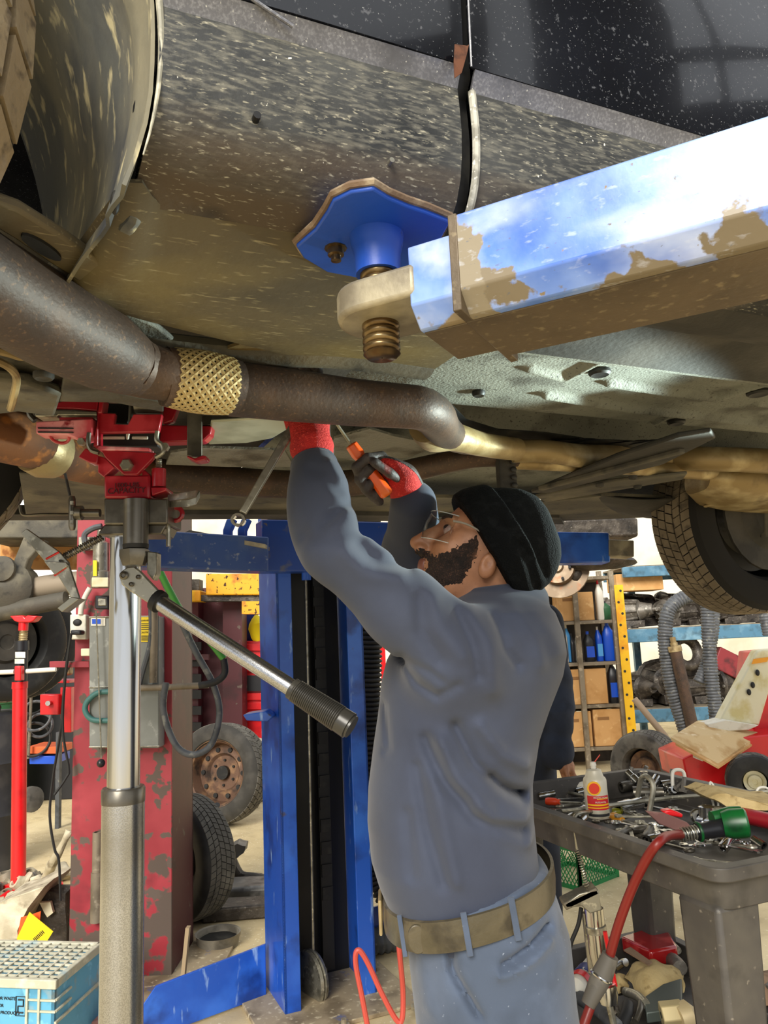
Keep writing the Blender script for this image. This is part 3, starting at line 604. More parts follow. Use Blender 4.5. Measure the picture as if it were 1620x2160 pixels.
pbuild(MB().box((PW_/2, PD/2-.02, .008), (.62, .56, .016)), 'base_plate', M('dusty_base_plate', '#a8977a', .7, .1, [('#7f7058', 8, .5, .66), ('#cdbf9f', 40, .58, .68), ('#3f62a8', 5, .66, .7)]), bev=.003)
for x, y in ((-.08, -.2), (.16, -.2), (.45, -.2), (.45, .2)): pbuild(MB().lathe((x, y, .016), (0, 0, 1), [(0, .022), (.012, .022), (.012, .01), (.03, .01), (.03, 0)], 8), 'anchor_bolt', lug_m)
# low base rail either side of the post
r0 = POSTM.inverted() @ onz(318, 2165, 0); r0b = POSTM.inverted() @ onz(380, 2150, 0)
pbuild(MB().prism([(-.02, .20, .01), (-.02, .20, .20), (-.46, .10, .17), (-.62, .04, .01)], (.005, .016, 0)), 'base_rail', blue_m, bev=.002)
pbuild(MB().prism([(.38, .36, .01), (.38, .36, .2), (.95, .40, .2), (.95, .40, .01)], (0, .016, 0)), 'base_rail', bluedark, bev=.002)
# carriage and swing arms on the far side
C0 = POSTM.inverted() @ at(560, 1100, 3.1); 
zc0 = at(700, 1205, 3.15).z; zc1 = at(700, 1098, 3.15).z
pbuild(MB().box((.20, -.04, (zc0+zc1)/2), (.56, .10, zc1-zc0)), 'carriage', bluedark, bev=.006)
pbuild(MB().box((.20, -.02, zc1+.012), (.5, .1, .025)), 'carriage_cap', lug_m, bev=.003)
pbuild(MB().lathe((.12, -.03, zc0-.03), (0, 0, 1), [(0, 0), (0, .02), (.04, .02)], 12), 'arm_pin', blue_m)
def farm(p0, p1, y0, y1, Y0, Y1, name, mat):
    m_ = MB(); q0, q1 = at(*p0, Y0), at(*p1, Y1); h0 = mpx(y0, q0); h1 = mpx(y1, q1)
    m_.bar(q0, q1, .12, h0, (0, 0, 1), .12, h1); return build(m_, name, mat, post, bev=.006)
farm((556, 1172), (270, 1160), 72, 78, 3.0, 2.75, 'swing_arm', M('worn_blue_arm', '#33508f', .42, 0, [('#4a5f90', 9, .48, .64), ('#25438c', 6, .5, .66), ('#8790a6', 40, .62, .7)], coat=.15))
farm((1150, 1158), (1278, 1158), 66, 62, 3.3, 3.3, 'swing_arm', blue_m)
build(MB().bar(at(1278, 1158, 3.28), at(1330, 1160, 3.28), .1, .07), 'arm_end', lug_m, post, bev=.004)
for x in (482, 513):
    build(MB().plate([(x-12, 1130), (x-12, 1118), (x-4, 1095), (x+14, 1095), (x+4, 1118), (x+4, 1132)], 2.95, .05), 'arm_lug', blue_m, post, bev=.003)
build(MB().plate([(380, 1128), (400, 1118), (560, 1148), (560, 1156)], 2.9, .10), 'arm_top_plate', lug_m, post)
build(MB().plate([(512, 1508), (560, 1500), (575, 1512), (565, 1522), (520, 1520)], 3.1, .12), 'step_bracket', blue_m, post, bev=.004)
# ------------------------------------------------------------------ transmission jack
JY = 1.50
jax = at(260, 1700, JY); JX = jax.x
jack = root('transmission_jack', (JX, JY, 0), 'steel pole transmission jack with red saddle and pump handle under the exhaust', 'jack')
def jz(y, Y=JY): return at(260, y, Y).z
def J(mb, name, mat, **k): return build(mb, name, mat, jack, **k)
def c1(x, y): return (40+x*.2593, 820+y*.2593)
def jp(poly, Y, th, name, mat, bev=.002, f=c1): return J(MB().plate([f(*q_) for q_ in poly], Y, th), name, mat, bev=bev)
r1 = mpx(43.5, jax); r2 = mpx(33.5, jax)
J(MB().lathe((JX, JY, .12), (0, 0, 1), [(0, 0), (0, r1), (jz(1690)-.12, r1), (jz(1690)-.12, r2)], 40), 'lower_tube', steel_m)
J(MB().lathe((JX, JY, jz(1690)), (0, 0, 1), [(-.002, r2), (-.002, r1*1.02), (.022, r1*1.03), (.026, r1*.97), (.026, r2)], 40), 'tube_collar', darksteel)
J(MB().cyl((JX, JY, jz(1680)), (JX, JY, jz(1095)), r2, r2, 40), 'chrome_ram', chrome_m)
for k in range(3):
    a = 2*math.pi*k/3+.5; J(MB().bar((JX, JY, .11), (JX+.42*math.cos(a), JY+.42*math.sin(a), .06), .06, .05), 'base_leg', red_m, bev=.004)
    J(MB().lathe((JX+.42*math.cos(a), JY+.42*math.sin(a)-.012, .035), (0, 1, 0), [(0, 0), (0, .035), (.025, .035), (.025, 0)], 14), 'caster', blackrub)
Yf = JY-.055
jp([(690, 890), (1210, 895), (1208, 1100), (690, 1105)], Yf, .10, 'head_block', darksteel, .003)
jp([(690, 1105), (1205, 1102), (1160, 1185), (640, 1190), (650, 1160)], Yf+.012, .08, 'head_block_base', darksteel, .003)
q0, q1 = at(*c1(950, 1275), Yf-.01), at(*c1(950, 905), Yf-.01); J(MB().cyl(q0, Vector((q0.x, q0.y, q1.z)), mpx(26, q0), None, 28), 'release_cylinder', darksteel)
J(MB().lathe(q0, (0, 0, -1), [(-.002, .02), (-.002, mpx(27, q0)), (.006, mpx(26, q0)), (.008, mpx(22, q0))], 24), 'cylinder_collar', blackrub)
q2 = at(*c1(940, 1310), Yf-.01); J(MB().lathe(q2, (0, 0, -1), [(0, 0), (0, mpx(31, q0)), (.012, mpx(31, q0)), (.03, mpx(24, q0)), (.03, 0)], 6), 'hex_fitting', darksteel)
jp([(1040, 1320), (1120, 1330), (1118, 1500), (1090, 1560), (1040, 1500)], Yf-.012, .03, 'pump_bracket', galv_m)
c6 = lambda x, y: (x*.2593, 1000+y*.2593)
jp([(970, 835), (985, 790), (1030, 760), (1090, 752), (1140, 790), (1215, 870), (1290, 950), (1300, 1030), (1270, 1085), (1190, 1040), (1060, 955), (990, 900)], Yf-.035, .012, 'handle_plate', galv_m, .002, c6)
for x, y, r in ((1010, 825, 9), (1128, 838, 5), (1070, 898, 5)):
    q0 = at(*c6(x, y), Yf-.036); J(MB().lathe(q0, (0, -1, 0), [(0, mpx(r, q0)), (.004, mpx(r, q0)), (.006, mpx(r*.6, q0)), (.004, mpx(r*.4, q0)), (.004, 0)], 14), 'pivot_pin', darksteel)
h0, h1, h2 = at(333, 1268, Yf-.03), at(616, 1452, Yf-.10), at(742, 1534, Yf-.13)
J(MB().tube([h0, h1], mpx(17, h0), 20), 'pump_handle', steel_m); J(MB().tube([h0-(h1-h0)*.02, h0+(h1-h0)*.02], mpx(24, h0), 14), 'handle_collar', blackrub)
g = MB(); n_ = 34; path = []; rad = []
for i in range(n_*3+1):
    t = i/(n_*3); path.append(h1.lerp(h2, t)); rad.append(mpx(23+5*t, h1)*(1.0 if (t < .06 or t > .80) else (1.05 if i % 3 else .93))*(1 if t < .97 else .86))
g.tube(path, rad, 22); J(g, 'handle_grip', M('ribbed_black_grip', '#3a3833', .3, .1, [('#55524a', 20, .5, .66)]), sharp=70)
# saddle
jp([(690, 705), (1065, 700), (1062, 890), (692, 890)], Yf-.004, .07, 'neck_block', red_m, .004)
jp([(670, 500), (1108, 520), (1090, 570), (960, 700), (850, 700), (700, 560)], Yf-.02, .012, 'tilt_plate', red_m)
jp([(640, 462), (1060, 478), (1058, 505), (640, 498)], Yf-.025, .03, 'tilt_bar', M('pink_worn_edge', '#cf5a68', .4, 0, [('#e5a0a6', 30, .5, .66)]), .002)
q0 = at(*c1(882, 625), Yf-.02); J(MB().lathe(q0, (0, -1, 0), [(0, 0), (0, mpx(14, q0)), (.008, mpx(14, q0)), (.011, mpx(11, q0)), (.011, 0)], 6), 'hex_bolt', galv_m)
jp([(560, 520), (700, 560), (780, 640), (690, 720), (640, 680), (640, 600)], Yf+.0, .03, 'neck_cheek', red_m)
jp([(1000, 640), (1065, 700), (1065, 800), (1000, 800)], Yf+.0, .03, 'neck_cheek', red_m)
jp([(640, 345), (1140, 345), (1130, 470), (640, 462)], Yf+.02, .05, 'saddle_core', blackrub)
for x0, x1 in ((680, 860), (915, 1050)): jp([(x0, 385), (x1, 385), (x1, 412), (x0, 410)], Yf+.017, .004, 'worn_paint_patch', white_m)
jp([(868, 360), (900, 360), (890, 412), (868, 412)], Yf+.012, .006, 'pointer', white_m)
jp([(640, 195), (785, 200), (775, 285), (885, 290), (930, 205), (1165, 205), (1135, 350), (640, 362)], Yf-.02, .012, 'saddle_front', red_m)
jp([(628, 50), (660, 40), (690, 85), (672, 200), (640, 195), (640, 470), (600, 470), (628, 300)], Yf-.028, .03, 'saddle_upright', red_m)
jp([(660, 45), (905, 58), (922, 90), (905, 290), (885, 290), (892, 92), (690, 84)], Yf-.01, .03, 'saddle_hoop', darksteel)
jp([(690, 84), (892, 92), (885, 285), (780, 285), (785, 205), (675, 200)], Yf+.05, .01, 'saddle_back', torn_m)
q0, q1 = at(*c1(955, 130), Yf+.0), at(*c1(1162, 135), Yf+.0); J(MB().cyl(q0, q1, mpx(19, q0), None, 24), 'saddle_barrel', darksteel)
jp([(125, 168), (160, 145), (590, 45), (640, 60), (640, 182), (470, 165), (230, 160)], Yf-.01, .012, 'saddle_wing', red_m)
jp([(130, 168), (640, 185), (640, 218), (320, 215), (310, 228), (130, 225)], Yf-.016, .05, 'wing_bar', galv_m)
jp([(325, 230), (600, 230), (600, 262), (325, 262)], Yf-.02, .04, 'wing_bar_sleeve', red_m)
jp([(135, 265), (600, 240), (600, 380), (490, 418), (390, 372), (135, 365)], Yf-.03, .04, 'slide_rail', M('faded_pink_red', '#c84a58', .4, 0, [('#e2949a', 14, .48, .66), ('#8a1c28', 30, .6, .7)]), .003)
for y in (312, 345): jp([(150, y), (440, y+3), (440, y+14), (150, y+12)], Yf-.0335, .004, 'rail_slot', torn_m)
q0 = at(*c1(330, 390), Yf-.01); J(MB().torus(q0, (0, .6, 1), mpx(19, q0), mpx(3.5, q0)), 'rail_ring', red_m)
jp([(1130, 292), (1570, 300), (1560, 370), (1500, 425), (1130, 440)], Yf+.03, .03, 'slide_rail', red_m, .003)
jp([(1490, 215), (1578, 225), (1572, 300), (1490, 300)], Yf+.04, .03, 'rail_end', darksteel)
jp([(1165, 80), (1300, 130), (1250, 260), (1170, 285)], Yf+.03, .02, 'saddle_gusset', red_m)
jp([(1366, 185), (1485, 195), (1488, 555), (1366, 545)], Yf+.0, .008, 'hanging_strap', darksteel, .001)
jp([(1366, 540), (1430, 565), (1490, 540), (1525, 545), (1520, 575), (1440, 595), (1366, 560)], Yf-.02, .03, 'strap_hook', red_m)
J(MB().tube(spl([at(*c1(x, y), Yf) for x, y in ((160, -60), (130, 20), (95, 90), (82, 150), (90, 215), (130, 262))], 5), mpx(6.5, jax), 8), 'hook_rod', darksteel)
for x, y, r in ((520, 440, 8), (1195, 480, 9)):
    q0 = at(*c1(x, y), Yf-.02); J(MB().lathe(q0, (0, -1, 0), [(0, 0), (0, mpx(r, q0)), (.012, mpx(r, q0)), (.012, 0)], 6), 'clamp_nut', galv_m)
J(MB().tube(spl([at(*c1(x, y), Yf-.03) for x, y in ((570, 360), (565, 440), (590, 500), (650, 520))], 4), mpx(5, jax), 8), 'clamp_arm', darksteel)
J(MB().tube(spl([at(*c1(x, y), Yf-.03) for x, y in ((1125, 345), (1120, 420), (1165, 460), (1170, 520), (1110, 560))], 4), mpx(5, jax), 8), 'clamp_arm', galv_m)
jp([(480, 555), (540, 480), (640, 540), (635, 610), (570, 600)], Yf-.01, .03, 'chain_guide', red_m)
q0, q1 = at(*c1(1138, 800), Yf+.01), at(*c1(1138, 655), Yf+.01); J(MB().cyl(q0, q1, mpx(15, q0), None, 20), 'tilt_cylinder', red_m)
q1b = at(*c1(1138, 575), Yf+.01); J(MB().helix(q1, q1b, mpx(5, q1), mpx(1.6, q1), 6), 'tilt_spring', galv_m)
jp([(1070, 800), (1200, 800), (1195, 830), (1080, 870)], Yf+.0, .05, 'tilt_foot', red_m)
# side knobs, loop bar and wing nut
J(MB().tube([at(*c1(470, 1010), Yf+.02), at(*c1(660, 1010), Yf+.02)], mpx(9, jax), 12), 'knob_shaft', darksteel)
J(MB().tube([at(*c1(465, 1010), Yf+.02), at(*c1(515, 1010), Yf+.02)], mpx(16, jax), 14), 'knob_collar', darksteel)
q0 = at(*c1(434, 1010), Yf+.02)
J(MB().tube([at(*c1(434, y), Yf+.02) for y in (875, 900, 1120, 1150)], [mpx(5, q0), mpx(7.5, q0), mpx(7.5, q0), mpx(5, q0)], 12), 'tee_knob', darksteel)
for y in (930, 1010, 1085): J(MB().tube([at(*c1(434, y-14), Yf+.008), at(*c1(434, y+14), Yf+.008)], mpx(4.5, q0), 8), 'knob_grip', galv_m)
J(MB().tube(spl([at(*c1(x, y), Yf+.03) for x, y in ((405, 1022), (200, 1022), (60, 1030), (20, 1010), (8, 950))], 5), mpx(3.2, q0), 6), 'lock_wire', darksteel)
J(MB().tube([at(*c1(375, 690), Yf+.05), at(*c1(415, 870), Yf+.05)], mpx(3, q0), 6), 'tie_rod', blackrub)
w0, w1 = at(215, 1133, Yf), at(128, 1178, Yf-.01); J(MB().cyl(w0, w1, mpx(6, w0), None, 10), 'adjuster_screw', darksteel); J(MB().helix(w0, w1, mpx(7, w0), mpx(1.5, w0), 20, 10, 5), 'adjuster_thread', darksteel)
c7 = lambda x, y: (x*.1945, 1080+y*.1945)
jp([(225, 232), (285, 180), (640, 430), (740, 545), (745, 580), (860, 940), (840, 960), (770, 925), (620, 680), (480, 530)], Yf-.02, .008, 'wing_nut_bracket', galv_m, .001, c7)
jp([(860, 940), (670, 1085), (620, 1042), (770, 920)], Yf-.045, .034, 'wing_nut_lip', galv_m, .001, c7)
for s in ((500, 510, 640, 435), (590, 690, 715, 600)): J(MB().tube([at(*c7(s[0], s[1]), Yf-.021), at(*c7(s[2], s[3]), Yf-.021)], mpx(2.2, w0), 6), 'red_line_mark', brightred)
jp([(475, 535), (715, 545), (740, 580), (590, 680)], Yf-.026, .008, 'wing_nut_boss', galv_m, .001, c7)
J(MB().tube([at(*c7(650, 528), Yf-.028), at(*c7(650, 528), Yf-.02)], mpx(2.5, w0), 10), 'boss_hole', torn_m)
lp = [at(*c1(x, y), Yf+dy) for x, y, dy in ((1215, 915, .03), (1330, 900, .02), (1440, 880, .0), (1465, 885, -.01), (1440, 940, -.015), (1380, 960, -.01), (1215, 965, .03))]
vs_ = []; hgt = mpx(14, jax)
for p_ in lp: vs_ += [p_+Vector((0, 0, hgt)), p_-Vector((0, 0, 0))]
J(MB().add(vs_, [(2*i, 2*i+2, 2*i+3, 2*i+1) for i in range(len(lp)-1)]), 'release_loop', galv_m, solid=.004)
q0 = at(*c1(1275, 1020), Yf+.05); J(MB().torus(q0, (0, 1, 0), mpx(14, q0), mpx(5, q0)), 'ring_bolt', red_m)
J(MB().tube(spl([at(*c1(x, y), Yf+.02) for x, y in ((1190, 1110), (1215, 1120), (1217, 1180), (1215, 1282))], 4), mpx(5, q0), 8), 'hook_pin', galv_m)
tq = at(*c1(875, 830), Yf-.006); tq2 = at(*c1(875, 785), Yf-.006)
text('capacity_text', 'CAPACITY', mpx(17, tq), tq, (1, 0, 0), (0, 0, 1), M('embossed_red', '#4a0c14', .5), jack, .0008)
text('capacity_text', '1000-LBS', mpx(14, tq), tq2, (1, 0, 0), (0, 0, 1), bpy.data.materials['embossed_red'], jack, .0008)
# ------------------------------------------------------------------ smooth bodies from distance fields
class Field:
    def __init__(s, lo, hi, h):
        s.h = h; s.lo = np.array(lo, np.float32); n = np.ceil((np.array(hi)-np.array(lo))/h).astype(int)+1; s.n = n
        ax = [np.arange(k, dtype=np.float32)*h+l for k, l in zip(n, s.lo)]
        s.X, s.Y, s.Z = np.meshgrid(*ax, indexing='ij'); s.d = np.full(tuple(n), 9.0, np.float32)
def smin(a, b, k):
    if k <= 0: return np.minimum(a, b)
    h = np.clip(.5+.5*(b-a)/k, 0, 1); return b+(a-b)*h-k*h*(1-h)
def rcone(F, a, b, r0, r1):
    a = Vector(a); b = Vector(b); d = b-a; L = d.length_squared
    px, py, pz = F.X-a.x, F.Y-a.y, F.Z-a.z
    t = np.clip((px*d.x+py*d.y+pz*d.z)/L, 0, 1)
    return np.sqrt((px-t*d.x)**2+(py-t*d.y)**2+(pz-t*d.z)**2)-(r0+(r1-r0)*t)
def ell(F, c, R, fr=None):
    c = Vector(c); px, py, pz = F.X-c.x, F.Y-c.y, F.Z-c.z
    if fr is not None: q = [px*e.x+py*e.y+pz*e.z for e in fr]
    else: q = [px, py, pz]
    k0 = np.sqrt(sum((a/r)**2 for a, r in zip(q, R))); k1 = np.sqrt(sum((a/(r*r))**2 for a, r in zip(q, R)))
    return k0*(k0-1)/np.maximum(k1, 1e-6)
def stack(F, secs, p=2.2, k=.8):
    zs = np.array([s_[0] for s_ in secs]); o = np.argsort(zs); zs = zs[o]; A = np.array(secs)[o]
    Z = F.Z[0, 0, :]; cx, rx, cy, ry = [np.interp(Z, zs, A[:, i]).astype(np.float32) for i in (1, 2, 3, 4)]
    q = (np.abs((F.X-cx)/rx)**p+np.abs((F.Y-cy)/ry)**p)**(1/p)
    d = (q-1)*np.minimum(rx, ry)*k
    return np.maximum(d, np.maximum(zs[0]-F.Z, F.Z-zs[-1]))
def poly2(F, pts):
    # signed distance in the XZ plane to a polygon, extruded along Y
    X = F.X[:, 0, :]; Z = F.Z[:, 0, :]; n = len(pts); d = np.full(X.shape, 1e9, np.float32); ins = np.zeros(X.shape, bool)
    for i in range(n):
        (ax, az), (bx, bz) = pts[i], pts[(i+1) % n]; ex, ez = bx-ax, bz-az; t = np.clip(((X-ax)*ex+(Z-az)*ez)/(ex*ex+ez*ez+1e-12), 0, 1)
        d = np.minimum(d, (X-ax-t*ex)**2+(Z-az-t*ez)**2)
        c_ = (az <= Z) != (bz <= Z); xi = ax+(Z-az)*ex/(ez if abs(ez) > 1e-12 else 1e-12); ins ^= c_ & (X < xi)
    d = np.sqrt(d); d[ins] *= -1; return d[:, None, :]
def crease(F, pts, wd):
    X = F.X[:, 0, :]; Z = F.Z[:, 0, :]; best = np.full(X.shape, 1e9, np.float32)
    for (ax, az), (bx, bz) in zip(pts[:-1], pts[1:]):
        ex, ez = bx-ax, bz-az; t = np.clip(((X-ax)*ex+(Z-az)*ez)/(ex*ex+ez*ez+1e-12), 0, 1); best = np.minimum(best, (X-ax-t*ex)**2+(Z-az-t*ez)**2)
    return np.exp(-best/(wd*wd))[:, None, :]
def nets(F):
    f = F.d; s = f < 0; nx, ny, nz = f.shape
    c = s[:-1, :-1, :-1].astype(np.int8)
    for a in (0, 1):
        for b in (0, 1):
            for e in (0, 1):
                if a+b+e: c = c+s[a:nx-1+a, b:ny-1+b, e:nz-1+e]
    I = np.argwhere((c > 0) & (c < 8)); idx = np.full(c.shape, -1, np.int64); idx[I[:, 0], I[:, 1], I[:, 2]] = np.arange(len(I))
    acc = np.zeros((len(I), 3)); cnt = np.zeros(len(I)); cor = [(a, b, e) for a in (0, 1) for b in (0, 1) for e in (0, 1)]
    vals = {k: f[I[:, 0]+k[0], I[:, 1]+k[1], I[:, 2]+k[2]] for k in cor}
    for k in cor:
        for ax in range(3):
            if k[ax] == 0:
                k2 = list(k); k2[ax] = 1; k2 = tuple(k2); a, b = vals[k], vals[k2]; m = (a < 0) != (b < 0)
                t = np.where(m, a/np.where(m, a-b, 1), 0); p = np.array(k, float)[None, :].repeat(len(I), 0); p[:, ax] += t
                acc[m] += p[m]; cnt[m] += 1
    V = (I+acc/cnt[:, None])*F.h+F.lo
    Q = []
    for ax in range(3):
        sl0 = [slice(None)]*3; sl1 = [slice(None)]*3; sl0[ax] = slice(0, -1); sl1[ax] = slice(1, None)
        E_ = np.argwhere(s[tuple(sl0)] != s[tuple(sl1)]); o1, o2 = [a for a in range(3) if a != ax]
        ok = (E_[:, o1] > 0) & (E_[:, o2] > 0) & (E_[:, o1] < f.shape[o1]-1) & (E_[:, o2] < f.shape[o2]-1); E_ = E_[ok]
        q = []
        for d1, d2 in ((0, 0), (1, 0), (1, 1), (0, 1)):
            k = E_.copy(); k[:, o1] -= d1; k[:, o2] -= d2; q.append(idx[k[:, 0], k[:, 1], k[:, 2]])
        q = np.stack(q, 1); flip = s[tuple(sl0)][E_[:, 0], E_[:, 1], E_[:, 2]] ^ (ax == 1); q[flip] = q[flip][:, ::-1]; Q.append(q)
    return V, np.concatenate(Q)
def fbuild(F, name, mat, parent, relax=2, **tags):
    V, Q = nets(F); Q = Q[(Q >= 0).all(1)]
    for _ in range(relax):
        acc = np.zeros_like(V); cnt = np.zeros(len(V))
        for a, b in ((0, 1), (1, 2), (2, 3), (3, 0)):
            np.add.at(acc, Q[:, a], V[Q[:, b]]); np.add.at(acc, Q[:, b], V[Q[:, a]]); np.add.at(cnt, Q[:, a], 1); np.add.at(cnt, Q[:, b], 1)
        V = V*.5+acc/np.maximum(cnt, 1)[:, None]*.5
    if parent is not None:
        Mi = np.array(WM[parent.name].inverted()); V = V@Mi[:3, :3].T+Mi[:3, 3]
    me = bpy.data.meshes.new(name); me.vertices.add(len(V)); me.vertices.foreach_set('co', V.astype(np.float32).ravel())
    me.loops.add(Q.size); me.loops.foreach_set('vertex_index', Q.astype(np.int32).ravel()); me.polygons.add(len(Q))
    me.polygons.foreach_set('loop_start', np.arange(0, Q.size, 4, dtype=np.int32)); me.polygons.foreach_set('use_smooth', np.ones(len(Q), bool))
    me.update(calc_edges=True); me.validate(); me.materials.append(mat)
    o = bpy.data.objects.new(name, me); link(o, parent); return tag(o, **tags) if tags else o
def xz(px, py, Y):
    p = at(px, py, Y); return (p.x, p.z)
# ------------------------------------------------------------------ cloth, skin and glove materials
shirt_m = M('slate_blue_workshirt', '#2f3546', 0.85, 0, [('#383f51', 5, .45, .65), ('#272d3b', 3, .58, .72)], bump=(700, .06), sheen=.15)
pants_m = M('faded_blue_work_trousers', '#414c5e', 0.85, 0, [('#505c71', 6, .48, .66), ('#384252', 9, .55, .7), ('#8b94a3', 160, .70, .76)], bump=(700, .06), sheen=.15)
skin_m = M('brown_skin', '#9c6b4c', 0.48, 0, [('#b07c5a', 22, .45, .65), ('#85563c', 40, .58, .72)], bump=(300, .05))
beard_m = M('short_dark_beard', '#2a1d17', 0.75, 0, [('#5c4030', 420, .5, .7), ('#1c1411', 60, .48, .66), ('#7a563f', 30, .62, .72)], bump=(700, .6))
hat_m = M('black_knit_wool', '#07090a', 0.95, 0, [('#101213', 60, .5, .65)], bump=(420, .5, (1, .3, 1)), spec=.15)
redglove = M('red_knit_glove', '#c2231f', 0.8, 0, [('#a01a19', 14, .5, .65), ('#e0453a', 240, .55, .65)], bump=(420, .5))
palmglove = M('dark_grey_glove_coating', '#3c3634', 0.6, 0, [('#4f4846', 30, .5, .66), ('#6b2520', 18, .64, .7)], bump=(200, .2))
belt_m = M('olive_brown_leather_belt', '#47402f', 0.35, 0, [('#5c5340', 10, .46, .68), ('#332d22', 25, .52, .7)], bump=(150, .08))
glass_m = M('clear_safety_plastic', '#f4f8f8', 0.02, 0, trans=1.0); glass_m.node_tree.nodes['Principled BSDF'].inputs['IOR'].default_value = 1.12
lip_m = M('lip', '#7d4c3e', 0.45); teeth_m = M('teeth', '#e8e0d0', 0.3); eye_m = M('eye_white', '#9a8078', .2)
orange_m = M('orange_plastic_handle', '#e8560e', 0.32, 0, [('#f07a2a', 12, .5, .66), ('#c8400a', 9, .55, .7)], coat=.3)
# ------------------------------------------------------------------ the worker
YT = 1.43
man = root('person', (at(1030, 1880, YT).x, YT, 0), 'person in slate-blue work clothes, black knit cap and safety glasses reaching up under the car', 'person')
pz = lambda y: at(960, y, YT).z
def sec(y, xf, xb, cy=YT, ry=.19):
    a, b = at(xf, y, YT), at(xb, y, YT); return ((a.z+b.z)/2, (a.x+b.x)/2, (b.x-a.x)/2, cy, ry)
shT = [sec(1245, 985, 1105, YT, .075), sec(1270, 935, 1140, YT, .12), sec(1300, 880, 1165, YT, .165), sec(1340, 840, 1180, YT, .19), sec(1385, 815, 1187, YT, .20), sec(1430, 804, 1180, YT, .20), sec(1500, 797, 1152, YT, .195), sec(1560, 788, 1132, YT, .19), sec(1650, 777, 1118, YT, .19), sec(1720, 775, 1120, YT, .19), sec(1800, 783, 1128, YT, .19), sec(1850, 798, 1135, YT, .185), sec(1890, 815, 1135, YT, .18), sec(1940, 840, 1140, YT, .17)]
# joints: near (left) arm, far (right) arm
sL = at(965, 1380, 1.26); eL = at(705, 1160, 1.22); wL = at(660, 974, 1.285)
sR = at(985, 1330, 1.60); eR = at(872, 1165, 1.62); wR = at(872, 1062, 1.50)
F = Field((at(595, 1000, 1.2).x-.03, 1.09, pz(1945)), (at(1200, 1400, YT).x+.04, 1.74, wL.z+.03), .0045)
d = stack(F, shT, 2.15)
r_up = mpx(100, sL); r_el = mpx(63, eL); r_wr = mpx(47, wL)
d = smin(d, rcone(F, sL, sL.lerp(eL, .45), r_up*.98, mpx(84, eL)), .05)
d = smin(d, rcone(F, sL.lerp(eL, .45), eL, mpx(84, eL), r_el), .02)
d = smin(d, rcone(F, eL, wL, r_el, r_wr), .03)
mid_ = eL.lerp(wL, .5)+Vector((-.012, 0, -.01)); d = smin(d, ell(F, mid_, (mpx(60, mid_), mpx(58, mid_), .09)), .03)
axL = (wL-eL).normalized(); d = np.where(F.X < eL.x+.07, np.maximum(d, (F.X-wL.x)*axL.x+(F.Y-wL.y)*axL.y+(F.Z-wL.z)*axL.z), d)
d = smin(d, rcone(F, sR, eR, .085, .062), .05); d = smin(d, rcone(F, eR, wR, .062, .046), .03)
# collar
cn = at(1062, 1262, YT); d = smin(d, np.maximum(ell(F, cn+Vector((0, 0, -.005)), (.082, .085, .05), None), F.Z-(cn.z+.022+(F.X-cn.x)*.1)), .012)
# cloth folds: positive = ridge, negative = furrow, drawn where the photograph has them
C_ = lambda pts, Y=1.26: [xz(x, y, Y) for x, y in pts]
folds = [([(960, 1530), (1000, 1610), (1060, 1665), (1115, 1690)], -.007, .010), ([(1010, 1530), (1060, 1590), (1115, 1620)], .006, .012), ([(900, 1560), (930, 1640), (1000, 1720), (1110, 1770)], -.006, .011), ([(925, 1560), (965, 1640), (1040, 1715), (1115, 1735)], .006, .012), ([(1040, 1640), (1080, 1680), (1118, 1700)], -.007, .008), ([(1000, 1700), (1060, 1755), (1125, 1790)], .005, .012), ([(880, 1620), (900, 1740), (935, 1860)], -.004, .010), ([(915, 1640), (940, 1760), (960, 1850)], .0035, .012), ([(860, 1720), (870, 1850)], -.003, .010),
         ([(955, 1290), (985, 1350), (1000, 1420)], -.005, .010), ([(985, 1295), (1020, 1360), (1030, 1450)], .005, .014), ([(1040, 1300), (1060, 1370), (1085, 1400)], -.005, .010), ([(880, 1270), (885, 1330), (925, 1390)], -.006, .012), ([(910, 1270), (925, 1330), (965, 1380)], .005, .013), ([(1090, 1290), (1125, 1350), (1140, 1400)], .004, .014),
         ([(845, 1385), (880, 1440), (920, 1465), (960, 1440)], -.004, .007), ([(850, 1390), (905, 1415), (930, 1435)], -.003, .006), ([(855, 1200), (800, 1195), (760, 1160)], -.008, .014), ([(840, 1225), (770, 1215), (735, 1180)], .006, .016), ([(690, 1120), (730, 1075)], -.006, .012), ([(655, 1140), (700, 1150), (760, 1130)], -.005, .014), ([(700, 985), (720, 1020)], .006, .010), ([(665, 1000), (715, 1050)], -.004, .010), ([(690, 1025), (735, 1090)], .005, .012), ([(810, 1500), (820, 1590), (812, 1600)], -.003, .006), ([(1130, 1300), (1185, 1370)], .004, .02)]
for pts, am, wd in folds: d = d-1.5*am*crease(F, C_(pts), wd)*np.clip((1.50-F.Y)/.1, 0, 1)
F.d = d.astype(np.float32); fbuild(F, 'shirt', shirt_m, man, relax=1)
# sleeve cuffs
cu = MB(); ax_ = (wL-eL).normalized(); cu.tube([wL-ax_*.045, wL-ax_*.04, wL-ax_*.008, wL+ax_*.001, wL-ax_*.004], [mpx(48, wL), mpx(51, wL), mpx(50.5, wL), mpx(47, wL), mpx(40, wL)], 22); build(cu, 'sleeve_cuff', shirt_m, man)
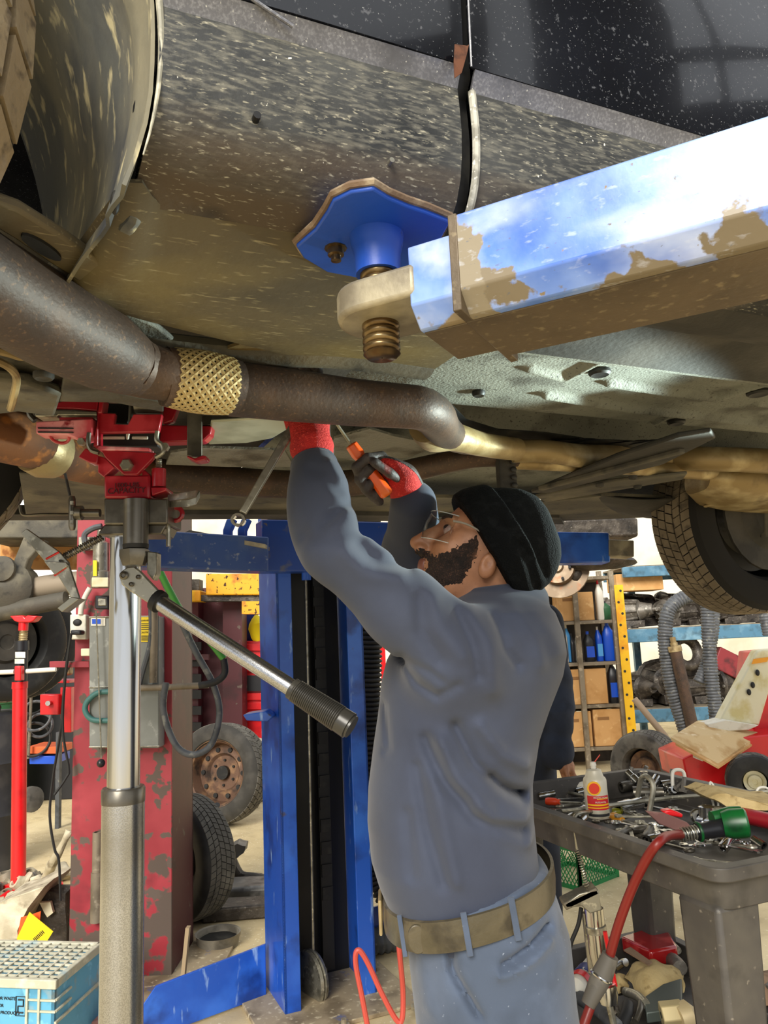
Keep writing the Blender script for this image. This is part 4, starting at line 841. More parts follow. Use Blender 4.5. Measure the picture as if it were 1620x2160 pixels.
# trousers
tr = [sec(1815, 818, 1146, YT, .185), sec(1860, 826, 1158, YT, .188), sec(1900, 840, 1172, YT, .19), sec(1960, 857, 1192, YT, .195), sec(2050, 866, 1200, YT, .2), sec(2170, 880, 1212, YT, .2), sec(2260, 900, 1212, YT, .2)]
kz = .50; hip = at(1045, 2200, YT)
F = Field((at(800, 1850, YT).x-.02, 1.18, -.0), (at(1215, 1950, YT).x+.05, 1.69, pz(1790)), .0065)
d = stack(F, tr, 2.3)
for sg, yy in ((-1, YT-.095), (1, YT+.095)):
    d = smin(d, rcone(F, (hip.x, yy, hip.z), (hip.x-.02, yy, kz), .115, .085), .04); d = smin(d, rcone(F, (hip.x-.02, yy, kz), (hip.x+.0, yy, .10), .085, .075), .03)
bf, bb = at(820, 1893, YT), at(1142, 1795, YT); sl = (bb.z-bf.z)/(bb.x-bf.x)
d = np.maximum(d, F.Z-(bf.z+.004+(F.X-bf.x)*sl))
for pts, am, wd in (([(945, 1955), (958, 2060), (1012, 2142)], -.012, .006), ([(1060, 2035), (1110, 2010), (1168, 1978)], -.014, .006), ([(1050, 2048), (1110, 2026), (1170, 1994)], .007, .007), ([(880, 1965), (890, 2080), (905, 2160)], .003, .012), ([(1100, 1930), (1150, 1880)], -.003, .012)):
    d = d-am*crease(F, C_(pts, 1.25), wd)*np.clip((1.44-F.Y)/.05, 0, 1)
F.d = d.astype(np.float32); fbuild(F, 'trousers', pants_m, man)
for yy in (YT-.095, YT+.095):
    b_ = MB(); b_.ball((hip.x-.05, yy, .055), 1, (.15, .052, .055), 16, 8); b_.v = [Vector((v.x, v.y, max(v.z, 0.0))) for v in b_.v]; build(b_, 'boot', blackrub, man)
# belt: a band round the tilted waist, with loops and a keeper
def waist(t, z_up, ex, y0=1885):
    a_f, a_b = at(818, 1880, YT), at(1148, 1800, YT); cx = (a_f.x+a_b.x)/2; rx = (a_b.x-a_f.x)/2+ex
    c_, s_ = math.cos(t), math.sin(t); q = (abs(c_)**2.2+abs(s_)**2.2)**(-1/2.2)
    x = cx+rx*q*c_; y = YT+(.188+ex)*q*s_; zf, zb = at(822, 1918, YT).z, at(1142, 1828, YT).z
    return Vector((x, y, zf+(zb-zf)*((x-a_f.x)/(a_b.x-a_f.x))+z_up))
N_ = 72; vs_ = []; 
for k in range(N_):
    t = 2*math.pi*k/N_
    for zu, ex in ((-.023, .004), (-.022, .009), (0, .0105), (.022, .009), (.023, .004)): vs_.append(waist(t, zu, ex))
build(MB().add(vs_, [(k*5+j, ((k+1) % N_)*5+j, ((k+1) % N_)*5+j+1, k*5+j+1) for k in range(N_) for j in range(4)]), 'belt', belt_m, man)
for xx, wd in ((985, 13), (1085, 14), (848, 10)):
    best = min((waist(t, 0, .013) for t in np.linspace(math.pi, 2*math.pi, 400)), key=lambda p_: abs((p_-EYE).dot(CRT)/dep(p_)*FPX+810-xx))
    tang = Vector((1, 0, .25)).normalized(); lpv = MB(); hw = mpx(wd/2, best)
    lpv.bar(best+Vector((-.003, .004, .030)), best+Vector((.004, .001, -.030)), hw*2, .005, (0, -1, 0)); build(lpv, 'belt_loop', pants_m, man, bev=.001)
best = min((waist(t, 0, .013) for t in np.linspace(math.pi, 2*math.pi, 400)), key=lambda p_: abs((p_-EYE).dot(CRT)/dep(p_)*FPX+810-880))
kp = MB(); pts_ = [best+Vector((mpx(22, best)*math.cos(t)*(1 if math.cos(t) > 0 else .9), -.002-.012*math.cos(t)*0, .021*math.sin(t)+mpx(22, best)*math.cos(t)*-.1)) for t in np.linspace(0, 2*math.pi, 24, endpoint=False)]
kp.prism(pts_, (0, .006, 0)); build(kp, 'belt_tip', belt_m, man, bev=.0015)
bk = waist(math.pi, 0, .014); build(MB().tube([bk+Vector((0, dy, dz)) for dy, dz in ((-.03, -.026), (-.03, .026), (.03, .026), (.03, -.026))], .003, 6, closed=True), 'belt_buckle', ochre_m, man)
# head
HP = math.radians(25); hf = Vector((-math.cos(HP), 0, math.sin(HP))); hu = Vector((math.sin(HP), 0, math.cos(HP))); hs = Vector((0, -1, 0))
HE = at(1018, 1187, YT); FR = (hf, hu, hs)
def H(f_, u_, s_=0): return HE+hf*f_+hu*u_+hs*s_
F = Field((at(845, 1200, YT).x-.02, YT-.12, pz(1320)), (at(1180, 1180, YT).x+.01, YT+.12, pz(1020)), .0028)
d = ell(F, H(-.012, .045), (.100, .092, .075), FR)
d = smin(d, ell(F, H(.040, -.012), (.062, .088, .060), FR), .02)
d = smin(d, ell(F, H(.052, -.066), (.050, .040, .047), FR), .02)
d = smin(d, ell(F, H(.083, -.086), (.020, .018, .022), FR), .015)
d = smin(d, ell(F, H(.083, .048), (.018, .011, .052), FR), .012)
for s_ in (-1, 1):
    d = smin(d, ell(F, H(.062, -.002, .038*s_), (.030, .028, .024), FR), .015)
    d = np.maximum(d, -(ell(F, H(.100, .026, .033*s_), (.016, .013, .018), FR))) if False else smin(d, d, 0)
    d = -smin(-d, ell(F, H(.102, .026, .033*s_), (.016, .014, .019), FR), .010)
    e1 = ell(F, H(-.004, -.012, .075*s_), (.015, .024, .009), FR); d = smin(d, e1, .006)
    d = -smin(-d, ell(F, H(-.003, -.006, .085*s_), (.007, .012, .006), FR), .005)
d = smin(d, rcone(F, H(.092, .034), H(.128, -.012), .010, .0125), .010)
d = smin(d, ell(F, H(.102, -.006), (.024, .026, .0145), FR), .010)
for s_ in (-1, 1): d = smin(d, ell(F, H(.115, -.021, .012*s_), (.013, .009, .0095), FR), .006)
for s_ in (-1, 1): d = -smin(-d, ell(F, H(.120, -.031, .008*s_), (.006, .006, .005), FR), .003)
d = smin(d, ell(F, H(.098, -.044), (.012, .010, .026), FR), .010)
d = smin(d, ell(F, H(.099, -.052), (.008, .006, .022), FR), .005)
d = smin(d, ell(F, H(.096, -.071), (.010, .007, .021), FR), .006)
d = -smin(-d, ell(F, H(.108, -.0615), (.016, .0048, .021), FR), .003)
nb = at(1062, 1300, YT); d = smin(d, rcone(F, H(-.035, -.03), nb, .058, .064), .03)
d = smin(d, rcone(F, H(.02, -.07), at(1010, 1300, YT), .035, .05), .03)
headd = d.copy(); F.d = d.astype(np.float32); body = fbuild(F, 'body', skin_m, man, relax=1)
cb_ = lambda x, y: (840+x*.2222, 1020+y*.2222)
bp_ = [xz(*cb_(x, y), YT-.05) for x, y in ((745, 480), (640, 545), (520, 610), (400, 665), (325, 668), (315, 615), (225, 590), (140, 612), (140, 665), (200, 690), (265, 715), (285, 770), (240, 835), (120, 830), (130, 900), (250, 960), (430, 990), (600, 950), (690, 800), (770, 610))]
from_noise = (np.sin(F.X*900)*np.sin(F.Z*760+1)*np.sin(F.Y*820))*.0006
thk = np.clip(-poly2(F, bp_)/.014, -1, 1)*.0042-.0006+np.random.default_rng(3).normal(0, .0011, headd.shape)
F.d = np.maximum(headd-thk, np.broadcast_to(poly2(F, bp_), headd.shape)-.004).astype(np.float32); fbuild(F, 'beard', beard_m, body, relax=0)
lp_ = [xz(*cb_(x, y), YT-.03) for x, y in ((150, 672), (265, 715), (275, 770), (230, 840), (120, 835), (120, 680))]
lipd = np.maximum(headd-.0012, poly2(F, lp_)); F.d = np.maximum(lipd, np.abs((F.X-HE.x)*hs.x+(F.Y-HE.y)*hs.y)-.026).astype(np.float32); fbuild(F, 'lips', lip_m, body, relax=0)
build(MB().ball(H(.090, -.060), 1, (.012, .020, .006)), 'teeth', teeth_m, body)
for s_ in (-1, 1): build(MB().ball(H(.080, .027, .033*s_), .0112), 'eye', eye_m, body); build(MB().ball(H(.0862, .030, .034*s_), .0066), 'iris', ink_m, body); build(MB().bar(H(.098, .047, .018*s_), H(.088, .050, .052*s_), .006, .008, hf), 'eyebrow', beard_m, body)
# knit cap
F = Field((at(940, 1200, YT).x, YT-.14, pz(1275)), (at(1185, 1180, YT).x+.03, YT+.14, pz(1010)), .0032)
ep0, ep1 = at(953, 1050, YT), at(1076, 1262, YT); et = (ep1-ep0).normalized(); en = Vector((-et.z, 0, et.x)); en = en if en.x > 0 else -en
pl_ = (F.X-ep0.x)*en.x+(F.Z-ep0.z)*en.z
hatpoly = [xz(x, y, YT) for x, y in ((948, 1050), (970, 1036), (1010, 1030), (1055, 1031), (1095, 1037), (1125, 1056), (1142, 1085), (1152, 1115), (1166, 1150), (1169, 1180), (1162, 1208), (1148, 1232), (1130, 1248), (1112, 1258), (1085, 1258), (1060, 1252), (1000, 1160))]
dome = smin(ell(F, H(-.020, .046), (.115, .105, .090), FR), ell(F, at(1100, 1140, YT), (.085, .085, .09), None), .03)
dome = smin(dome, ell(F, at(1105, 1180, YT), (.072, .078, .075), None), .03)
cuff = np.maximum(smin(ell(F, H(-.014, .046), (.124, .112, .101), FR), ell(F, at(1062, 1190, YT), (.088, .098, .078), None), .03)-.004, np.maximum(-pl_, pl_-.060))
d = np.maximum(dome, -pl_+.004); d = smin(d, cuff, .003)
d = d-.0012*np.sin(((F.X-ep0.x)*et.x+(F.Z-ep0.z)*et.z)*700)*0
for pts, am, wd in (([(1045, 1100), (1100, 1165), (1135, 1245)], -.006, .008), ([(1090, 1150), (1130, 1190), (1150, 1215)], -.004, .010)): d = d-am*crease(F, C_(pts, YT-.08), wd)
d = -smin(-d, -np.broadcast_to(poly2(F, hatpoly), d.shape), .018)-.003
F.d = np.maximum(d, -ell(F, H(-.012, .045), (.098, .090, .073), FR)).astype(np.float32); fbuild(F, 'knit_cap', hat_m, man)
# safety glasses
gl = MB(); rows = []
for j, (u_, k_) in enumerate(((.052, 0), (.043, .6), (.030, 1), (.015, 1), (.002, .6), (-.004, 0))):
    row = []
    for i in range(29):
        t = -1+2*i/28; s_ = .072*t; nose_dip = .012*math.exp(-(t/.16)**2) if j > 3 else 0
        row.append(H(.128-.050*abs(t)**2.4-.004*abs(u_-.025)/.03, u_+nose_dip+(.004*abs(t) if j > 3 else 0), s_))
    rows.append(row)
gl.grid(rows); glo = build(gl, 'glasses_lens', glass_m, man, solid=.0018)
gr_ = MB(); gr_.tube([rows[0][i] for i in range(29)], .0009, 6); gr_.tube([rows[-1][i] for i in range(29)], .0008, 6); build(gr_, 'lens_edge', M('clear_frame_edge', '#e8eeec', .3, 0, trans=.3), glo)
for s_ in (-1, 1):
    tp = MB(); tp.tube(spl([H(.080, .040, .072*s_), H(.055, .042, .082*s_), H(.02, .036, .093*s_), H(-.03, .028, .099*s_)], 5), [.0042, .0040, .003, .002], 8, flat=.5); build(tp, 'glasses_temple', M('clear_temple', '#a8a294', .3, 0, trans=.3) if s_ < 0 else bpy.data.materials['clear_temple'], man)
# gloves
def glove(wrist, knuck, palmn, elbow, fingers, thumb, parent, rp=.034, rf=.0098):
    allp = [wrist, knuck]+[p_ for f_ in fingers+[thumb] for p_ in f_]
    lo_ = [min(p_[i] for p_ in allp)-.07 for i in range(3)]; hi_ = [max(p_[i] for p_ in allp)+.07 for i in range(3)]
    F = Field(lo_, hi_, .0026); ad = (wrist-elbow).normalized()
    fd = (knuck-wrist).normalized(); sd2 = fd.cross(palmn).normalized(); pn = sd2.cross(fd).normalized()
    mid = (wrist+knuck)/2+fd*.004; L = (knuck-wrist).length
    palm = ell(F, mid, (L*.62, .043, .019), (fd, sd2, pn)); palm = smin(palm, rcone(F, wrist-ad*.03, wrist+fd*.02, .037, .031), .02)
    red = palm; k2 = (F.X-mid.x)*pn.x+(F.Y-mid.y)*pn.y+(F.Z-mid.z)*pn.z
    dark = None
    for f_ in fingers+[thumb]:
        for a_, b_ in zip(f_[:-1], f_[1:]):
            q = rcone(F, a_, b_, rf, rf*.95); dark = q if dark is None else smin(dark, q, .003)
    F.d = red.astype(np.float32); o1 = fbuild(F, 'glove', redglove, parent)
    dk = smin(dark, np.maximum(palm-.0016, k2+.004), .006); F.d = dk.astype(np.float32); fbuild(F, 'glove_grip_coating', palmglove, o1)
    bmx = MB(); bmx.tube([wrist-ad*.036, wrist-ad*.03, wrist-ad*.018], [.036, .0385, .037], 20); build(bmx, 'glove_hem', redglove, o1)
# right hand round the screwdriver
s0, s1, s2 = at(706, 888, 1.385), at(742, 940, 1.41), at(818, 1046, 1.44)
sdv = (s2-s1).normalized()
wr = at(862, 1022, 1.48); kn = at(802, 978, 1.435)
palmn = Vector((-.35, -.3, -.9)).normalized()
def P(x, y, Y): return at(x, y, Y)
fing = [[P(806, 962, 1.43), P(775, 966, 1.40), P(752, 985, 1.405), P(760, 1008, 1.43)],
        [P(803, 975, 1.445), P(778, 990, 1.415), P(758, 1012, 1.42), P(772, 1030, 1.44)],
        [P(808, 988, 1.455), P(790, 1010, 1.43), P(772, 1032, 1.435), P(786, 1046, 1.452)],
        [P(820, 1000, 1.462), P(806, 1026, 1.445), P(790, 1048, 1.45), P(800, 1058, 1.462)]]
thumb = [P(850, 1015, 1.455), P(822, 998, 1.415), P(790, 975, 1.395)]
glove(wr, kn, palmn, eR, fing, thumb, man)
# left hand, up behind the exhaust pipe, round the spanner
wl2 = at(652, 918, 1.30); kl = at(640, 815, 1.33)
fl = [[kl+Vector((-.03+.02*i, .0, .0)), kl+Vector((-.034+.02*i, -.01, .034)), kl+Vector((-.036+.02*i, -.036, .044)), kl+Vector((-.036+.02*i, -.048, .022))] for i in range(4)]
fl = [[Vector((p_.x, p_.y+.0, p_.z)) for p_ in f_] for f_ in fl]
tl = [wl2+Vector((-.03, .0, .03)), wl2+Vector((-.052, -.015, .055)), wl2+Vector((-.055, -.025, .085))]
glove(wl2, kl, Vector((0, -1, .1)), eL, fl, tl, man)
# screwdriver in the right hand
scd = root('screwdriver', s2, 'screwdriver with orange faceted handle held in the gloved hand under the exhaust', 'screwdriver')
build(MB().tube([s0+(s0-s1)*.4, s1], [.0026, .0032], 10), 'shaft', galv_m, scd)
hp = MB(); L_ = (s2-s1).length; hp.lathe(s1, sdv, [(-.004, .003), (-.002, .0125), (.02, .0135), (.03, .0105), (.045, .0115), (.08, .0135), (L_-.006, .0140), (L_-.001, .012), (L_, 0)], 6); build(hp, 'handle', orange_m, scd, bev=.002)
# combination spanner held up in the left hand
w0, w1 = at(610, 915, 1.29), at(503, 1097, 1.24)
wrn = root('combination_spanner', w1, 'long chrome combination spanner hanging from the raised gloved hand, ring end down', 'spanner')
dr = (w0-w1).normalized(); build(MB().bar(w1+dr*.014, w0+dr*.05, .013, .006, (0, -1, 0), .016, .007), 'shank', galv_m, wrn, bev=.002)
nrm = dr.cross(Vector((1, 0, 0))).normalized(); rg = MB(); R1, R2, hh = mpx(15, w1), mpx(10, w1), .006; vs_ = []; sdx = Vector((dr.z, 0, -dr.x)).normalized(); fwd = Vector((0, 1, 0)); rd = lambda a: dr*math.cos(a)+sdx*math.sin(a)
for k in range(24):
    a = 2*math.pi*k/24; r_i = R2*(1 if k % 4 < 2 else .9)
    vs_ += [w1+rd(a)*R1-fwd*hh, w1+rd(a)*R1+fwd*hh, w1+rd(a)*r_i+fwd*hh, w1+rd(a)*r_i-fwd*hh]
build(rg.add(vs_, [(k*4+j, ((k+1) % 24)*4+j, ((k+1) % 24)*4+(j+1) % 4, k*4+(j+1) % 4) for k in range(24) for j in range(4)]), 'ring_end', chrome_m, wrn)
# second worker behind
Y2 = 3.4
navy = M('navy_coverall', '#1d2433', 0.85, 0, [('#2a3346', 6, .48, .66), ('#141a26', 9, .55, .7)], bump=(300, .08))
man2 = root('person', (at(1130, 1600, Y2).x, Y2, 0), 'person in dark navy coverall standing behind the capped worker, one arm hanging down', 'person')
s2_, e2_, w2_ = at(1146, 1315, Y2-.16), at(1168, 1450, Y2-.2), at(1176, 1588, Y2-.24)
cx2 = at(1095, 1400, Y2).x
F = Field((cx2-.30, Y2-.42, 0), (cx2+.30, Y2+.32, s2_.z+.12), .011)
d = smin(rcone(F, (cx2, Y2, s2_.z-.06), (cx2, Y2, 1.0), .15, .155), ell(F, (cx2, Y2, s2_.z-.05), (.13, .21, .12)), .06)
d = smin(d, rcone(F, s2_, e2_, .085, .076), .05); d = smin(d, rcone(F, e2_, w2_, .076, .066), .03)
d = smin(d, rcone(F, (cx2, Y2+.2, s2_.z-.02), (cx2-.1, Y2+.22, 1.15), .07, .06), .04)
for yy in (-.1, .1): d = smin(d, rcone(F, (cx2, Y2+yy, .95), (cx2, Y2+yy, .06), .11, .08), .05)
for pts, am, wd in (([(1130, 1380), (1190, 1400)], -.012, .02), ([(1140, 1440), (1200, 1450)], -.012, .02), ([(1150, 1500), (1205, 1490)], .012, .02), ([(1140, 1540), (1210, 1555)], -.012, .018)): d = d-am*crease(F, C_(pts, Y2-.2), wd)
F.d = d.astype(np.float32); fbuild(F, 'coverall', navy, man2)
hx2 = at(1050, 1165, Y2)
F = Field((cx2-.2, Y2-.38, w2_.z-.16), (cx2+.25, Y2+.16, hx2.z+.16), .0085)
d = smin(ell(F, hx2, (.10, .076, .115)), rcone(F, hx2+Vector((.02, 0, -.06)), (cx2, Y2, s2_.z), .055, .06), .03)
d = smin(d, ell(F, hx2+Vector((-.10, 0, -.01)), (.018, .012, .02)), .01)
d = smin(d, rcone(F, (cx2, Y2, s2_.z), e2_, .05, .04), .04); d = smin(d, rcone(F, e2_, w2_, .04, .03), .02)
pm = w2_+Vector((.028, -.01, -.05)); d = smin(d, rcone(F, w2_, pm, .03, .034), .02)
for k in range(4): b0 = pm+Vector((.02-.012*k, -.02+.014*k, -.02)); d = smin(d, rcone(F, b0, b0+Vector((.012, -.008, -.04)), .0105, .010), .005); d = smin(d, rcone(F, b0+Vector((.012, -.008, -.04)), b0+Vector((.0, -.02, -.065)), .010, .009), .004)
d = smin(d, rcone(F, pm+Vector((-.01, -.03, .01)), pm+Vector((-.005, -.05, -.045)), .011, .010), .006)
F.d = d.astype(np.float32); fbuild(F, 'body', skin_m, man2)
build(MB().ball(hx2+Vector((.012, 0, .03)), 1, (.108, .084, .10), 20, 12), 'hair', ink_m, man2)
# ------------------------------------------------------------------ more materials
card_m = M('brown_cardboard', '#c89a62', 0.85, 0, [('#b98a52', 6, .5, .66), ('#d8b07a', 14, .58, .7)])
card2 = M('worn_cardboard', '#d2b585', 0.85, 0, [('#b8925e', 9, .5, .66), ('#e3cda6', 20, .58, .7)])
cartp = M('grey_plastic_cart', '#46423e', 0.5, 0, [('#565149', 6, .46, .66), ('#35322e', 10, .52, .7), ('#7f776a', 50, .66, .74)], bump=(50, .05))
shelfm = M('worn_shelf_steel', '#877b68', 0.6, 0.3, [('#6a5f4e', 9, .5, .66), ('#a89c86', 25, .58, .7)])
rackblue = M('pale_blue_rack', '#44708a', 0.6, 0, [('#6f93a6', 5, .5, .66), ('#33505f', 12, .5, .7)])
greasy = M('greasy_cast_iron', '#3b352f', 0.5, 0.35, [('#59524a', 12, .48, .64), ('#1e1b18', 9, .52, .68), ('#7a746a', 45, .62, .72)], bump=(60, .35))
alucast = M('cast_aluminium', '#77726a', 0.5, 0.5, [('#56524b', 10, .48, .66), ('#9b968c', 30, .58, .7)], bump=(60, .3))
blueplast = M('blue_plastic', '#1450c8', 0.35); ltblue = M('light_blue_plastic', '#4f9fe0', 0.35); blackplast = M('black_plastic', '#1d1d20', 0.35); whiteplast = M('milky_plastic', '#dcd8cc', 0.45)
cratebl = M('dusty_light_blue_crate', '#5fa6c8', 0.6, 0, [('#4b8aa8', 7, .48, .66), ('#a59c80', 8, .56, .68), ('#7fc2e2', 20, .6, .7)])
cratetop = M('dusty_crate_grid', '#b9b6a0', 0.7, 0, [('#d6d2bc', 20, .5, .66), ('#8aa8b0', 9, .56, .7)])
dustscrap = M('dusty_scrap_metal', '#b5ab92', 0.65, 0.2, [('#d8cfb6', 9, .46, .64), ('#877c66', 14, .54, .68)], bump=(50, .2))
tagyel = M('yellow_paper_tag', '#f0d010', 0.6); tagor = M('orange_paper_tag', '#e8561a', 0.6)
clothtan = M('tan_shop_rag', '#c2ab78', 0.9, 0, [('#a8905e', 14, .48, .66), ('#8a7448', 30, .6, .72)], bump=(80, .3))
clothbr = M('brown_shop_rag', '#8a6f56', 0.9, 0, [('#6d5540', 14, .48, .66)], bump=(80, .3))
taill = M('red_lamp_lens', '#a01a1c', 0.15, 0, [('#c8403c', 12, .52, .66)], coat=.6)
hosered = M('red_rubber_hose', '#7c221b', 0.4, 0, [('#7a1e18', 14, .5, .66)]); hosepink = M('salmon_air_hose', '#d4574a', 0.45)
airgreen = M('green_tool_housing', '#0e5a26', 0.35, 0, [('#0a3016', 16, .5, .68)]); toolred = M('dark_red_tool_grip', '#8e1420', 0.35)
mgreen = M('green_milk_crate', '#1f8a4a', 0.5, 0, [('#2f6a44', 9, .5, .66)])
cream = M('cream_control_panel', '#e6e0c0', 0.5, 0, [('#d2c48a', 9, .5, .66)])
copper = M('heat_tinted_disc', '#8c7a66', 0.45, 0.75, [('#a8643c', 6, .56, .64), ('#b5a48c', 9, .5, .7)])
greentank = M('dark_green_tank', '#245a34', 0.5, 0, [('#1c4226', 6, .5, .66)]); sackblk = M('black_drum', '#26262a', 0.6, 0, [('#3c3a3a', 6, .5, .66)])
tire_old = M('dusty_grey_tire', '#55524c', 0.85, 0, [('#6f6c64', 8, .46, .64), ('#3a3834', 14, .55, .7)], bump=(80, .15))
def boxpx(x0, y0, x1, y1, Y, dpt, mb=None):
    mb = mb or MB(); return mb.prism([at(x0, y0, Y), at(x1, y0, Y), at(x1, y1, Y), at(x0, y1, Y)], (0, dpt, 0))
def pth(pts, Y): return [at(p_[0], p_[1], p_[2] if len(p_) > 2 else Y) for p_ in pts]
def ribbed(path, r, pitch, n=14, dp=.12):
    path = spl(path, 24); L = [0]
    for a_, b_ in zip(path[:-1], path[1:]): L.append(L[-1]+(b_-a_).length)
    tot = L[-1]; N = int(tot/pitch*3); out = []; rr = []
    for i in range(N+1):
        s_ = tot*i/N; j = min(len(L)-2, int(np.searchsorted(L, s_, 'right')-1)); f_ = (s_-L[j])/max(1e-9, L[j+1]-L[j]); out.append(path[j].lerp(path[j+1], f_)); rr.append(r*(1+dp*(.5 if i % 3 == 0 else (-.9 if i % 3 == 1 else .5))))
    return MB().tube(out, rr, n)
# ------------------------------------------------------------------ maroon lift column with controls (left)
RY = 3.55
xl, xr = at(145, 2000, RY).x, at(362, 2060, RY).x
rp = root('lift_post', ((xl+xr)/2, RY, 0), 'worn maroon lift column with grey control box at left', 'lift column')
R_ = lambda mb, nm, mt, **k: build(mb, nm, mt, rp, **k)
R_(MB().box(((xl+xr)/2, RY+.006, 1.25), (xr-xl, .012, 2.5)), 'front_plate', maroon_m, bev=.002)
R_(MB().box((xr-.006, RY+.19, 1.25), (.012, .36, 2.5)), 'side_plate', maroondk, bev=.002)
R_(MB().box((xl+.006, RY+.19, 1.25), (.012, .36, 2.5)), 'side_plate', maroon_m, bev=.002)
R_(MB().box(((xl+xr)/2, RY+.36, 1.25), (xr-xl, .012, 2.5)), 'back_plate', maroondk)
R_(MB().box(((xl+xr)/2+.05, RY+.1, .008), (.75, .75, .016)), 'base_plate', bpy.data.materials['dusty_base_plate'])
b0, b1 = at(188, 1300, RY-.09), at(335, 1578, RY-.09)
R_(boxpx(188, 1300, 335, 1578, RY-.09, .09), 'control_box', greybox, bev=.004)
for y in (1302, 1450, 1576): R_(MB().tube(pth([(188, y), (336, y-2)], RY-.092), .004, 6), 'box_trim', galv_m)
R_(boxpx(192, 1302, 222, 1320, RY-.094, .002), 'maker_label', white_m); R_(boxpx(194, 1306, 212, 1316, RY-.096, .002), 'label_print', blueplast)
R_(boxpx(296, 1300, 319, 1354, RY-.094, .002), 'warning_label', M('yellow_label', '#f2d21c', .5))
for y, s_ in ((1309, 'WARNING'), (1334, 'CAUTION')): q = at(307, y, RY-.096); text('warning_text', s_, mpx(5, q), q, (1, 0, 0), (0, 0, 1), ink_m, rp)
for y in (1315, 1319, 1323, 1327, 1341, 1345, 1349): R_(boxpx(298, y, 316, y+1.6, RY-.0955, .001), 'label_line', ink_m)
# pump motor
mq0, mq1 = at(212, 1240, RY-.12), at(212, 1120, RY-.12); R_(MB().lathe(mq0, (0, 0, 1), [(0, 0), (0, mpx(20, mq0)), (.07, mpx(20, mq0)), (.075, mpx(17, mq0)), (.2, mpx(16, mq0)), (.21, mpx(9, mq0)), (.26, mpx(8, mq0))], 20), 'pump_motor', galv_m)
R_(boxpx(196, 1182, 204, 1215, RY-.17, .006), 'motor_label', M('yellow_sticker', '#f4dc18', .5)); R_(boxpx(193, 1218, 228, 1238, RY-.165, .01), 'motor_flange', cream, bev=.003)
R_(boxpx(165, 1132, 200, 1160, RY-.06, .05), 'switch_box', galv_m, bev=.004); R_(boxpx(200, 1256, 229, 1285, RY-.09, .05), 'switch', blackplast, bev=.006); R_(boxpx(206, 1262, 224, 1278, RY-.095, .02), 'switch_lever', galv_m, bev=.004)
R_(MB().tube(spl(pth([(190, 1240), (180, 1258), (172, 1280), (170, 1296)], RY-.05), 5), .012, 10), 'armoured_cable', whiteplast)
R_(boxpx(147, 1296, 181, 1349, RY-.05, .05), 'outlet_box', white_m, bev=.006)
q = at(163, 1313, RY-.052); R_(MB().ball(q, 1, (.02, .006, .016)), 'outlet_socket', ink_m); R_(boxpx(148, 1329, 170, 1339, RY-.1, .05), 'plug', blackplast, bev=.006)
R_(boxpx(170, 1368, 189, 1384, RY-.09, .05), 'spare_plug', cream, bev=.004); R_(boxpx(104, 1395, 188, 1408, RY-.04, .05), 'crossbar', maroon_m, bev=.002)
R_(MB().tube(pth([(204, 1288), (203, 1290), (214, 1600)], RY-.13), .003, 6), 'pull_cord', galv_m); R_(MB().ball(at(213, 1610, RY-.13), .018), 'pull_ball', blackplast)
R_(MB().tube(spl(pth([(230, 1459), (205, 1462), (184, 1480), (180, 1500), (195, 1518), (230, 1520)], RY-.11), 6), .012, 10), 'hydraulic_hose', teal_m)
R_(MB().tube(pth([(325, 1280), (323, 1440)], RY-.11), .017, 10), 'steel_conduit', shelfm); R_(MB().tube(pth([(296, 1451), (345, 1450), (440, 1445)], RY-.12), .014, 10), 'steel_conduit', shelfm)
R_(MB().tube(spl(pth([(318, 1280), (318, 1350), (300, 1420), (290, 1460)], RY-.115), 5), .012, 8), 'grey_cable', greyhose)
R_(MB().tube(spl(pth([(335, 1205), (352, 1240), (385, 1317), (414, 1377), (450, 1444), (463, 1507), (445, 1571), (406, 1592), (370, 1570), (345, 1500), (350, 1440)], RY-.2), 6), .014, 10), 'drooping_hose', greyhose)
R_(MB().tube(spl(pth([(335, 1200), (360, 1250), (390, 1300), (440, 1350), (472, 1390)], RY-.22), 6), .015, 10), 'green_hose', green_m)
R_(MB().tube(spl(pth([(472, 1390), (474, 1420), (455, 1438), (420, 1446)], RY-.22), 6), .015, 10), 'black_hose', blackrub)
q0, q1 = at(203, 1755, RY-.03), at(203, 1945, RY-.03); R_(MB().lathe(q1, (0, 0, 1), [(0, .012), (0, mpx(12, q0)), ((q0.z-q1.z)*.55, mpx(12, q0)), ((q0.z-q1.z)*.55, mpx(10, q0)), (q0.z-q1.z, mpx(10, q0)), (q0.z-q1.z, .015)], 16), 'cable_tube', shelfm)
R_(MB().tube(spl(pth([(185, 1160), (178, 1130), (195, 1115), (215, 1110)], RY-.1), 5), .014, 8), 'motor_hose', greyhose)
# second maroon column further back
rp2 = root('lift_post', at(450, 1650, 7.4).xy.to_3d(), 'dark maroon lift column with slotted ladder behind the jack handle', 'lift column')
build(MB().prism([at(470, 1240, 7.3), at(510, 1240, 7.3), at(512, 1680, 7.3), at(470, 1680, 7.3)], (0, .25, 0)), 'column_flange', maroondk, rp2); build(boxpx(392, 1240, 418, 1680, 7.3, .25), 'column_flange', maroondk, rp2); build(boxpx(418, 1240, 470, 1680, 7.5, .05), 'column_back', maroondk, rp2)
for k in range(9): build(boxpx(402, 1320+k*34, 424, 1338+k*34, 7.25, .04), 'ladder_slot', ink_m, rp2)
build(boxpx(360, 1380, 440, 1392, 7.2, .05), 'column_crossbar', maroondk, rp2)
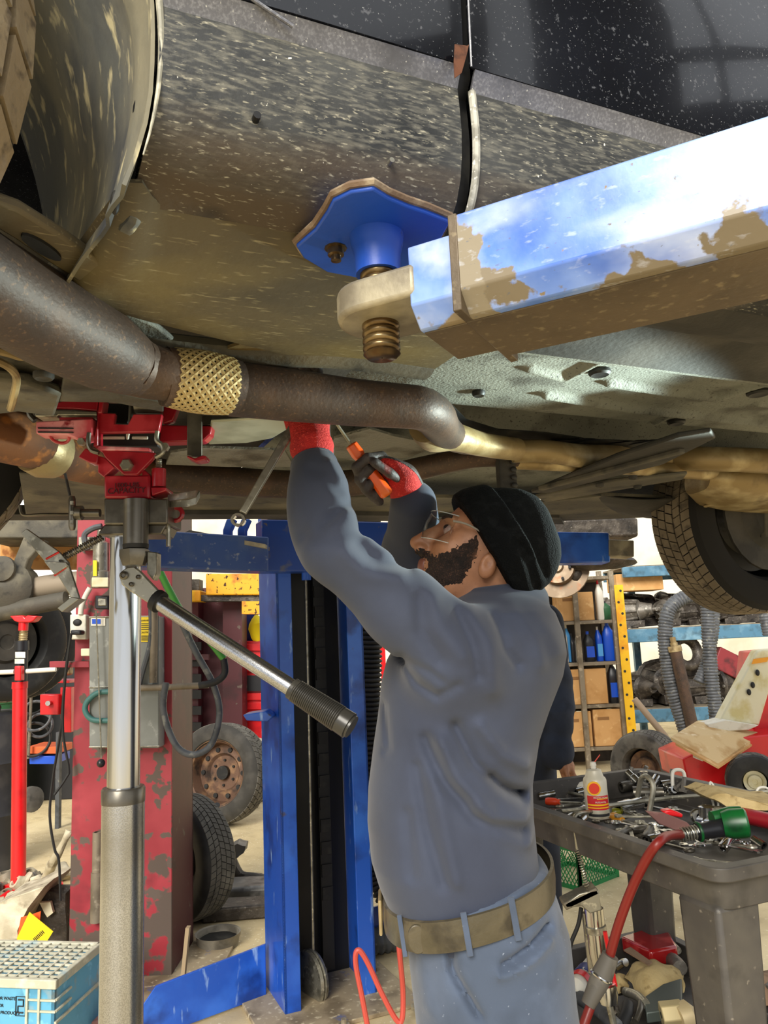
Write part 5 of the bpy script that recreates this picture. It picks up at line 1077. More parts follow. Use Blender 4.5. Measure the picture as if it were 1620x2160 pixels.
# yellow lift beam behind
yb = root('lift_crossbeam', at(490, 1230, 6.0), 'rust-spotted yellow lift beam between the blue and maroon columns', 'lift beam')
build(boxpx(434, 1210, 560, 1255, 7.06, .26), 'beam', yelrust, yb, bev=.01); build(boxpx(388, 1245, 422, 1268, 7.06, .26), 'beam_end', yellow_m, yb, bev=.01); build(boxpx(510, 1268, 560, 1295, 7.1, .2), 'beam_bracket', yelrust, yb); build(boxpx(388, 1255, 560, 1268, 7.1, .22), 'beam_lip', greasy, yb); build(boxpx(392, 1222, 420, 1246, 7.1, .15), 'beam_sleeve', greasy, yb)
# ------------------------------------------------------------------ red tool chest, jacket
tc_ = root('tool_chest', at(535, 1620, 7.6).xy.to_3d(), 'red roller tool chest with drawers seen left of the blue column', 'tool chest')
build(boxpx(513, 1352, 600, 1560, 7.6, .5), 'cabinet', brightred, tc_, bev=.008)
for y in (1358, 1380, 1402, 1462, 1482, 1504): build(boxpx(515, y, 598, y+15, 7.57, .03), 'drawer', brightred, tc_, bev=.004)
build(boxpx(513, 1425, 600, 1458, 7.55, .2), 'open_shelf', blackplast, tc_)
tb = at(540, 1618, 7.6); 
for x in (520, 590): build(MB().prism([at(x, 1560, 7.65), at(x+8, 1560, 7.65), Vector((at(x+8, 1600, 7.65).x, 7.65, 0)), Vector((at(x, 1600, 7.65).x, 7.65, 0))], (0, .05, 0)), 'leg', blackplast, tc_)
build(MB().ball(at(528, 1320, 7.7), 1, (.10, .06, .2)).jitter(.03, 9), 'work_jacket', M('blue_jacket', '#1c2c78', .8), label='dark blue jacket bundled on top of the red tool chest', cat='jacket')
build(MB().ball(at(541, 1325, 7.62), 1, (.075, .05, .13)).jitter(.03, 9), 'safety_vest', M('hi_vis_yellow', '#f0d80c', .8), label='yellow safety vest bundled beside the dark blue jacket', cat='vest')
# ------------------------------------------------------------------ other vehicle on the left lift
ov = root('truck', at(80, 1240, 5.2), 'rusty truck underside with axle and dual tires raised on the left lift', 'truck')
O_ = lambda mb, nm, mt, **k: build(mb, nm, mt, ov, **k)
O_(boxpx(-60, 1085, 235, 1135, 5.0, 1.6), 'frame_rail', under_m, bev=.01)
O_(boxpx(0, 1135, 170, 1200, 5.5, .1), 'rusty_crossmember', M('pale_rust', '#c08a4c', .8, 0, [('#8a5424', 9, .5, .62), ('#d8b484', 6, .56, .68)]))
O_(MB().tube(pth([(-40, 1255), (50, 1245), (150, 1230), (240, 1225)], 5.0), .075, 14), 'axle_tube', M('dirty_axle', '#8a7d6a', .7, .1, [('#5d5346', 6, .5, .66)]))
O_(MB().tube(pth([(-40, 1300), (60, 1280), (140, 1265)], 4.9), .055, 12), 'leaf_spring', under_m)
O_(MB().lathe(at(20, 1240, 4.95), (0, -1, 0), [(-.1, 0), (-.1, .16), (.05, .17), (.1, .12), (.12, 0)], 20), 'differential', under_m)
O_(MB().plate([(50, 1130), (95, 1140), (60, 1180), (40, 1240), (10, 1245), (25, 1190)], 4.9, .08), 'spring_hanger', under_m, bev=.01); O_(MB().lathe(at(8, 1200, 4.85), (0, -1, 0), [(0, 0), (0, .08), (.03, .08), (.04, .03), (.04, 0)], 18), 'spring_bushing', under_m)
for dY, nm in ((0, 0), (.28, 1)):
    hub = bpy.data.objects.new('dual_wheel', None); link(hub, ov); wheel(hub, at(10+dY*110, 1355, 5.3+dY), (.75, -.66, 0), .40, .24, .24, tire_m, blackrub, dark_m, nb=44, world=True, rows_=4, holes=False)
# raised hub of another vehicle (right, behind the cap)
oh = root('raised_vehicle', at(1200, 1170, 6.0), 'underside of another raised vehicle with bare brake disc right of the black cap', 'vehicle')
build(MB().lathe(at(1178, 1198, 5.9), (-.35, -.9, .1), [(-.03, 0), (-.03, .23), (.0, .23), (.0, .135), (.06, .125), (.06, .05), (.09, .04), (.09, 0)], 28), 'brake_disc', copper, oh)
for k in range(5): a = k*1.256; q = at(1178, 1198, 5.82)+Vector((.085*math.cos(a), 0, .085*math.sin(a))); build(MB().cyl(q, q+Vector((-.01, -.04, 0)), .011, None, 8), 'wheel_stud', ink_m, oh)
build(MB().ball(at(1215, 1212, 5.9), 1, (.06, .08, .07)).jitter(.02, 14), 'brake_caliper', greasy, oh); build(boxpx(1150, 1095, 1345, 1135, 6.0, 1.5).jitter(.05, 3), 'underbody', greasy, oh, bev=.02)
build(MB().ball(at(1270, 1188, 5.8), 1, (.26, .2, .05)).jitter(.02, 6), 'skid_plate', greasy, oh); build(boxpx(1165, 1195, 1235, 1212, 6.05, .3), 'control_arm', greasy, oh, bev=.01)
build(MB().tube(spl(pth([(1215, 1200), (1210, 1160), (1225, 1130)], 5.95), 4), .035, 10), 'strut', shelfm, oh)
# ------------------------------------------------------------------ jack stand and odds on the left
JSY = 4.75
js = root('jack_stand', (at(38, 1860, JSY).x, JSY, 0), 'tall bright red underhoist stand with screw top at far left', 'jack stand')
S_ = lambda mb, nm, mt, **k: build(mb, nm, mt, js, **k)
p0, p1 = at(42, 1445, JSY), Vector((at(38, 1900, JSY).x, JSY, .03)); S_(MB().tube([p1, p0], mpx(14.5, p0), 16), 'post', brightred); S_(MB().tube([p0-Vector((0, 0, .02)), p0+Vector((0, 0, .02))], mpx(16, p0), 14), 'post_collar', brightred)
S_(MB().tube(pth([(44, 1442), (46, 1365)], JSY), mpx(13, p0), 14), 'sleeve', blackplast); S_(MB().tube(pth([(46, 1372), (46, 1352)], JSY), mpx(15, p0), 14), 'sleeve_collar', blackplast)
S_(MB().tube(pth([(48, 1355), (50, 1325)], JSY), mpx(8, p0), 12), 'screw', ochre_m); S_(MB().helix(at(48, 1355, JSY), at(50, 1325, JSY), mpx(8, p0), .004, 8, 10, 5), 'screw_thread', ochre_m)
S_(MB().tube(pth([(49, 1330), (50, 1312)], JSY), mpx(10, p0), 14), 'saddle_stem', brightred); S_(MB().plate([(20, 1299), (48, 1298), (52, 1303), (56, 1298), (79, 1299), (70, 1310), (62, 1313), (40, 1313), (30, 1310)], JSY-.04, .08), 'saddle', brightred, bev=.006)
S_(MB().tube(pth([(-40, 1420), (30, 1417)], JSY-.05), mpx(5, p0), 10), 'turn_bar', whiteplast); S_(MB().tube(pth([(56, 1416), (118, 1412)], JSY-.05), mpx(5, p0), 10), 'turn_bar', whiteplast); S_(boxpx(30, 1405, 44, 1436, JSY-.1, .05), 'latch', brightred, bev=.006)
S_(boxpx(32, 1375, 53, 1388, JSY-.075, .004), 'sticker', white_m); S_(boxpx(31, 1390, 51, 1400, JSY-.075, .004), 'sticker', white_m)
for k in range(3): a = k*2.1+.4; S_(MB().bar(p1+Vector((0, 0, .02)), p1+Vector((.24*math.cos(a), .24*math.sin(a), -.0)), .05, .03), 'foot', brightred, bev=.004)
dr_ = root('oil_drum', at(5, 1720, 5.4).xy.to_3d(), 'black drum with green tank top standing behind the red stand', 'drum')
dq = Vector((at(-25, 1700, 5.4).x, 5.4, 0)); hz = at(0, 1500, 5.4).z; build(MB().lathe(dq, (0, 0, 1), [(0, 0), (0, .2), (hz*.33, .2), (hz*.34, .207), (hz*.36, .2), (hz*.66, .2), (hz*.67, .207), (hz*.69, .2), (hz-.02, .2), (hz, .18), (hz, 0)], 28), 'drum', sackblk, dr_); build(MB().lathe(dq+Vector((.06, -.05, hz)), (0, 0, 1), [(0, .02), (.03, .03), (.06, .012), (.08, .03), (.1, 0)], 12), 'bung', chrome_m, dr_)
gt_ = root('green_compressor_tank', at(5, 1600, 6.4).xy.to_3d(), 'dark green upright tank behind the black drum', 'tank')
gq = Vector((at(-14, 1600, 7.2).x, 7.2, 0)); gz = at(0, 1385, 7.2).z; build(MB().lathe(gq, (0, 0, 1), [(0, .1), (0, .2), (.1, .22), (gz-.1, .22), (gz, .12), (gz+.01, 0)], 28), 'tank_shell', greentank, gt_); build(MB().torus(gq+Vector((0, 0, gz*.7)), (0, 0, 1), .222, .008), 'weld_band', greentank, gt_)
# red workbench with vise and hoses
vb = root('red_tool_cart', at(110, 1640, 6.6).xy.to_3d(), 'red shop cart with coiled hoses between the stand and the maroon column', 'cart')
VB = lambda mb, nm, mt, **k: build(mb, nm, mt, vb, **k)
VB(boxpx(128, 1300, 142, 1400, 6.4, .06), 'post', brightred, bev=.004); VB(boxpx(86, 1436, 146, 1441, 6.4, .35), 'tray', brightred, bev=.003); VB(boxpx(127, 1450, 150, 1545, 6.4, .1), 'side_panel', brightred, bev=.004); VB(boxpx(84, 1465, 123, 1508, 6.35, .08), 'control_box', brightred, bev=.006)
VB(MB().lathe(at(104, 1483, 6.34), (0, -1, 0), [(0, .02), (.03, .02), (.03, 0)], 12), 'knob', chrome_m)
for k, (x, y, r) in enumerate(((75, 1510, 30), (70, 1560, 34), (85, 1530, 24), (68, 1480, 26))): VB(MB().torus(at(x, y, 6.5+.03*k), (.3, -1, .2), mpx(r, at(x, y, 6.5)), .012), 'hose_coil', blackrub if k % 2 else greyhose)
q = at(118, 1650, 6.5); VB(MB().prism([at(118, 1545, 6.45), at(126, 1545, 6.45), Vector((at(126, 1640, 6.45).x, 6.45, 0)), Vector((at(118, 1640, 6.45).x, 6.45, 0))], (0, .05, 0)), 'leg', greyhose)
VB(boxpx(58, 1575, 122, 1590, 6.55, .3), 'lower_tray', M('orange_tray', '#e0622a', .5), bev=.004); VB(boxpx(62, 1595, 116, 1612, 6.55, .3), 'lower_bin', blueplast, bev=.004)
VB(boxpx(104, 1395, 146, 1425, 6.5, .1), 'brass_fitting', ochre_m, bev=.02); VB(MB().tube(pth([(68, 1418), (60, 1600)], 6.5), .012, 8), 'rail', galv_m)
VB(MB().lathe(at(68, 1690, 5.6), (.9, -.3, 0), [(0, 0), (0, .07), (.05, .07), (.05, 0)], 18), 'wheel', tire_old) if False else None
q = at(120, 1366, 7.7); build(MB().box((q.x, 7.9, q.z/2), (.6, .5, q.z)), 'black_cabinet', blackplast, label='dark cabinet behind the red shop cart', cat='cabinet', bev=.01)
build(boxpx(88, 1330, 150, 1365.5, 7.7, .4), 'blue_bin', M('sky_blue_plastic', '#2f86d0', .5), label='sky blue storage bin behind the truck tires at left', cat='bin')
hc = root('hand_cart', at(50, 1720, 5.4).xy.to_3d(), 'small dolly wheel and frame beside the black drum', 'dolly'); wq = at(66, 1686, 5.4); wq.z = max(wq.z, mpx(26, wq)); build(MB().lathe(wq, (.85, -.5, 0), [(-.03, 0), (-.03, mpx(18, wq)), (-.02, mpx(26, wq)), (.02, mpx(26, wq)), (.03, mpx(18, wq)), (.03, 0)], 22), 'dolly_wheel', tire_old, hc); build(MB().tube([wq, wq+Vector((-.25, .1, 0))], .015, 8), 'axle', galv_m, hc)
build(MB().tube(spl(pth([(150, 1338, 3.45), (138, 1420, 3.5), (128, 1540, 3.55), (112, 1640, 3.6), (105, 1720, 3.6), (115, 1790, 3.6), (124, 1815, 3.6), (128, 1900, 3.6)], 5.0), 6), .006, 6), 'power_cord', ink_m, label='thin dark cord hanging beside the maroon column', cat='cord')
build(MB().tube(spl(pth([(150, 1336, 3.44), (136, 1450, 3.48), (133, 1545, 3.5), (145, 1620, 3.5), (140, 1640, 3.5), (115, 1676, 3.5)], 5.1), 6), .006, 6), 'power_cord', ink_m, label='short dark cord with plug end left of the maroon column', cat='cord')
# ------------------------------------------------------------------ scrap heap at lower left
def lump(px, Y, th, jit=.012, sc=14):
    m_ = MB().plate(px, Y, th); bm = bmesh.new(); vv_ = [bm.verts.new(v) for v in m_.v]
    for f in m_.f: bm.faces.new([vv_[i] for i in f])
    bmesh.ops.triangulate(bm, faces=bm.faces); bmesh.ops.subdivide_edges(bm, edges=bm.edges, cuts=2, use_grid_fill=True); bm.verts.ensure_lookup_table(); o_ = MB(); o_.v = [v.co.copy() for v in bm.verts]; bm.verts.index_update(); o_.f = [tuple(v.index for v in f.verts) for f in bm.faces]; bm.free(); return o_.jitter(jit, sc)
build(lump([(0, 1905), (60, 1880), (95, 1870), (60, 1915), (40, 1960), (30, 2010), (-30, 2030), (-30, 1920)], 3.6, .3), 'bent_crossmember', dustscrap, label='pale bent suspension crossmember on the scrap heap at the left edge', cat='scrap')
build(lump([(60, 1890), (90, 1880), (138, 1885), (140, 1990), (75, 2000), (66, 1960), (80, 1930)], 3.75, .12, .01), 'knuckle_plate', greasy, label='dark cast knuckle with window hole behind the yellow tag', cat='scrap')
build(lump([(82, 1905), (105, 1902), (112, 1925), (100, 1935)], 3.72, .02, .004), 'paper_scrap', cream, label='pale scrap showing through the dark knuckle window', cat='scrap')
for i, (x, y, r) in enumerate(((15, 1858, .08), (45, 1862, .07), (80, 1865, .06), (20, 1888, .06), (110, 1850, .07), (128, 1842, .09), (60, 1845, .06))):
    q = onz(x, y, r*.5+(.05 if i in (1, 2) else 0)); m_ = MB(); m_.lathe(q, (random.uniform(-1, 1), random.uniform(-1, 1), 1), [(-r*.5, 0), (-r*.5, r*.8), (-r*.1, r), (r*.1, r*.6), (r*.6, r*.5), (r*.6, r*.3), (r*.2, r*.25), (r*.2, 0)], 14).jitter(.018, 12)
    build(m_, 'scrap_part', dustscrap if i % 3 else lug_m, label='dusty cast part on the scrap heap beside the red stand', cat='scrap', group='cast parts on the scrap heap')
tr0 = onz(85, 1880, .03); build(MB().tube(spl([tr0, tr0.lerp(at(112, 1820, 4.1), .9), at(135, 1775, 4.05), at(146, 1752, 4.05)], 5), [.03, .024, .016, .02], 10).jitter(.006, 20), 'tie_rod', dustscrap, label='dusty tie rod sticking up out of the scrap heap', cat='scrap')
tg = root('hang_tag', at(70, 1990, 3.5), 'yellow paper parts tag with barcode on the scrap heap', 'tag'); tq_ = [(62, 1924), (112, 1965), (90, 2000), (60, 2005), (35, 1980)]
build(MB().plate(tq_, 3.5, .003), 'tag_card', tagyel, tg)
for k in range(8): build(MB().plate([(74+k*2.6, 1986-k*2.4), (75.2+k*2.6, 1985-k*2.4), (70.5+k*2.6, 1979-k*2.4), (69.3+k*2.6, 1980-k*2.4)], 3.497, .001), 'barcode_bar', ink_m, tg)
build(MB().plate([(44, 1935), (64, 1930), (86, 1922), (84, 1945), (50, 1960), (34, 1990)], 3.54, .003), 'hang_tag', tagor, label='orange paper tag behind the yellow tag on the scrap heap', cat='tag')
# light blue crate with grid lid
KZ = .30; kR = onz(212, 1988, KZ); kF = onz(116, 2066, KZ); kex = Vector((-.985, .17, 0)).normalized(); key_ = (kF-kR).normalized(); KW, KD = .52, (kF-kR).length
kr = root('plastic_crate', (kR+kF)/2-Vector((0, 0, KZ)), 'dusty light blue plastic crate with raised grid lid at lower left', 'crate')
K = lambda x, y, z: kR+kex*x+key_*y+Vector((0, 0, z-KZ))
KB = lambda mb, nm, mt, **k: build(mb, nm, mt, kr, **k)
def kbox(x0, x1, y0, y1, z0, z1): return MB().add([K(x, y, z) for x in (x0, x1) for y in (y0, y1) for z in (z0, z1)], [(0, 1, 3, 2), (4, 6, 7, 5), (0, 4, 5, 1), (2, 3, 7, 6), (0, 2, 6, 4), (1, 5, 7, 3)])
KB(kbox(0, KW, KD-.012, KD, 0, KZ-.02), 'front_wall', cratebl); KB(kbox(0, .012, 0, KD, 0, KZ-.02), 'side_wall', cratebl); KB(kbox(KW-.012, KW, 0, KD, 0, KZ-.02), 'side_wall', cratebl); KB(kbox(0, KW, 0, .012, 0, KZ-.02), 'back_wall', cratebl); KB(kbox(0, KW, 0, KD, 0, .015), 'bottom', cratebl)
for b_ in (kbox(-.008, KW, KD-.012, KD+.008, KZ-.03, KZ), kbox(-.008, .012, -.008, KD, KZ-.03, KZ), kbox(0, KW, -.008, .012, KZ-.03, KZ), kbox(KW-.012, KW+.008, 0, KD, KZ-.03, KZ)): KB(b_, 'rim', cratetop, bev=.003)
for k in range(1, 13): KB(kbox(KW*k/13-.0035, KW*k/13+.0035, 0, KD, KZ-.008, KZ-.001), 'grid_bar', cratetop)
for k in range(1, 10): KB(kbox(0, KW, KD*k/10-.0035, KD*k/10+.0035, KZ-.009, KZ-.002), 'grid_bar', cratetop)
for x in (.055, .10): KB(kbox(x-.004, x+.004, KD, KD+.008, .02, KZ-.03), 'front_rib', cratetop)
for z in (.20, .235): KB(kbox(-.006, .10, KD, KD+.006, z-.003, z+.003), 'front_rib', cratetop); KB(kbox(-.008, 0, KD-.1, KD, z-.003, z+.003), 'side_rib', cratetop)
KB(kbox(-.008, 0, 0, KD, .16, .168), 'side_rib', cratetop)
for z, s_ in ((.235, 'NOT FOR WASTE'), (.212, 'OR'), (.19, 'VALUABLE PRODUCTS')): text('crate_lettering', s_, .014, K(.20, KD+.001, z), -kex, (0, 0, 1), ink_m, kr, .001)
lg_ = MB(); lg_.tube([K(.125+dx, KD+.002, .213+dz) for dx, dz in ((-.018, -.03), (.018, -.03), (.018, .03), (-.018, .03))], .002, 6, closed=True); lg_.tube([K(.125+dx, KD+.002, .213+dz) for dx, dz in ((-.01, -.02), (.01, -.02), (.01, .0), (-.01, .0), (-.01, .02), (.01, .02))], .0025, 6); KB(lg_, 'crate_emblem', ink_m)
build(MB().prism([onz(x, y, .03) for x, y in ((132, 2148), (150, 2122), (172, 2112), (230, 2116), (250, 2130), (230, 2160), (180, 2172), (150, 2165))], (0, 0, .02)), 'steel_foot_plate', M('dusty_maroon_plate', '#8a5f56', .7, 0, [('#a87d72', 9, .5, .66)]), label='dusty maroon angular plate on the floor beside the blue crate', cat='plate', bev=.006)
# ------------------------------------------------------------------ wheels, pan and parts between the columns
sw = root('truck_wheel', onz(470, 1735, 0), 'old truck wheel with rusty rim leaning behind the maroon column', 'wheel'); wc = at(468, 1640, 6.35); wc.z = .39; wheel(sw, wc, (.33, .93, -.12), .385, .25, .25, tire_old, M('dark_sidewall', '#33312d', .8, 0, [('#46433e', 8, .46, .66)]), rim_m, nb=50, world=True, rows_=4)
bpy.data.objects['rim_hole'] if False else None
st = root('loose_tire', onz(400, 1950, 0), 'worn tire standing half hidden behind the maroon column base', 'tire'); wc = at(392, 1835, 4.25); wc.z = .31; wheel(st, wc, (-.62, -.78, 0), .31, .2, .19, tire_old, blackrub, dark_m, nb=60, world=True, rows_=5, holes=False)
dp_ = root('drain_pan', onz(460, 2000, 0), 'round black drain pan with sludge on the floor by the blue column', 'pan'); pc = onz(460, 1995, 0); build(MB().lathe(pc, (0, 0, 1), [(0, 0), (0, mpx(42, pc)), (.055, mpx(46, pc)), (.06, mpx(48, pc)), (.056, mpx(44, pc)), (.02, mpx(41, pc)), (.02, 0)], 32), 'pan', M('dusty_pan_rim', '#8b8577', .6, .2, [('#5e594f', 9, .5, .66)]), dp_); build(MB().cyl(pc+Vector((0, 0, .021)), pc+Vector((0, 0, .03)), mpx(41, pc), None, 28).jitter(.006, 40), 'sludge', torn_m, dp_)
gm = M('grey_steel_part', '#6d6a66', .5, .4, [('#8f8c86', 9, .48, .66), ('#4a4744', 14, .55, .7)])
build(lump([(455, 1850), (470, 1800), (500, 1778), (516, 1784), (514, 1800), (490, 1820), (475, 1850)], 4.75, .12, .012), 'control_arm', gm, label='grey steel control arm standing on the floor by the blue column', cat='car part')
build(MB().tube(spl(pth([(490, 1815), (505, 1845), (540, 1852), (575, 1862)], 4.72), 5), .03, 10).jitter(.008, 14), 'stabilizer_link', greasy, label='dark bent stabilizer link beside the grey control arm', cat='car part')
def onfloor(px, h, zb=.0): return MB().prism([onz(x, y, zb) for x, y in px], (0, 0, h))
build(onfloor([(455, 1885), (600, 1878), (600, 1905), (470, 1912)], .09), 'axle_beam', gm, label='long grey axle beam lying behind the blue column', cat='car part', bev=.02)
build(onfloor([(430, 1925), (600, 1915), (600, 1935), (425, 1950)], .07), 'frame_channel', greasy, label='dark steel channel lying on the floor before the grey axle beam', cat='car part', bev=.01)
build(MB().tube([onz(432, 1750, .02), at(459, 1697, 5.95)], .02, 8), 'pry_bar', ink_m, label='short dark bar leaning on the rusty truck wheel', cat='bar')
build(MB().prism([at(376, 2110, 3.3), at(384, 2108, 3.3), at(399, 1958, 3.35), at(391, 1958, 3.35)], (0, .03, 0)), 'wooden_stake', M('worn_stake', '#a08a6a', .8, 0, [('#c98a3a', 9, .56, .66)]), label='worn pale stake leaning at the maroon column base', cat='stake')
build(onfloor([(400, 2030), (455, 2022), (452, 2048), (402, 2062)], .015), 'cardboard_scrap', card_m, label='small cardboard scrap on the floor between the columns', cat='cardboard')
# clutter along the floor behind
for i, (x, y, Y, r, mt, nm) in enumerate(((540, 1700, 7.2, .12, 'dusty_scrap_metal', 'first'), (525, 1725, 6.9, .07, 'greasy_cast_iron', 'second'), (560, 1660, 7.4, .14, 'greasy_cast_iron', 'third'), (545, 1590, 7.3, .16, 'dusty_scrap_metal', 'fourth'))):
    q = at(x, y, Y); q.z = r*.8 if i < 3 else q.z; build(MB().ball(q, r, (1.1, .8, .8), 14, 9).jitter(.05, 9), 'engine_part', bpy.data.materials[mt], label='%s left of the blue column' % ('pale lumpy engine part right of the rusty wheel', 'small dark engine part on the floor', 'large dark engine part beside the rusty wheel', 'pale engine part heaped above the rusty wheel')[i], cat='car part', group='engine clutter')
# ------------------------------------------------------------------ hoses by the blue column
build(ribbed(pth([(782, 1240, 3.75), (780, 1400, 3.75), (780, 1600, 3.75), (786, 1750, 3.75), (800, 1850, 3.75), (838, 1920, 3.7), (880, 1950, 3.7)], 3.75), .055, .022, 16, .16), 'exhaust_hose', blackrub, label='black corrugated exhaust hose hanging behind the blue column', cat='hose', sharp=80)
build(ribbed([onz(775, 1985, .06), onz(830, 1975, .06), onz(900, 1962, .06)], .06, .03, 16, .1), 'exhaust_hose', greyhose, label='grey corrugated hose lying on the floor behind the blue column', cat='hose', sharp=80)
build(MB().tube(spl(pth([(782, 2200, 2.95), (765, 2110, 2.95), (750, 2030, 2.95), (756, 2004, 2.95), (775, 2030, 2.95), (805, 2095, 2.95), (835, 2150, 2.95), (848, 2150, 2.95), (850, 2090, 2.95), (842, 2000, 2.9), (838, 1930, 2.9)], 2.95), 8), .0095, 8), 'air_hose', hosepink, label='salmon red air hose looping in front of the blue column foot', cat='hose')
q = at(806, 1345, 6.0); build(MB().box((q.x, 6.0, q.z/2), (.04, .04, q.z)), 'red_rail', brightred, label='narrow red rail behind the black corrugated hose', cat='rail')
# more scrap on the heap
rs = random.Random(5)
for i in range(10):
    x, y = rs.uniform(-5, 138), rs.uniform(1842, 1905); r = rs.uniform(.04, .08); q = onz(x, y, r*.6); ax = (rs.uniform(-1, 1), rs.uniform(-1, 1), rs.uniform(-.3, 1))
    m_ = MB().lathe(q, ax, [(-r, 0), (-r, r*.5), (-r*.6, r*.55), (-r*.5, r*.3), (r*.6, r*.25), (r*.7, r*.6), (r, r*.6), (r, r*.3), (r*.8, 0)], 12).jitter(.014, 16)
    build(m_, 'scrap_part', (dustscrap, lug_m, gm)[i % 3], label='dusty cast part on the scrap heap beside the red stand', cat='scrap', group='cast parts on the scrap heap')
# ------------------------------------------------------------------ shelf unit with cartons and bottles (right)
SY = 8.0
sh_ = root('shelf_unit', onz(1270, 1620, 0), 'tall worn steel shelf unit stocked with cartons and oil jugs behind the workers', 'shelf')
SH = lambda mb, nm, mt, **k: build(mb, nm, mt, sh_, **k)
def vpost(x, y0, Y, w=.05, d=.05, yb=1620):
    t = at(x, y0, Y); return MB().box((t.x, Y, t.z/2), (w, d, t.z))
for x, y, Y in ((1209, 1215, SY), (1287, 1205, SY), (1170, 1215, SY+.5), (1262, 1205, SY+.5)): SH(vpost(x, y, Y), 'upright', shelfm, bev=.004)
zsh = [at(1250, y, SY).z for y in (1215, 1308, 1396, 1486, 1576)]; X0, X1 = at(1135, 1400, SY).x, at(1306, 1400, SY).x
SH(MB().box(((X0+X1)/2, SY+.5, zsh[0]/2), (X1-X0, .01, zsh[0])), 'shade_panel', M('shelf_shade', '#4a4136', .8, 0, [('#2e2923', 5, .45, .65)]))  # added dark sheet in place of the shade between the shelf items
for z in zsh: SH(MB().box(((X0+X1)/2, SY+.25, z-.02), (X1-X0, .5, .035)), 'shelf_board', shelfm, bev=.004)
yp = root('perforated_post', onz(1325, 1600, 0), 'yellow perforated angle post beside the steel shelf unit', 'post'); t = at(1300, 1234, SY-.1); build(MB().box((t.x+.02, SY-.1, t.z/2), (.09, .01, t.z)), 'angle', yellow_m, yp)
for k in range(16): build(MB().cyl((t.x+.02+.015*(-1)**k, SY-.11, t.z-.06-k*.115), (t.x+.02+.015*(-1)**k, SY-.1, t.z-.06-k*.115), .013, None, 8), 'hole', ink_m, yp)
def carton(x0, y0, x1, zi, d, label, mat=card_m, Y=SY+.03):
    a_, b_ = at(x0, y0, Y), at(x1, y0, Y); z0 = zsh[zi]; zt = a_.z; r_ = root('carton', ((a_.x+b_.x)/2, Y+d/2, z0), label, 'carton', 'cartons on the steel shelf')
    build(MB().box(((a_.x+b_.x)/2, Y+d/2, (z0+zt)/2), (b_.x-a_.x, d, zt-z0)), 'box', mat, r_, bev=.006); build(MB().box(((a_.x+b_.x)/2, Y+d/2, zt+.001), (.05, d+.004, .004)), 'tape', cream, r_); build(MB().box((a_.x+(b_.x-a_.x)*.3, Y-.001, zt-(zt-z0)*.25), ((b_.x-a_.x)*.35, .003, .03)), 'print', M('carton_print', '#8a6238', .8) if 'carton_print' not in bpy.data.materials else bpy.data.materials['carton_print'], r_)
carton(1176, 1251, 1250, 1, .3, 'open carton on the upper shelf beside a white spray bottle'); carton(1172, 1414, 1278, 3, .35, 'wide carton on the third shelf below the oil jugs'); carton(1196, 1502, 1246, 4, .35, 'narrow carton with hand holes on the lowest shelf'); carton(1250, 1497, 1320, 4, .35, 'square carton at the right end of the lowest shelf')
def jug(x0, x1, y0, zi, mat, cap, label, Y=SY+.06, lab=None):
    a_, b_ = at(x0, y0, Y), at(x1, y0, Y); w = (b_.x-a_.x)/2; z0 = zsh[zi]; h = a_.z-z0; c_ = Vector(((a_.x+b_.x)/2, Y+.06, z0)); r_ = root('oil_jug', c_, label, 'bottle', 'bottles on the steel shelf'); rings = []
    for t, s_ in ((0, .92), (.03, 1), (.6, 1), (.72, .92), (.84, .5), (.9, .36)): rings.append([c_+Vector((w*s_*math.copysign(abs(math.cos(a))**.6, math.cos(a))-(w*.25*(1-s_)), .05*s_*math.copysign(abs(math.sin(a))**.6, math.sin(a)), h*t)) for a in np.linspace(0, 2*math.pi, 20, endpoint=False)])
    build(MB().loft(rings), 'bottle', mat, r_); build(MB().cyl(c_+Vector((-w*.16, 0, h*.89)), c_+Vector((-w*.16, 0, h)), w*.3, None, 12), 'cap', cap, r_)
    if lab: build(MB().box(c_+Vector((0, -.051, h*.32)), (w*1.5, .004, h*.36)), 'paper_label', lab, r_)
jug(1186, 1196, 1322, 2, whiteplast, white_m, 'milky white jug at the left of the second shelf'); jug(1190, 1203, 1318, 2, ltblue, white_m, 'light blue jug on the second shelf', SY+.1)
jug(1203, 1212, 1336, 2, blackplast, blackplast, 'small black bottle beside the light blue jug'); jug(1214, 1222, 1340, 2, whiteplast, blackplast, 'slim pale bottle behind the shelf upright'); jug(1232, 1254, 1332, 2, blackplast, blueplast, 'black jug with blue label on the second shelf', SY+.06, blueplast)
jug(1256, 1270, 1322, 2, blueplast, white_m, 'blue jug with white cap next to the black jug', SY+.06, ltblue); jug(1271, 1297, 1312, 2, blueplast, blueplast, 'large plain blue jug at the right end of the second shelf', SY+.04); jug(1281, 1308, 1398, 3, blackplast, blackplast, 'tall black jug beside the wide carton', SY+.04, blueplast)
jug(1256, 1272, 1224, 1, whiteplast, brightred, 'white spray bottle with red nozzle on the upper shelf'); jug(1268, 1290, 1268, 1, greentank, blackplast, 'dark squat bottle at the right of the upper shelf')
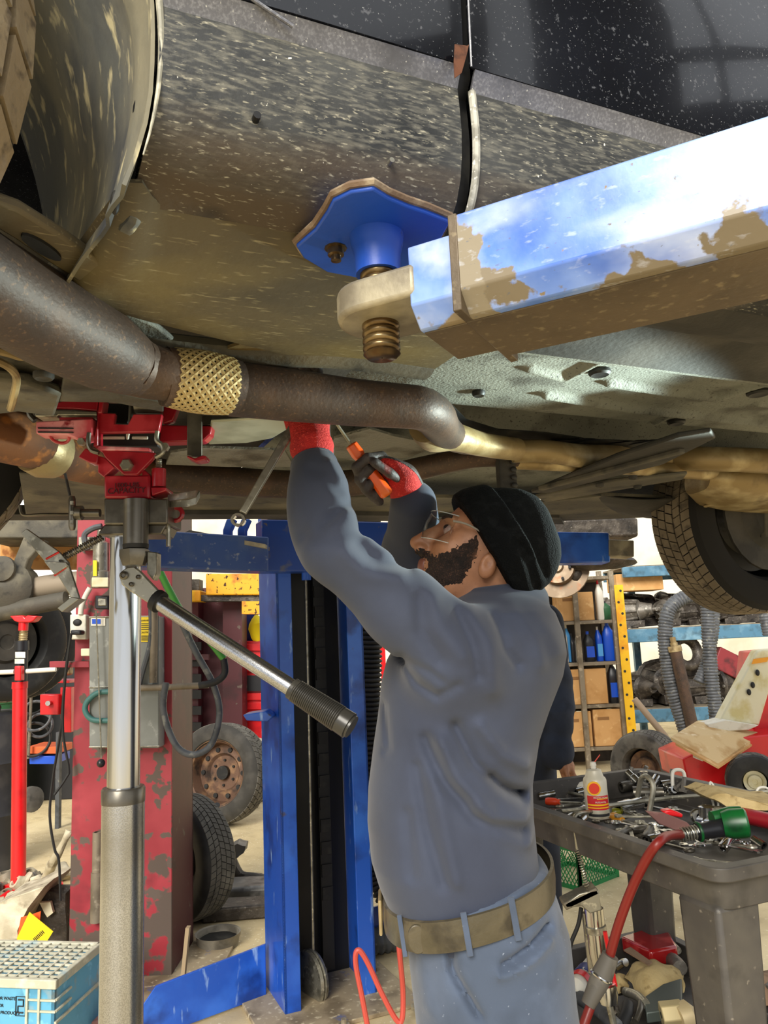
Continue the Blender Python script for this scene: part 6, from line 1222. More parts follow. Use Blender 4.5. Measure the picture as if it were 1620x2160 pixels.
# ------------------------------------------------------------------ blue pallet rack with gearboxes
PY_ = 9.0
rk = root('pallet_rack', onz(1450, 1600, 0), 'pale blue pallet rack loaded with used gearboxes along the back wall', 'rack')
RK = lambda mb, nm, mt, **k: build(mb, nm, mt, rk, **k)
def beam(y0, y1, x0=1312, x1=1760):
    a_, b_ = at(x0, (y0+y1)/2, PY_), at(x1, (y0+y1)/2, PY_); z = at(1460, (y0+y1)/2, PY_).z; h = (at(1460, y0, PY_).z-at(1460, y1, PY_).z); return (a_.x, b_.x, z, h)
levels = []
for y0, y1 in ((1190, 1212), (1322, 1350), (1492, 1520)):
    xa, xb, z, h = beam(y0, y1); RK(MB().box(((xa+xb)/2, PY_, z), (xb-xa, .05, h)), 'beam', rackblue, bev=.008); RK(MB().box(((xa+xb)/2, PY_+.8, z), (xb-xa, .05, h)), 'beam', rackblue, bev=.008); RK(MB().box(((xa+xb)/2, PY_+.4, z+h/2), (xb-xa, .82, .02)), 'deck', shelfm); levels.append(z+h/2+.01)
for x, Y in ((1322, PY_+.8), (1770, PY_)): t = at(x, 1150, Y); RK(MB().box((t.x, Y, t.z/2), (.08, .07, t.z)), 'upright', rackblue, bev=.004)
def gearbox(x, lvl, L, R, ang, label, mat, Y=PY_+.15):
    q = at(x, 1400, Y); c_ = Vector((q.x, Y+.15, levels[lvl]+R)); ax = Vector((math.cos(ang), -math.sin(ang), .05)); r_ = root('gearbox', c_-Vector((0, 0, R)), label, 'gearbox', 'used gearboxes on the rack')
    build(MB().lathe(c_-ax*L/2, ax, [(0, 0), (0, R*.98), (.04, R), (.05, R*.86), (L*.3, R*.72), (L*.32, R*.8), (L*.36, R*.7), (L*.7, R*.55), (L*.72, R*.66), (L*.76, R*.5), (L, R*.3), (L, R*.12), (L+.08, R*.1), (L+.08, 0)], 18).jitter(.015, 9), 'housing', mat, r_)
    for k in range(8):
        a = k*.785; u = ax.cross(Vector((0, 0, 1))).normalized(); w = ax.cross(u); o_ = u*math.cos(a)+w*math.sin(a); build(MB().bar(c_-ax*L*.45+o_*R*.82, c_+ax*L*.2+o_*R*.6, .02, .03, o_), 'rib', mat, r_)
        build(MB().cyl(c_-ax*(L/2+.01)+o_*R*.9, c_-ax*(L/2-.03)+o_*R*.9, .018, None, 8), 'bolt', alucast, r_)
    build(MB().box(c_+Vector((.02, -.02, -R*.75)), (L*.4, R*1.2, R*.4)).jitter(.02, 12), 'oil_pan', greasy, r_)
gearbox(1345, 1, .55, .2, .5, 'ribbed grey gearbox at the left of the upper rack level', alucast); gearbox(1425, 1, .5, .19, 2.2, 'grey gearbox behind the arched corrugated hose', alucast, PY_+.2); gearbox(1480, 1, .5, .17, .2, 'dark gearbox between the two hanging hoses', greasy, PY_+.3); gearbox(1560, 1, .65, .2, -.3, 'dark gearbox beneath the hanging car wheel', greasy)
gearbox(1345, 2, .6, .21, 1.2, 'greasy dark gearbox low behind the yellow post', greasy); gearbox(1408, 2, .5, .27, 1.5, 'dark bell housing with bright bolted rim on the lower level', greasy); gearbox(1475, 2, .5, .2, .4, 'dark gearbox low between the hanging hoses', greasy, PY_+.2); gearbox(1560, 2, .6, .22, -.2, 'greasy gearbox low behind the cream panel', greasy); gearbox(1610, 2, .5, .2, .6, 'greasy gearbox at the right edge of the lower rack level', greasy, PY_+.1)
for i, (x, lv, R0, mt, lb) in enumerate(((1375, 1, .24, greasy, 'dark gearbox in the back row of the upper rack level at left'), (1460, 1, .23, greasy, 'dark gearbox in the back row behind the hanging hoses'), (1530, 1, .22, alucast, 'grey gearbox in the back row right of the hoses'), (1600, 1, .24, greasy, 'dark gearbox in the back row at the right edge'), (1380, 2, .26, greasy, 'dark gearbox in the lower back row behind the bell housing'), (1450, 2, .25, greasy, 'dark gearbox in the lower back row behind the rusty tube'), (1525, 2, .27, greasy, 'dark gearbox in the lower back row under the red bin'))): gearbox(x, lv, .55, R0, i*.9, lb, mt, PY_+.45)
q = at(1540, 1400, PY_+.1); build(MB().box(Vector((q.x, PY_+.25, at(1540, 1400, PY_).z)), (.32, .3, .26), Matrix.Rotation(.5, 3, 'Y')).jitter(.02, 6), 'parts_bin', M('dark_red_bin', '#7a1f26', .5, 0, [('#4a1216', 9, .5, .66)]), label='dark red tilted bin on top of the low gearboxes', cat='bin', bev=.01)
q = at(1445, 1380, PY_+.05); build(MB().torus(q+Vector((.05, .1, .02)), (.3, -1, .2), .16, .06, 24, 10), 'torque_converter', greasy, label='dark ring shaped converter between the hoses', cat='car part')
cq = at(1355, 1225, PY_); build(MB().box((cq.x, PY_+.3, levels[0]+.0 if False else at(1355, 1226, PY_).z), (at(1405, 1226, PY_).x-at(1305, 1226, PY_).x, .4, .2)), 'long_carton', card_m, label='long flat carton hanging below the top rack beam', cat='carton', bev=.006)
build(ribbed(pth([(1465, 1255, 7.2), (1440, 1262, 7.2), (1412, 1285, 7.2), (1403, 1330, 7.2), (1407, 1390, 7.2), (1420, 1460, 7.2), (1445, 1538, 7.2), (1460, 1600, 7.2), (1466, 1640, 7.2)], 7.2), mpx(15, at(1410, 1400, 7.2)), .028, 14, .1), 'suction_hose', greyhose, label='arched grey corrugated hose hanging left of the rusty tube', cat='hose', sharp=80)
build(ribbed(pth([(1492, 1262, 7.3), (1494, 1330, 7.3), (1500, 1420, 7.3), (1508, 1490, 7.3), (1516, 1560, 7.3), (1520, 1636, 7.3)], 7.3), mpx(14, at(1500, 1400, 7.3)), .028, 14, .1), 'suction_hose', greyhose, label='straight grey corrugated hose hanging left of the cream panel', cat='hose', sharp=80)
build(ribbed(pth([(1506, 1262, 7.42), (1504, 1330, 7.42), (1490, 1400, 7.42), (1474, 1440, 7.42)], 7.5), mpx(12, at(1500, 1400, 7.5)), .028, 14, .1), 'suction_hose', greyhose, label='short grey corrugated hose hanging behind the straight one', cat='hose', sharp=80)
build(ribbed(pth([(1612, 1270, 7.5), (1614, 1300, 7.5), (1622, 1340, 7.5)], 7.5), mpx(12, at(1600, 1300, 7.5)), .028, 14, .1), 'suction_hose', greyhose, label='grey corrugated hose end at the right edge', cat='hose', sharp=80)
tb_ = root('rusty_tube', at(1440, 1540, 7.1), 'rusty steel tube with stepped fitting leaning between the hanging hoses', 'tube'); p0, p1 = at(1420, 1352, 7.1), at(1462, 1540, 7.1); build(MB().tube([p1, p0.lerp(p1, .12)], mpx(12.5, p0), 14), 'barrel', rust_m, tb_); build(MB().lathe(p0.lerp(p1, .12), p0-p1, [(0, mpx(14, p0)), (.05, mpx(14, p0)), (.05, mpx(8, p0)), (.08, mpx(8, p0)), (.08, mpx(6, p0)), (.13, mpx(6, p0)), (.13, 0)], 14), 'fitting', ochre_m, tb_)
build(MB().tube([at(1338, 1474, 6.6), at(1402, 1552, 6.55), onz(1450, 1665, .02)][:2]+[onz(1462, 1655, .02)], .028, 10), 'wooden_handle', M('worn_wood_handle', '#9c8a74', .8), label='pale worn handle leaning above the grey tire', cat='handle')
gt2 = root('loose_tire', onz(1370, 1665, 0), 'grey bald tire with rusty hub standing behind the tool cart', 'tire'); wc = at(1366, 1612, 6.3); wc.z = .29; wheel(gt2, wc, (-.75, -.66, .0), .29, .22, .16, tire_old, tire_old, rim_m, nb=60, world=True, rows_=4, holes=False)
# red machine with cream panel and cardboard
MY = 4.9
mc = root('red_machine', onz(1560, 1720, 0), 'red wheeled shop machine with slanted cream panel and cardboard on top', 'machine')
MC = lambda mb, nm, mt, **k: build(mb, nm, mt, mc, **k)
MC(MB().prism([at(1448, 1592, MY), at(1515, 1555, MY+.4), at(1700, 1560, MY+.4), at(1700, 1650, MY), at(1500, 1650, MY), at(1455, 1640, MY)], (0, .2, 0)) if False else MB().plate([(1440, 1600), (1530, 1560), (1700, 1540), (1700, 1690), (1540, 1680), (1450, 1650)], MY, .45), 'chassis', brightred, bev=.01)
MC(MB().plate([(1600, 1375), (1760, 1360), (1760, 1560), (1595, 1560), (1585, 1520)], MY+.25, .3), 'tower', brightred, bev=.01)
MC(MB().plate([(1598, 1372), (1650, 1366), (1602, 1530), (1518, 1522), (1526, 1505)], MY+.1, .10), 'control_panel', cream, bev=.01)
MC(MB().plate([(1590, 1390), (1622, 1386), (1618, 1396), (1586, 1401)], MY+.092, .006), 'orange_band', M('orange_stripe', '#f0a020', .5))
for x, y in ((1598, 1419), (1588, 1445), (1580, 1460)): MC(MB().ball(at(x, y, MY+.09), 1, (.014, .008, .02)), 'pictogram', ink_m)
MC(MB().plate([(1492, 1528), (1530, 1518), (1602, 1530), (1580, 1540), (1500, 1545)], MY+.05, .15), 'ledge', white_m, bev=.006)
cbx = root('cardboard_sheet', at(1500, 1600, MY-.1), 'flattened worn cardboard lying on the red machine', 'cardboard'); build(MB().prism([at(1416, 1562, MY-.25), at(1470, 1528, MY+.12), at(1608, 1553, MY+.12), at(1515, 1618, MY-.3)], (0, .0, .02)), 'sheet', card2, cbx); build(MB().prism([at(1425, 1572, MY-.27), at(1515, 1622, MY-.33), at(1602, 1563, MY+.08), at(1515, 1612, MY-.28)], (0, .0, .012)), 'under_sheet', card_m, cbx); build(MB().prism([at(1462, 1598, MY-.275), at(1482, 1588, MY-.2), at(1504, 1594, MY-.2), at(1482, 1606, MY-.285)], (0, 0, .024)), 'address_label', white_m, cbx)
kw = bpy.data.objects.new('knobby_wheel', None); link(kw, mc); wc = at(1592, 1648, MY-.2); wheel(kw, wc, (-.35, -.93, .0), mpx(58, wc), .14, mpx(26, wc), tire_old, blackrub, cream, nb=20, world=True, rows_=4, holes=False)
# ------------------------------------------------------------------ green crate and blue bin on the floor
gz_ = .28; gc = onz(1228, 1885, 0); ga = math.radians(40); GX = Vector((math.cos(ga), math.sin(ga), 0)); GY = Vector((-math.sin(ga), math.cos(ga), 0)); g0 = onz(1225, 1880, 0)
gcr = root('milk_crate', g0, 'green lattice milk crate on the floor behind the tool cart', 'crate'); GK = lambda x, y, z: g0+GX*x+GY*y+Vector((0, 0, z)); gw = .34
for (x0, y0), (x1, y1) in (((0, 0), (gw, 0)), ((0, 0), (0, gw)), ((gw, 0), (gw, gw)), ((0, gw), (gw, gw))):
    a_, b_ = GK(x0, y0, 0), GK(x1, y1, 0); up = Vector((0, 0, 1)); lat = MB()
    for k in range(15):
        t = k/14; lat.tube([a_.lerp(b_, t)+up*.01, a_.lerp(b_, min(1, t+.35))+up*(.01+.17*min(1, (1-t)/.35))], .003, 5); lat.tube([a_.lerp(b_, t)+up*.01, a_.lerp(b_, max(0, t-.35))+up*(.01+.17*min(1, t/.35))], .003, 5)
    build(lat, 'lattice', mgreen, gcr, kind='stuff'); build(MB().bar(a_+up*.24, b_+up*.24, .012, .09), 'top_band', mgreen, gcr, bev=.003); build(MB().bar(a_+up*.01, b_+up*.01, .012, .02), 'bottom_band', mgreen, gcr); build(MB().bar(a_, a_+up*gz_, .022, .022, (0, 1, 0)), 'corner_post', mgreen, gcr, bev=.003)
bb_ = onz(1556, 1948, 0); build(MB().loft([[bb_+Vector((x*s_, y*s_+.12, z)) for x, y in ((-.16, -.12), (.055, -.12), (.055, .12), (-.16, .12))] for z, s_ in ((0.0, .85), (.01, .9), (.32, 1.08))]), 'blue_tub', M('deep_blue_plastic', '#164e9a', .4), label='blue plastic tub on the floor behind the tool cart leg', cat='tub', bev=.02)
# ------------------------------------------------------------------ tool cart
TZ = .88; ex_ = Vector((.375, -.927, 0)).normalized(); ey_ = Vector((.927, .375, 0)).normalized(); T0 = Vector((.29, 2.715, 0)); TL, TW = 1.04, .66
ct = root('tool_cart', T0+ex_*.5+ey_*.33, 'two shelf dark grey plastic utility cart heaped with hand tools', 'cart')
def T(x, y, z): return T0+ex_*x+ey_*y+Vector((0, 0, z))
def tbox(x0, x1, y0, y1, z0, z1, m_=None): return (m_ or MB()).add([T(x, y, z) for x in (x0, x1) for y in (y0, y1) for z in (z0, z1)], [(0, 1, 3, 2), (4, 6, 7, 5), (0, 4, 5, 1), (2, 3, 7, 6), (0, 2, 6, 4), (1, 5, 7, 3)])
CT = lambda mb, nm, mt=cartp, **k: build(mb, nm, mt, ct, **k)
def tray(z0, z1, nm):
    def rr(x0, x1, y0, y1, z, r=.04): 
        out = []
        for cx, cy, a0 in ((x1-r, y1-r, 0), (x0+r, y1-r, 90), (x0+r, y0+r, 180), (x1-r, y0+r, 270)):
            for k in range(5): a = math.radians(a0+k*22.5); out.append(T(cx+r*math.cos(a), cy+r*math.sin(a), z))
        return out
    CT(MB().loft([rr(.02, TL-.02, .02, TW-.02, z0), rr(.012, TL-.012, .012, TW-.012, z1-.035), rr(-.012, TL+.012, -.012, TW+.012, z1-.03), rr(-.012, TL+.012, -.012, TW+.012, z1), rr(.022, TL-.022, .022, TW-.022, z1), rr(.03, TL-.03, .03, TW-.03, z1-.085)]), nm, bev=.003)
tray(.782, TZ, 'top_tray'); tray(.20, .33, 'lower_tray')
for x, y in ((.09, .075), (TL-.09, .075), (.09, TW-.075), (TL-.09, TW-.075)):
    CT(MB().loft([[T(x+sx*w_, y+sy*w_, z) for sx, sy in ((-1, -1), (1, -1), (1, 1), (-1, 1))] for z, w_ in ((.26, .05), (.5, .055), (.79, .062))]), 'leg', bev=.012)
    CT(MB().lathe(T(x, y, .065)-ex_*.0, ey_, [(-.02, 0), (-.02, .06), (.02, .06), (.02, 0)], 18), 'caster', blackrub); CT(MB().bar(T(x, y, .06), T(x, y, .21), .03, .05, ex_), 'caster_fork', galv_m)
CT(MB().tube([T(TL-.03, .2, .80), T(TL+.003, .2, .80)], .012, 10), 'tray_bolt', darksteel)
TZI = TZ-.075
def on_tray(x, y, z=TZI+.012): return onz(x, y, z)
def spanner(p0, p1, r, label, mat=galv_m):
    d_ = (p1-p0).normalized(); sd_ = d_.cross(Vector((0, 0, 1))).normalized(); r_ = root('spanner', (p0+p1)/2, label, 'spanner', 'spanners on the cart')
    build(MB().bar(p0, p1, r*1.1, r*.6), 'shank', mat, r_, bev=.001); build(MB().torus(p0, (0, 0, 1), r*1.1, r*.45, 16, 6), 'ring_end', mat, r_)
    build(MB().prism([p1+d_*a_*r+sd_*b_*r for a_, b_ in ((-.6, -.9), (1.0, -1.3), (1.7, -.7), (.5, -.5), (.5, .5), (1.7, .7), (1.0, 1.3), (-.6, .9))], (0, 0, r*.6)), 'open_end', mat, r_)
def driver(p0, p1, r, hm, label):
    d_ = (p1-p0).normalized(); L_ = (p1-p0).length; r_ = root('screwdriver', (p0+p1)/2, label, 'screwdriver', 'screwdrivers on the cart'); build(MB().lathe(p0, d_, [(0, 0), (.002, r*.8), (.01, r), (L_*.3, r*.9), (L_*.38, r*.6), (L_*.42, r*.7), (L_*.42, 0)], 10), 'handle', hm, r_); build(MB().tube([p0+d_*L_*.42, p1], r*.3, 8), 'shaft', galv_m, r_)
def socket_(p, ax, r, L_, label, mat=chrome_m):
    r_ = root('socket', p, label, 'socket', 'sockets on the cart'); ax = Vector(ax).normalized(); build(MB().lathe(p, ax, [(0, r*.6), (0, r), (L_*.5, r), (L_*.55, r*.85), (L_, r*.85), (L_, r*.4), (L_*.7, r*.4)], 14), 'barrel', mat, r_); build(MB().cyl(p+ax*L_*.3, p+ax*L_*.32, r*.6, None, 6), 'bore', ink_m, r_)
spots = [(1150, 1688, 1230, 1682), (1180, 1700, 1235, 1695), (1300, 1735, 1400, 1755), (1310, 1752, 1395, 1775), (1325, 1690, 1420, 1712), (1300, 1705, 1345, 1722), (1420, 1705, 1500, 1725), (1395, 1680, 1450, 1668), (1330, 1660, 1400, 1672), (1450, 1670, 1520, 1680), (1240, 1690, 1300, 1700), (1350, 1735, 1430, 1765)]
names = ['leftmost on the tray', 'in front of the leftmost one', 'below the spray can', 'nearest the cart edge', 'in the middle of the tray', 'right of the spray can', 'by the red grip', 'by the bent rod', 'behind the long rod', 'at the back rim', 'behind the spray can', 'left of the green air tool']
for i, (x0, y0, x1, y1) in enumerate(spots): a_, b_ = on_tray(x0, y0, TZI+.012+.004*(i % 3)), on_tray(x1, y1, TZI+.015+.004*(i % 3)); spanner(a_, b_, .011, 'steel spanner on the cart, '+names[i], galv_m if i % 2 else chrome_m)
driver(on_tray(1165, 1665, TZI+.03), on_tray(1232, 1678, TZI+.03), .017, blackplast, 'screwdriver with black handle at the left of the cart tray'); driver(on_tray(1150, 1690, TZI+.03), on_tray(1225, 1694, TZI+.03), .013, M('orange_red_grip', '#e2441c', .4), 'screwdriver with orange-red handle at the cart edge'); driver(on_tray(1290, 1722, TZI+.02), on_tray(1345, 1742, TZI+.02), .015, M('amber_handle', '#c8861e', .3), 'screwdriver with amber handle before the spray can'); driver(on_tray(1290, 1712, TZI+.02), on_tray(1340, 1712, TZI+.02), .012, M('olive_handle', '#8a8a20', .3), 'screwdriver with olive handle right of the spray can')
sk = [(1305, 1705, (1, .4, .1), .02, .09, 'long deep socket lying right of the spray can'), (1335, 1672, (1, -.2, .0), .021, .10, 'dark impact socket behind the spray can'), (1215, 1672, (.9, .3, .1), .016, .05, 'socket beside the black screwdriver'), (1360, 1652, (0, 0, 1), .016, .04, 'upright socket in the back heap'), (1375, 1658, (.5, .5, .4), .014, .05, 'tilted socket in the back heap'), (1345, 1650, (-.4, .5, .5), .015, .05, 'socket leaning at the top of the back heap'), (1395, 1655, (1, .1, .1), .013, .07, 'slim socket at the right of the back heap'), (1480, 1735, (.3, -.9, .1), .02, .05, 'socket in front of the red ratchet grip'), (1470, 1722, (-.2, -1, .2), .022, .05, 'second socket in front of the red ratchet grip'), (1135, 1680, (1, .2, .1), .014, .06, 'socket at the far left tray corner'), (1410, 1668, (.2, -1, .3), .015, .04, 'short socket right of the bent rod'), (1310, 1660, (1, .3, .1), .018, .08, 'shiny socket left of the back heap')]
for i, (x, y, ax, r, L_, lb) in enumerate(sk): socket_(on_tray(x, y, TZI+.03+.02*(3 <= i <= 6)), ax, r, L_, lb, darksteel if i in (1, 11) else chrome_m)
for i, (x, y) in enumerate(((1330, 1648), (1352, 1640), (1370, 1648), (1385, 1662), (1415, 1650), (1425, 1665), (1440, 1672))):
    q = on_tray(x, y, TZI+.04); build(MB().lathe(q, (random.uniform(-1, 1), random.uniform(-1, 1), random.uniform(.2, 1)), [(0, 0), (0, .014), (.01, .014), (.01, .008), (.05, .008), (.05, 0)], 6), 'bolt', alucast, label='steel bolt, %s from the left in the heap at the tray back' % ('first', 'second', 'third', 'fourth', 'fifth', 'sixth', 'seventh')[i], cat='bolt', group='bolts on the cart')
build(MB().tube([on_tray(1185, 1712, TZI+.05), on_tray(1420, 1682, TZI+.06), on_tray(1640, 1668, TZI+.07)], .0065, 8), 'pry_bar', galv_m, label='long thin steel rod lying across the tool cart', cat='rod')
build(MB().tube(spl([at(1370, 1712, 2.25), at(1378, 1660, 2.25), at(1365, 1638, 2.27), at(1352, 1645, 2.3), at(1345, 1680, 2.32)], 6), .0075, 8), 'bent_rod', galv_m, label='steel rod bent into a hook standing in the tool heap', cat='rod')
build(MB().plate([(1362, 1711), (1400, 1715), (1450, 1735), (1462, 1748), (1425, 1752), (1390, 1738)], 2.05, .012), 'rusty_blade', M('rusty_blade', '#7a5650', .45, .4, [('#a8867e', 14, .5, .66)]), label='reddish rusty scraper blade beside the green air tool', cat='blade', bev=.002)
build(MB().plate([(1398, 1712), (1415, 1708), (1442, 1718), (1440, 1726), (1405, 1720)], 2.12, .03), 'red_clip', brightred, label='small bright red plastic piece behind the rusty blade', cat='clip', bev=.004)
build(MB().ball(on_tray(1222, 1662, TZI+.035), .036, (1, 1, .9)), 'grease_cap', whiteplast, label='pale rounded cap left of the spray can', cat='cap'); build(MB().ball(on_tray(1340, 1752, TZI+.02), 1, (.03, .018, .014)), 'white_knob', whiteplast, label='off-white oval knob near the cart edge', cat='knob')
rg_ = lump([(1500, 1685), (1530, 1676), (1600, 1690), (1680, 1700), (1680, 1712), (1580, 1705), (1530, 1700)], 2.2, .2, .012, 20); build(rg_, 'shop_rag', clothtan, label='crumpled tan rag at the right of the cart tray', cat='rag')
# spray can
cq0 = on_tray(1262, 1722, TZ-.02); cr_ = mpx(24.5, cq0); can = root('spray_can', cq0, 'dirty white spray can with red and yellow label on the cart', 'spray can'); chh = at(1258, 1640, cq0.y).z-cq0.z; up = Vector((-.02, 0, 1)).normalized()
build(MB().lathe(cq0, up, [(0, 0), (0, cr_*.95), (.006, cr_), (chh*.93, cr_), (chh, cr_*.92), (chh+.003, cr_*.8), (chh+.022, cr_*.62), (chh+.026, cr_*.3)], 26), 'can_body', M('dirty_white_can', '#cfc9b6', .4, .1, [('#a89f88', 14, .5, .66)]), can)
def canpatch(a0, a1, z0, z1, mat, nm, rr=1.012):
    vs_ = []; u = Vector((1, 0, 0)); w = Vector((0, -1, 0))
    for k in range(11): a = a0+(a1-a0)*k/10; e_ = (u*math.sin(a)+w*math.cos(a))*cr_*rr; vs_ += [cq0+up*z0+e_, cq0+up*z1+e_]
    build(MB().add(vs_, [(2*k, 2*k+2, 2*k+3, 2*k+1) for k in range(10)]), nm, mat, can)
redlab = M('red_label', '#c8202a', .4); yellab = M('yellow_ring', '#f4b81c', .4)
canpatch(-1.1, 1.0, chh*.22, chh*.58, redlab, 'label_band'); canpatch(-1.1, 1.0, chh*.33, chh*.37, yellab, 'label_stripe', 1.02); canpatch(-1.1, 1.0, chh*.26, chh*.29, yellab, 'label_stripe', 1.02); canpatch(-.2, 1.0, chh*.49, chh*.515, yellab, 'label_stripe', 1.02); canpatch(-1.1, 1.0, chh*.05, chh*.12, ink_m, 'label_foot')
for rr_, mt, oo in ((.5, yellab, .004), (.38, M('orange_red_disc', '#e2381c', .4), .006)): build(MB().lathe(cq0+up*chh*.78+Vector((-.012, -cr_-.002-oo, 0))+Vector((0, .008, 0)), (-.2, -1, 0), [(0, 0), (0, cr_*rr_*1.15), (.003, cr_*rr_*1.15), (.003, 0)], 22), 'logo_disc', mt, can)
q = cq0+up*chh*.54+Vector((.002, -cr_*1.06, 0)); text('label_text', 'PROTECTION', .0062, q, (1, 0, 0), up, white_m, can); q = cq0+up*chh*.42+Vector((.002, -cr_*1.06, 0)); text('label_text', 'PUISSANTE', .0062, q, (1, 0, 0), up, white_m, can)
build(MB().lathe(cq0+up*(chh+.022), up, [(0, .008), (.012, .008), (.012, .01), (.022, .008), (.022, 0)], 12), 'nozzle', whiteplast, can); nz = cq0+up*(chh+.038); build(MB().tube([nz, nz+Vector((.022, -.004, .026))], .0016, 6), 'straw', hosepink, can)
# green air tool, red ratchet, hose
gt3 = root('air_tool', on_tray(1500, 1745), 'green and black air tool with hose fitting at the near end of the cart', 'air tool'); g1, g2, g3 = on_tray(1430, 1762, TZ-.005), on_tray(1510, 1748, TZ+.005), on_tray(1555, 1738, TZ+.005)
gd = (g2-g1).normalized(); build(MB().lathe(g1, gd, [(-.0, .006), (0, .012), (.05, .014)], 14), 'hose_fitting', chrome_m, gt3); build(MB().helix(g1+gd*.005, g1+gd*.05, .016, .0022, 6, 12, 6), 'fitting_spring', galv_m, gt3); build(MB().lathe(g1+gd*.05, gd, [(0, .01), (0, .022), (.01, .022), (.015, .02), (.09, .024), (.1, .02)], 18), 'handle', blackplast, gt3); build(MB().torus(g1+gd*.055, gd, .021, .004), 'handle_ring', airgreen, gt3)
hd = g1+gd*.15; build(MB().lathe(hd+Vector((-.03, 0, .004)), (gd+Vector((.1, -.4, 0))).normalized(), [(0, 0), (0, .03), (.02, .036), (.055, .036), (.06, .03), (.06, .024), (.05, .022), (.05, 0)], 20), 'motor_housing', airgreen, gt3); build(MB().lathe(hd+Vector((.0, .02, .02)), (1, .1, .1), [(-.05, 0), (-.05, .018), (.0, .022), (.03, .018), (.03, 0)], 14), 'trigger_guard', airgreen, gt3)
rr2 = root('ratchet', on_tray(1560, 1715), 'steel ratchet with dark red grip at the right edge of the cart', 'ratchet'); q0, q1, q2 = on_tray(1500, 1712, TZ-.0), on_tray(1548, 1716, TZ-.0), on_tray(1660, 1740, TZ-.0); build(MB().tube([q1, q1.lerp(q2, .1), q2], [.018, .021, .021], 16), 'grip', toolred, rr2); build(MB().tube([q0, q1], [.016, .018], 14), 'neck', galv_m, rr2); build(MB().lathe(q0+Vector((-.012, 0, -.012)), (0, 0, 1), [(0, 0), (0, .022), (.026, .022), (.03, .012), (.03, 0)], 18), 'head', chrome_m, rr2)
hz_ = [g1+gd*.01, on_tray(1408, 1764, TZ+.014), onz(1388, 1778, TZ+.014), at(1366, 1808, 1.93), at(1335, 1870, 1.97), at(1305, 1950, 2.0), at(1282, 2030, 2.02), at(1258, 2090, 2.02), at(1232, 2160, 2.0), at(1205, 2240, 1.98)]
ah = root('air_hose', Vector((.3, 2.0, .3)), 'dark red rubber air hose running from the green tool down past the cart', 'hose'); build(MB().tube(spl(hz_, 8), .0115, 12), 'hose', hosered, ah); build(MB().tube([at(1288, 2015, 2.015), at(1270, 2058, 2.02), at(1240, 2120, 2.01)], [.02, .026, .017], 12), 'tape_wrap', M('grey_duct_tape', '#5f5b54', .5, 0, [('#7d786e', 20, .5, .66)]), ah); build(MB().torus(at(1268, 2060, 2.02), (at(1240, 2120, 2.01)-at(1288, 2015, 2.015)), .025, .004), 'clamp', chrome_m, ah); build(MB().torus(g1+gd*.012, gd, .0125, .003), 'hose_clip', chrome_m, ah)
# wire hooks over the back rim
for i, (x, y, lb) in enumerate(((1432, 1637, 'thick white wire hook over the back rim of the cart'), (1502, 1655, 'thin white wire loop over the back rim of the cart'), (1612, 1676, 'white wire hook at the right end of the back rim'))):
    q = onz(x, y, TZ+.005); build(MB().tube(spl([q+Vector((-.028, -.01, -.03)), q+Vector((-.02, 0, .012)), q+Vector((0, .005, .02)), q+Vector((.022, .012, .008)), q+Vector((.024, .012, -.04))] if i != 1 else [q+Vector((-.006, -.012, -.07)), q+Vector((-.012, -.012, -.02)), q+Vector((-.004, 0, .008)), q+Vector((.006, -.012, -.02)), q+Vector((.008, -.012, -.07))], 6), .006 if i == 0 else .0035, 8), 'wire_hook', whiteplast, label=lb, cat='hook')
hk = [at(1248, 1712, 2.32), at(1222, 1716, 2.27), at(1212, 1730, 2.26), at(1218, 1790, 2.26), at(1230, 1850, 2.26), at(1238, 1872, 2.26)]
hk2 = root('hook_rod', hk[-1], 'steel rod hooked over the near rim of the cart with threaded lower end', 'rod'); build(MB().tube(spl(hk[:4], 6), .0055, 8), 'rod', galv_m, hk2); build(MB().helix(hk[3], hk[5], .0055, .0018, 16, 8, 5), 'thread', galv_m, hk2)
# hydraulic pump stand under the cart edge
HY = 2.28
fp = root('fluid_pump', (at(1250, 2000, HY).x, HY, .33), 'shiny metal pump cylinder with bracket standing beside the lower cart tray', 'pump')
FP = lambda mb, nm, mt, **k: build(mb, nm, mt, fp, **k)
FP(MB().bar(at(1186, 1906, HY), at(1256, 1872, HY), .06, .02), 'support_arm', lug_m, bev=.004); FP(MB().plate([(1190, 1908), (1222, 1885), (1262, 1876), (1270, 1920), (1245, 1928), (1228, 1912), (1195, 1916)], HY-.03, .05), 'bracket', galv_m, bev=.003)
FP(MB().tube(pth([(1252, 1915), (1262, 2010), (1270, 2060)], HY), [mpx(20, at(1250, 1950, HY)), mpx(19, at(1250, 1950, HY)), mpx(14, at(1250, 1950, HY))], 20), 'cylinder', chrome_m); FP(MB().tube(pth([(1236, 1925), (1250, 2050)], HY+.02), .012, 10), 'guide_tube', galv_m); FP(MB().tube(pth([(1256, 1952), (1258, 1966)], HY-.002), mpx(22, at(1250, 1950, HY)), 18), 'cylinder_clamp', galv_m)
FP(MB().tube(pth([(1276, 1965), (1298, 2080)], HY-.06), .006, 8), 'red_sleeve', brightred); FP(MB().lathe(at(1284, 2115, HY-.06), at(1276, 2050, HY-.06)-at(1284, 2115, HY-.06), [(0, 0), (0, mpx(18, at(1284, 2100, HY))), (.02, mpx(21, at(1284, 2100, HY))), (.045, mpx(19, at(1284, 2100, HY))), (.05, mpx(11, at(1284, 2100, HY))), (.08, mpx(8, at(1284, 2100, HY)))], 20), 'end_nut', chrome_m); FP(MB().tube(pth([(1284, 2115), (1296, 2170)], HY-.06), mpx(7, at(1284, 2100, HY)), 10), 'outlet_tube', galv_m)
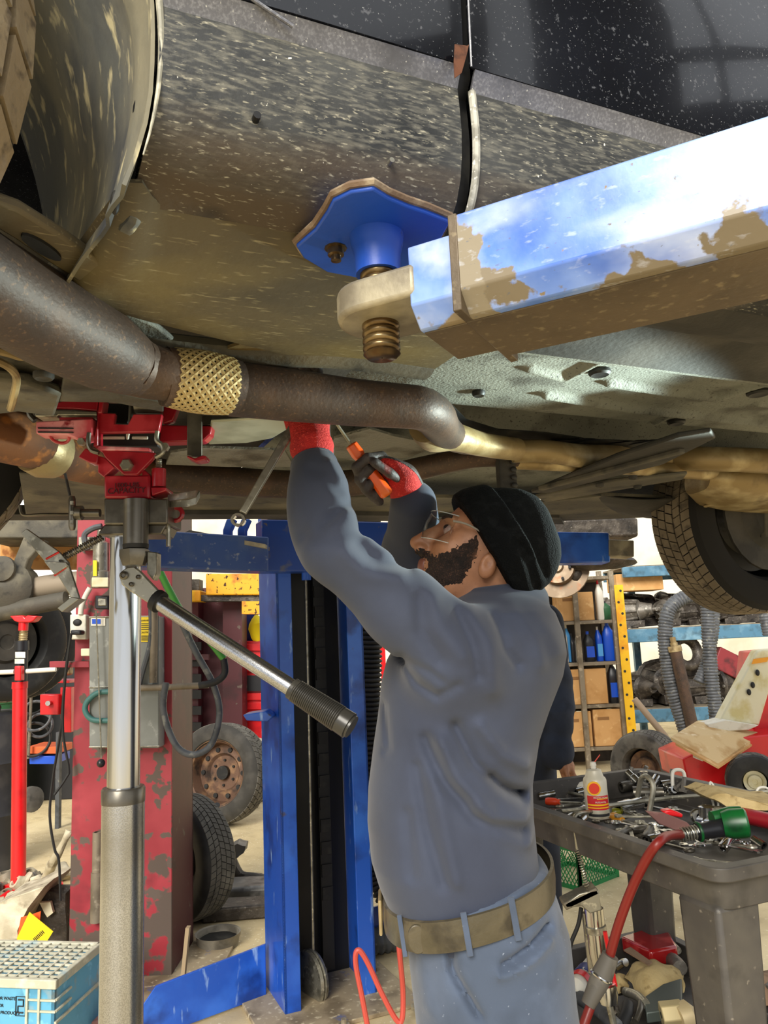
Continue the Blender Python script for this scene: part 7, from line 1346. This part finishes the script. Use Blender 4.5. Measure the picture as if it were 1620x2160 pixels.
FP(MB().tube(spl(pth([(1226, 1915), (1220, 1950), (1206, 1985), (1200, 2010)], HY+.02), 5), .006, 8), 'drain_hose', blackrub)
# lower tray contents
LZ = .29
def lt(x, y, z=LZ): return onz(x, y, z)
def ltbuild(m_, nm, mt, lb, cat, **k): return build(m_, nm, mt, label=lb, cat=cat, **k)
tl_ = root('tail_light', lt(1370, 2010), 'red car tail light lens lying in the lower cart tray', 'tail light'); build(MB().prism([lt(x, y, LZ+.03) for x, y in ((1312, 2008), (1378, 1986), (1412, 1992), (1432, 2030), (1375, 2042))], (0, 0, .05)), 'lens', taill, tl_, bev=.008); build(MB().prism([lt(x, y, LZ+.085) for x, y in ((1316, 2006), (1330, 2000), (1376, 2032), (1368, 2038))], (0, 0, .004)), 'pale_stripe', clothbr, tl_)
def rag(px, z, h, mat, lb):
    P_ = [lt(x, y, z) for x, y in px]; c_ = sum(P_, Vector())/len(P_); m_ = MB(); rows = []
    for t in (1, .85, .6, .35, .12): rows.append([c_+(p_-c_)*t+Vector((0, 0, h*(1-t)**.6)) for p_ in spl(P_, 5, True)])
    m_.loft(rows[::-1], caps=True); m_.jitter(.018, 18); build(m_, 'shop_rag', mat, label=lb, cat='rag', sharp=70)
rag([(1322, 2050), (1345, 2035), (1400, 2038), (1440, 2060), (1435, 2090), (1375, 2112), (1340, 2085)], LZ+.02, .05, clothtan, 'crumpled tan rag in the middle of the lower tray'); rag([(1535, 2080), (1570, 2062), (1640, 2070), (1660, 2110), (1590, 2128), (1550, 2110)], LZ+.0, .06, clothbr, 'crumpled brown rag at the right of the lower tray'); rag([(1290, 2075), (1318, 2060), (1330, 2085), (1305, 2100)], LZ, .03, clothtan, 'small olive rag left of the tan rag')
ltbuild(MB().prism([lt(x, y, LZ+.02) for x, y in ((1358, 2128), (1400, 2098), (1440, 2085), (1442, 2150), (1365, 2160))], (0, 0, .03)), 'metal_bracket', M('dark_grey_bracket', '#4c5450', .45, .3), 'dark grey metal bracket in front of the tan rag', 'bracket', bev=.004)
hx_ = lt(1418, 2140, LZ+.05); ltbuild(MB().lathe(hx_, (1, -.1, .1), [(-.03, .012), (-.03, .035), (.03, .035), (.03, .012)], 6), 'hex_nut', M('brass_hex', '#bfae80', .5, .2), 'large pale brass hex nut at the front of the lower tray', 'nut', bev=.003); ltbuild(MB().lathe(lt(1445, 2145, LZ+.05), (1, .2, .1), [(-.02, 0), (-.02, .03), (.01, .04), (.03, .02), (.03, 0)], 14), 'brass_fitting', M('pale_brass', '#d0bc90', .5, .15), 'pale rounded fitting beside the brass hex nut', 'fitting')
for i, (x0, y0, x1, y1, r, mt, lb) in enumerate(((1320, 2092, 1362, 2118, .013, galv_m, 'zinc stud lying under the tan rag'), (1310, 2165, 1325, 2120, .016, blackrub, 'black curved hose piece in the lower tray'), (1340, 2155, 1352, 2115, .009, darksteel, 'dark pin standing in the lower tray'), (1215, 2100, 1300, 2165, .02, greyhose, 'grey pipe across the front of the lower tray'), (1400, 2020, 1435, 2042, .022, alucast, 'cast fitting lying on the tail light'), (1380, 1975, 1430, 2005, .012, galv_m, 'steel rod along the back rim of the lower tray'), (1545, 2105, 1640, 2170, .014, blackrub, 'black tube under the brown rag'), (1300, 2040, 1320, 2030, .012, chrome_m, 'shiny socket left of the tail light'))):
    ltbuild(MB().tube(spl([lt(x0, y0, LZ+.03), lt((x0+x1)/2+4, (y0+y1)/2-4, LZ+.045), lt(x1, y1, LZ+.05)], 5), r, 12), 'loose_part', mt, lb, 'part')
for i in range(14):
    x, y = random.uniform(1215, 1440), random.uniform(2075, 2160); ltbuild(MB().lathe(lt(x, y, LZ), (random.uniform(-1, 1), random.uniform(-1, 1), random.uniform(0, 1)), [(0, 0), (0, .02), (.012, .02), (.012, .011), (.06, .01), (.06, 0)], 6), 'bolt', (darksteel, galv_m, greasy)[i % 3], 'loose bolt among the dark clutter at the bottom of the lower tray', 'bolt', group='bolts in the lower tray')
ltbuild(MB().box(lt(1320, 2130, LZ-.01), (.30, .2, .03)).jitter(.01, 12), 'greasy_pad', torn_m, 'greasy black pad under the parts in the lower tray', 'pad') if False else None
sc2 = root('spray_can', lt(1225, 2075), 'white, red and blue spray can lying in the lower tray corner', 'spray can'); a_, b_ = lt(1216, 2085, LZ+.05), lt(1262, 2030, LZ+.06); dd = (b_-a_).normalized(); L_ = (b_-a_).length; build(MB().lathe(a_, dd, [(-.02, 0), (-.02, .012), (0, .03), (L_, .034), (L_, 0)], 20), 'can_body', white_m, sc2); build(MB().lathe(a_, dd, [(.02, .034), (.02, .0355), (.045, .0358), (.045, .034)], 20), 'red_band', brightred, sc2); build(MB().lathe(a_, dd, [(.055, .034), (.055, .0358), (.095, .036), (.095, .034)], 20), 'blue_band', M('navy_band', '#1c2f7a', .4), sc2); q = a_+dd*.075+Vector((-.0, -.024, .03)); text('can_text', 'OL', .022, q, dd.cross(Vector((0, -.6, .8))), dd, white_m, sc2)
# jumble of further tools in the top tray
rnd = random.Random(11)
for i in range(26):
    a = T(rnd.uniform(.12, .9), rnd.uniform(.06, .6), TZI+rnd.uniform(.012, .03)); an = rnd.uniform(0, 6.28); b = a+Vector((math.cos(an), math.sin(an), 0))*rnd.uniform(.09, .18); bl = Vector(((b-T0).dot(ex_), (b-T0).dot(ey_), 0))
    if not (.06 < bl.x < .98 and .05 < bl.y < .61): continue
    spanner(a, b, rnd.uniform(.007, .011), 'steel spanner lost in the jumble covering the top tray of the cart', (galv_m, darksteel, chrome_m)[i % 3])
for i in range(20):
    socket_(T(rnd.uniform(.12, .85), rnd.uniform(.06, .6), TZI+rnd.uniform(.012, .03)), (rnd.uniform(-1, 1), rnd.uniform(-1, 1), rnd.uniform(-.2, .4)), rnd.uniform(.010, .018), rnd.uniform(.03, .07), 'loose socket lost in the jumble covering the top tray of the cart', (darksteel, chrome_m)[i % 2])
# stand and head added out of view round the spot for the underbody
wl_ = root('added_work_light', (1.12, 1.64, 0), 'small added work light on a stand, out of view right of the tool cart', 'work light')
build(MB().tube([(1.12, 1.64, .02), (1.12, 1.64, 1.58)], .012, 10), 'pole', blackplast, wl_); build(MB().lathe((1.14, 1.63, 1.62), (-1, -.1, .15), [(-.06, 0), (-.06, .03), (.0, .045), (.05, .05), (.05, .046), (.0, .03)], 18), 'lamp_head', blackplast, wl_)
for k in range(3): build(MB().tube([(1.12, 1.64, .25), (1.12+.25*math.cos(k*2.1), 1.64+.25*math.sin(k*2.1), .01)], .008, 8), 'leg', blackplast, wl_)
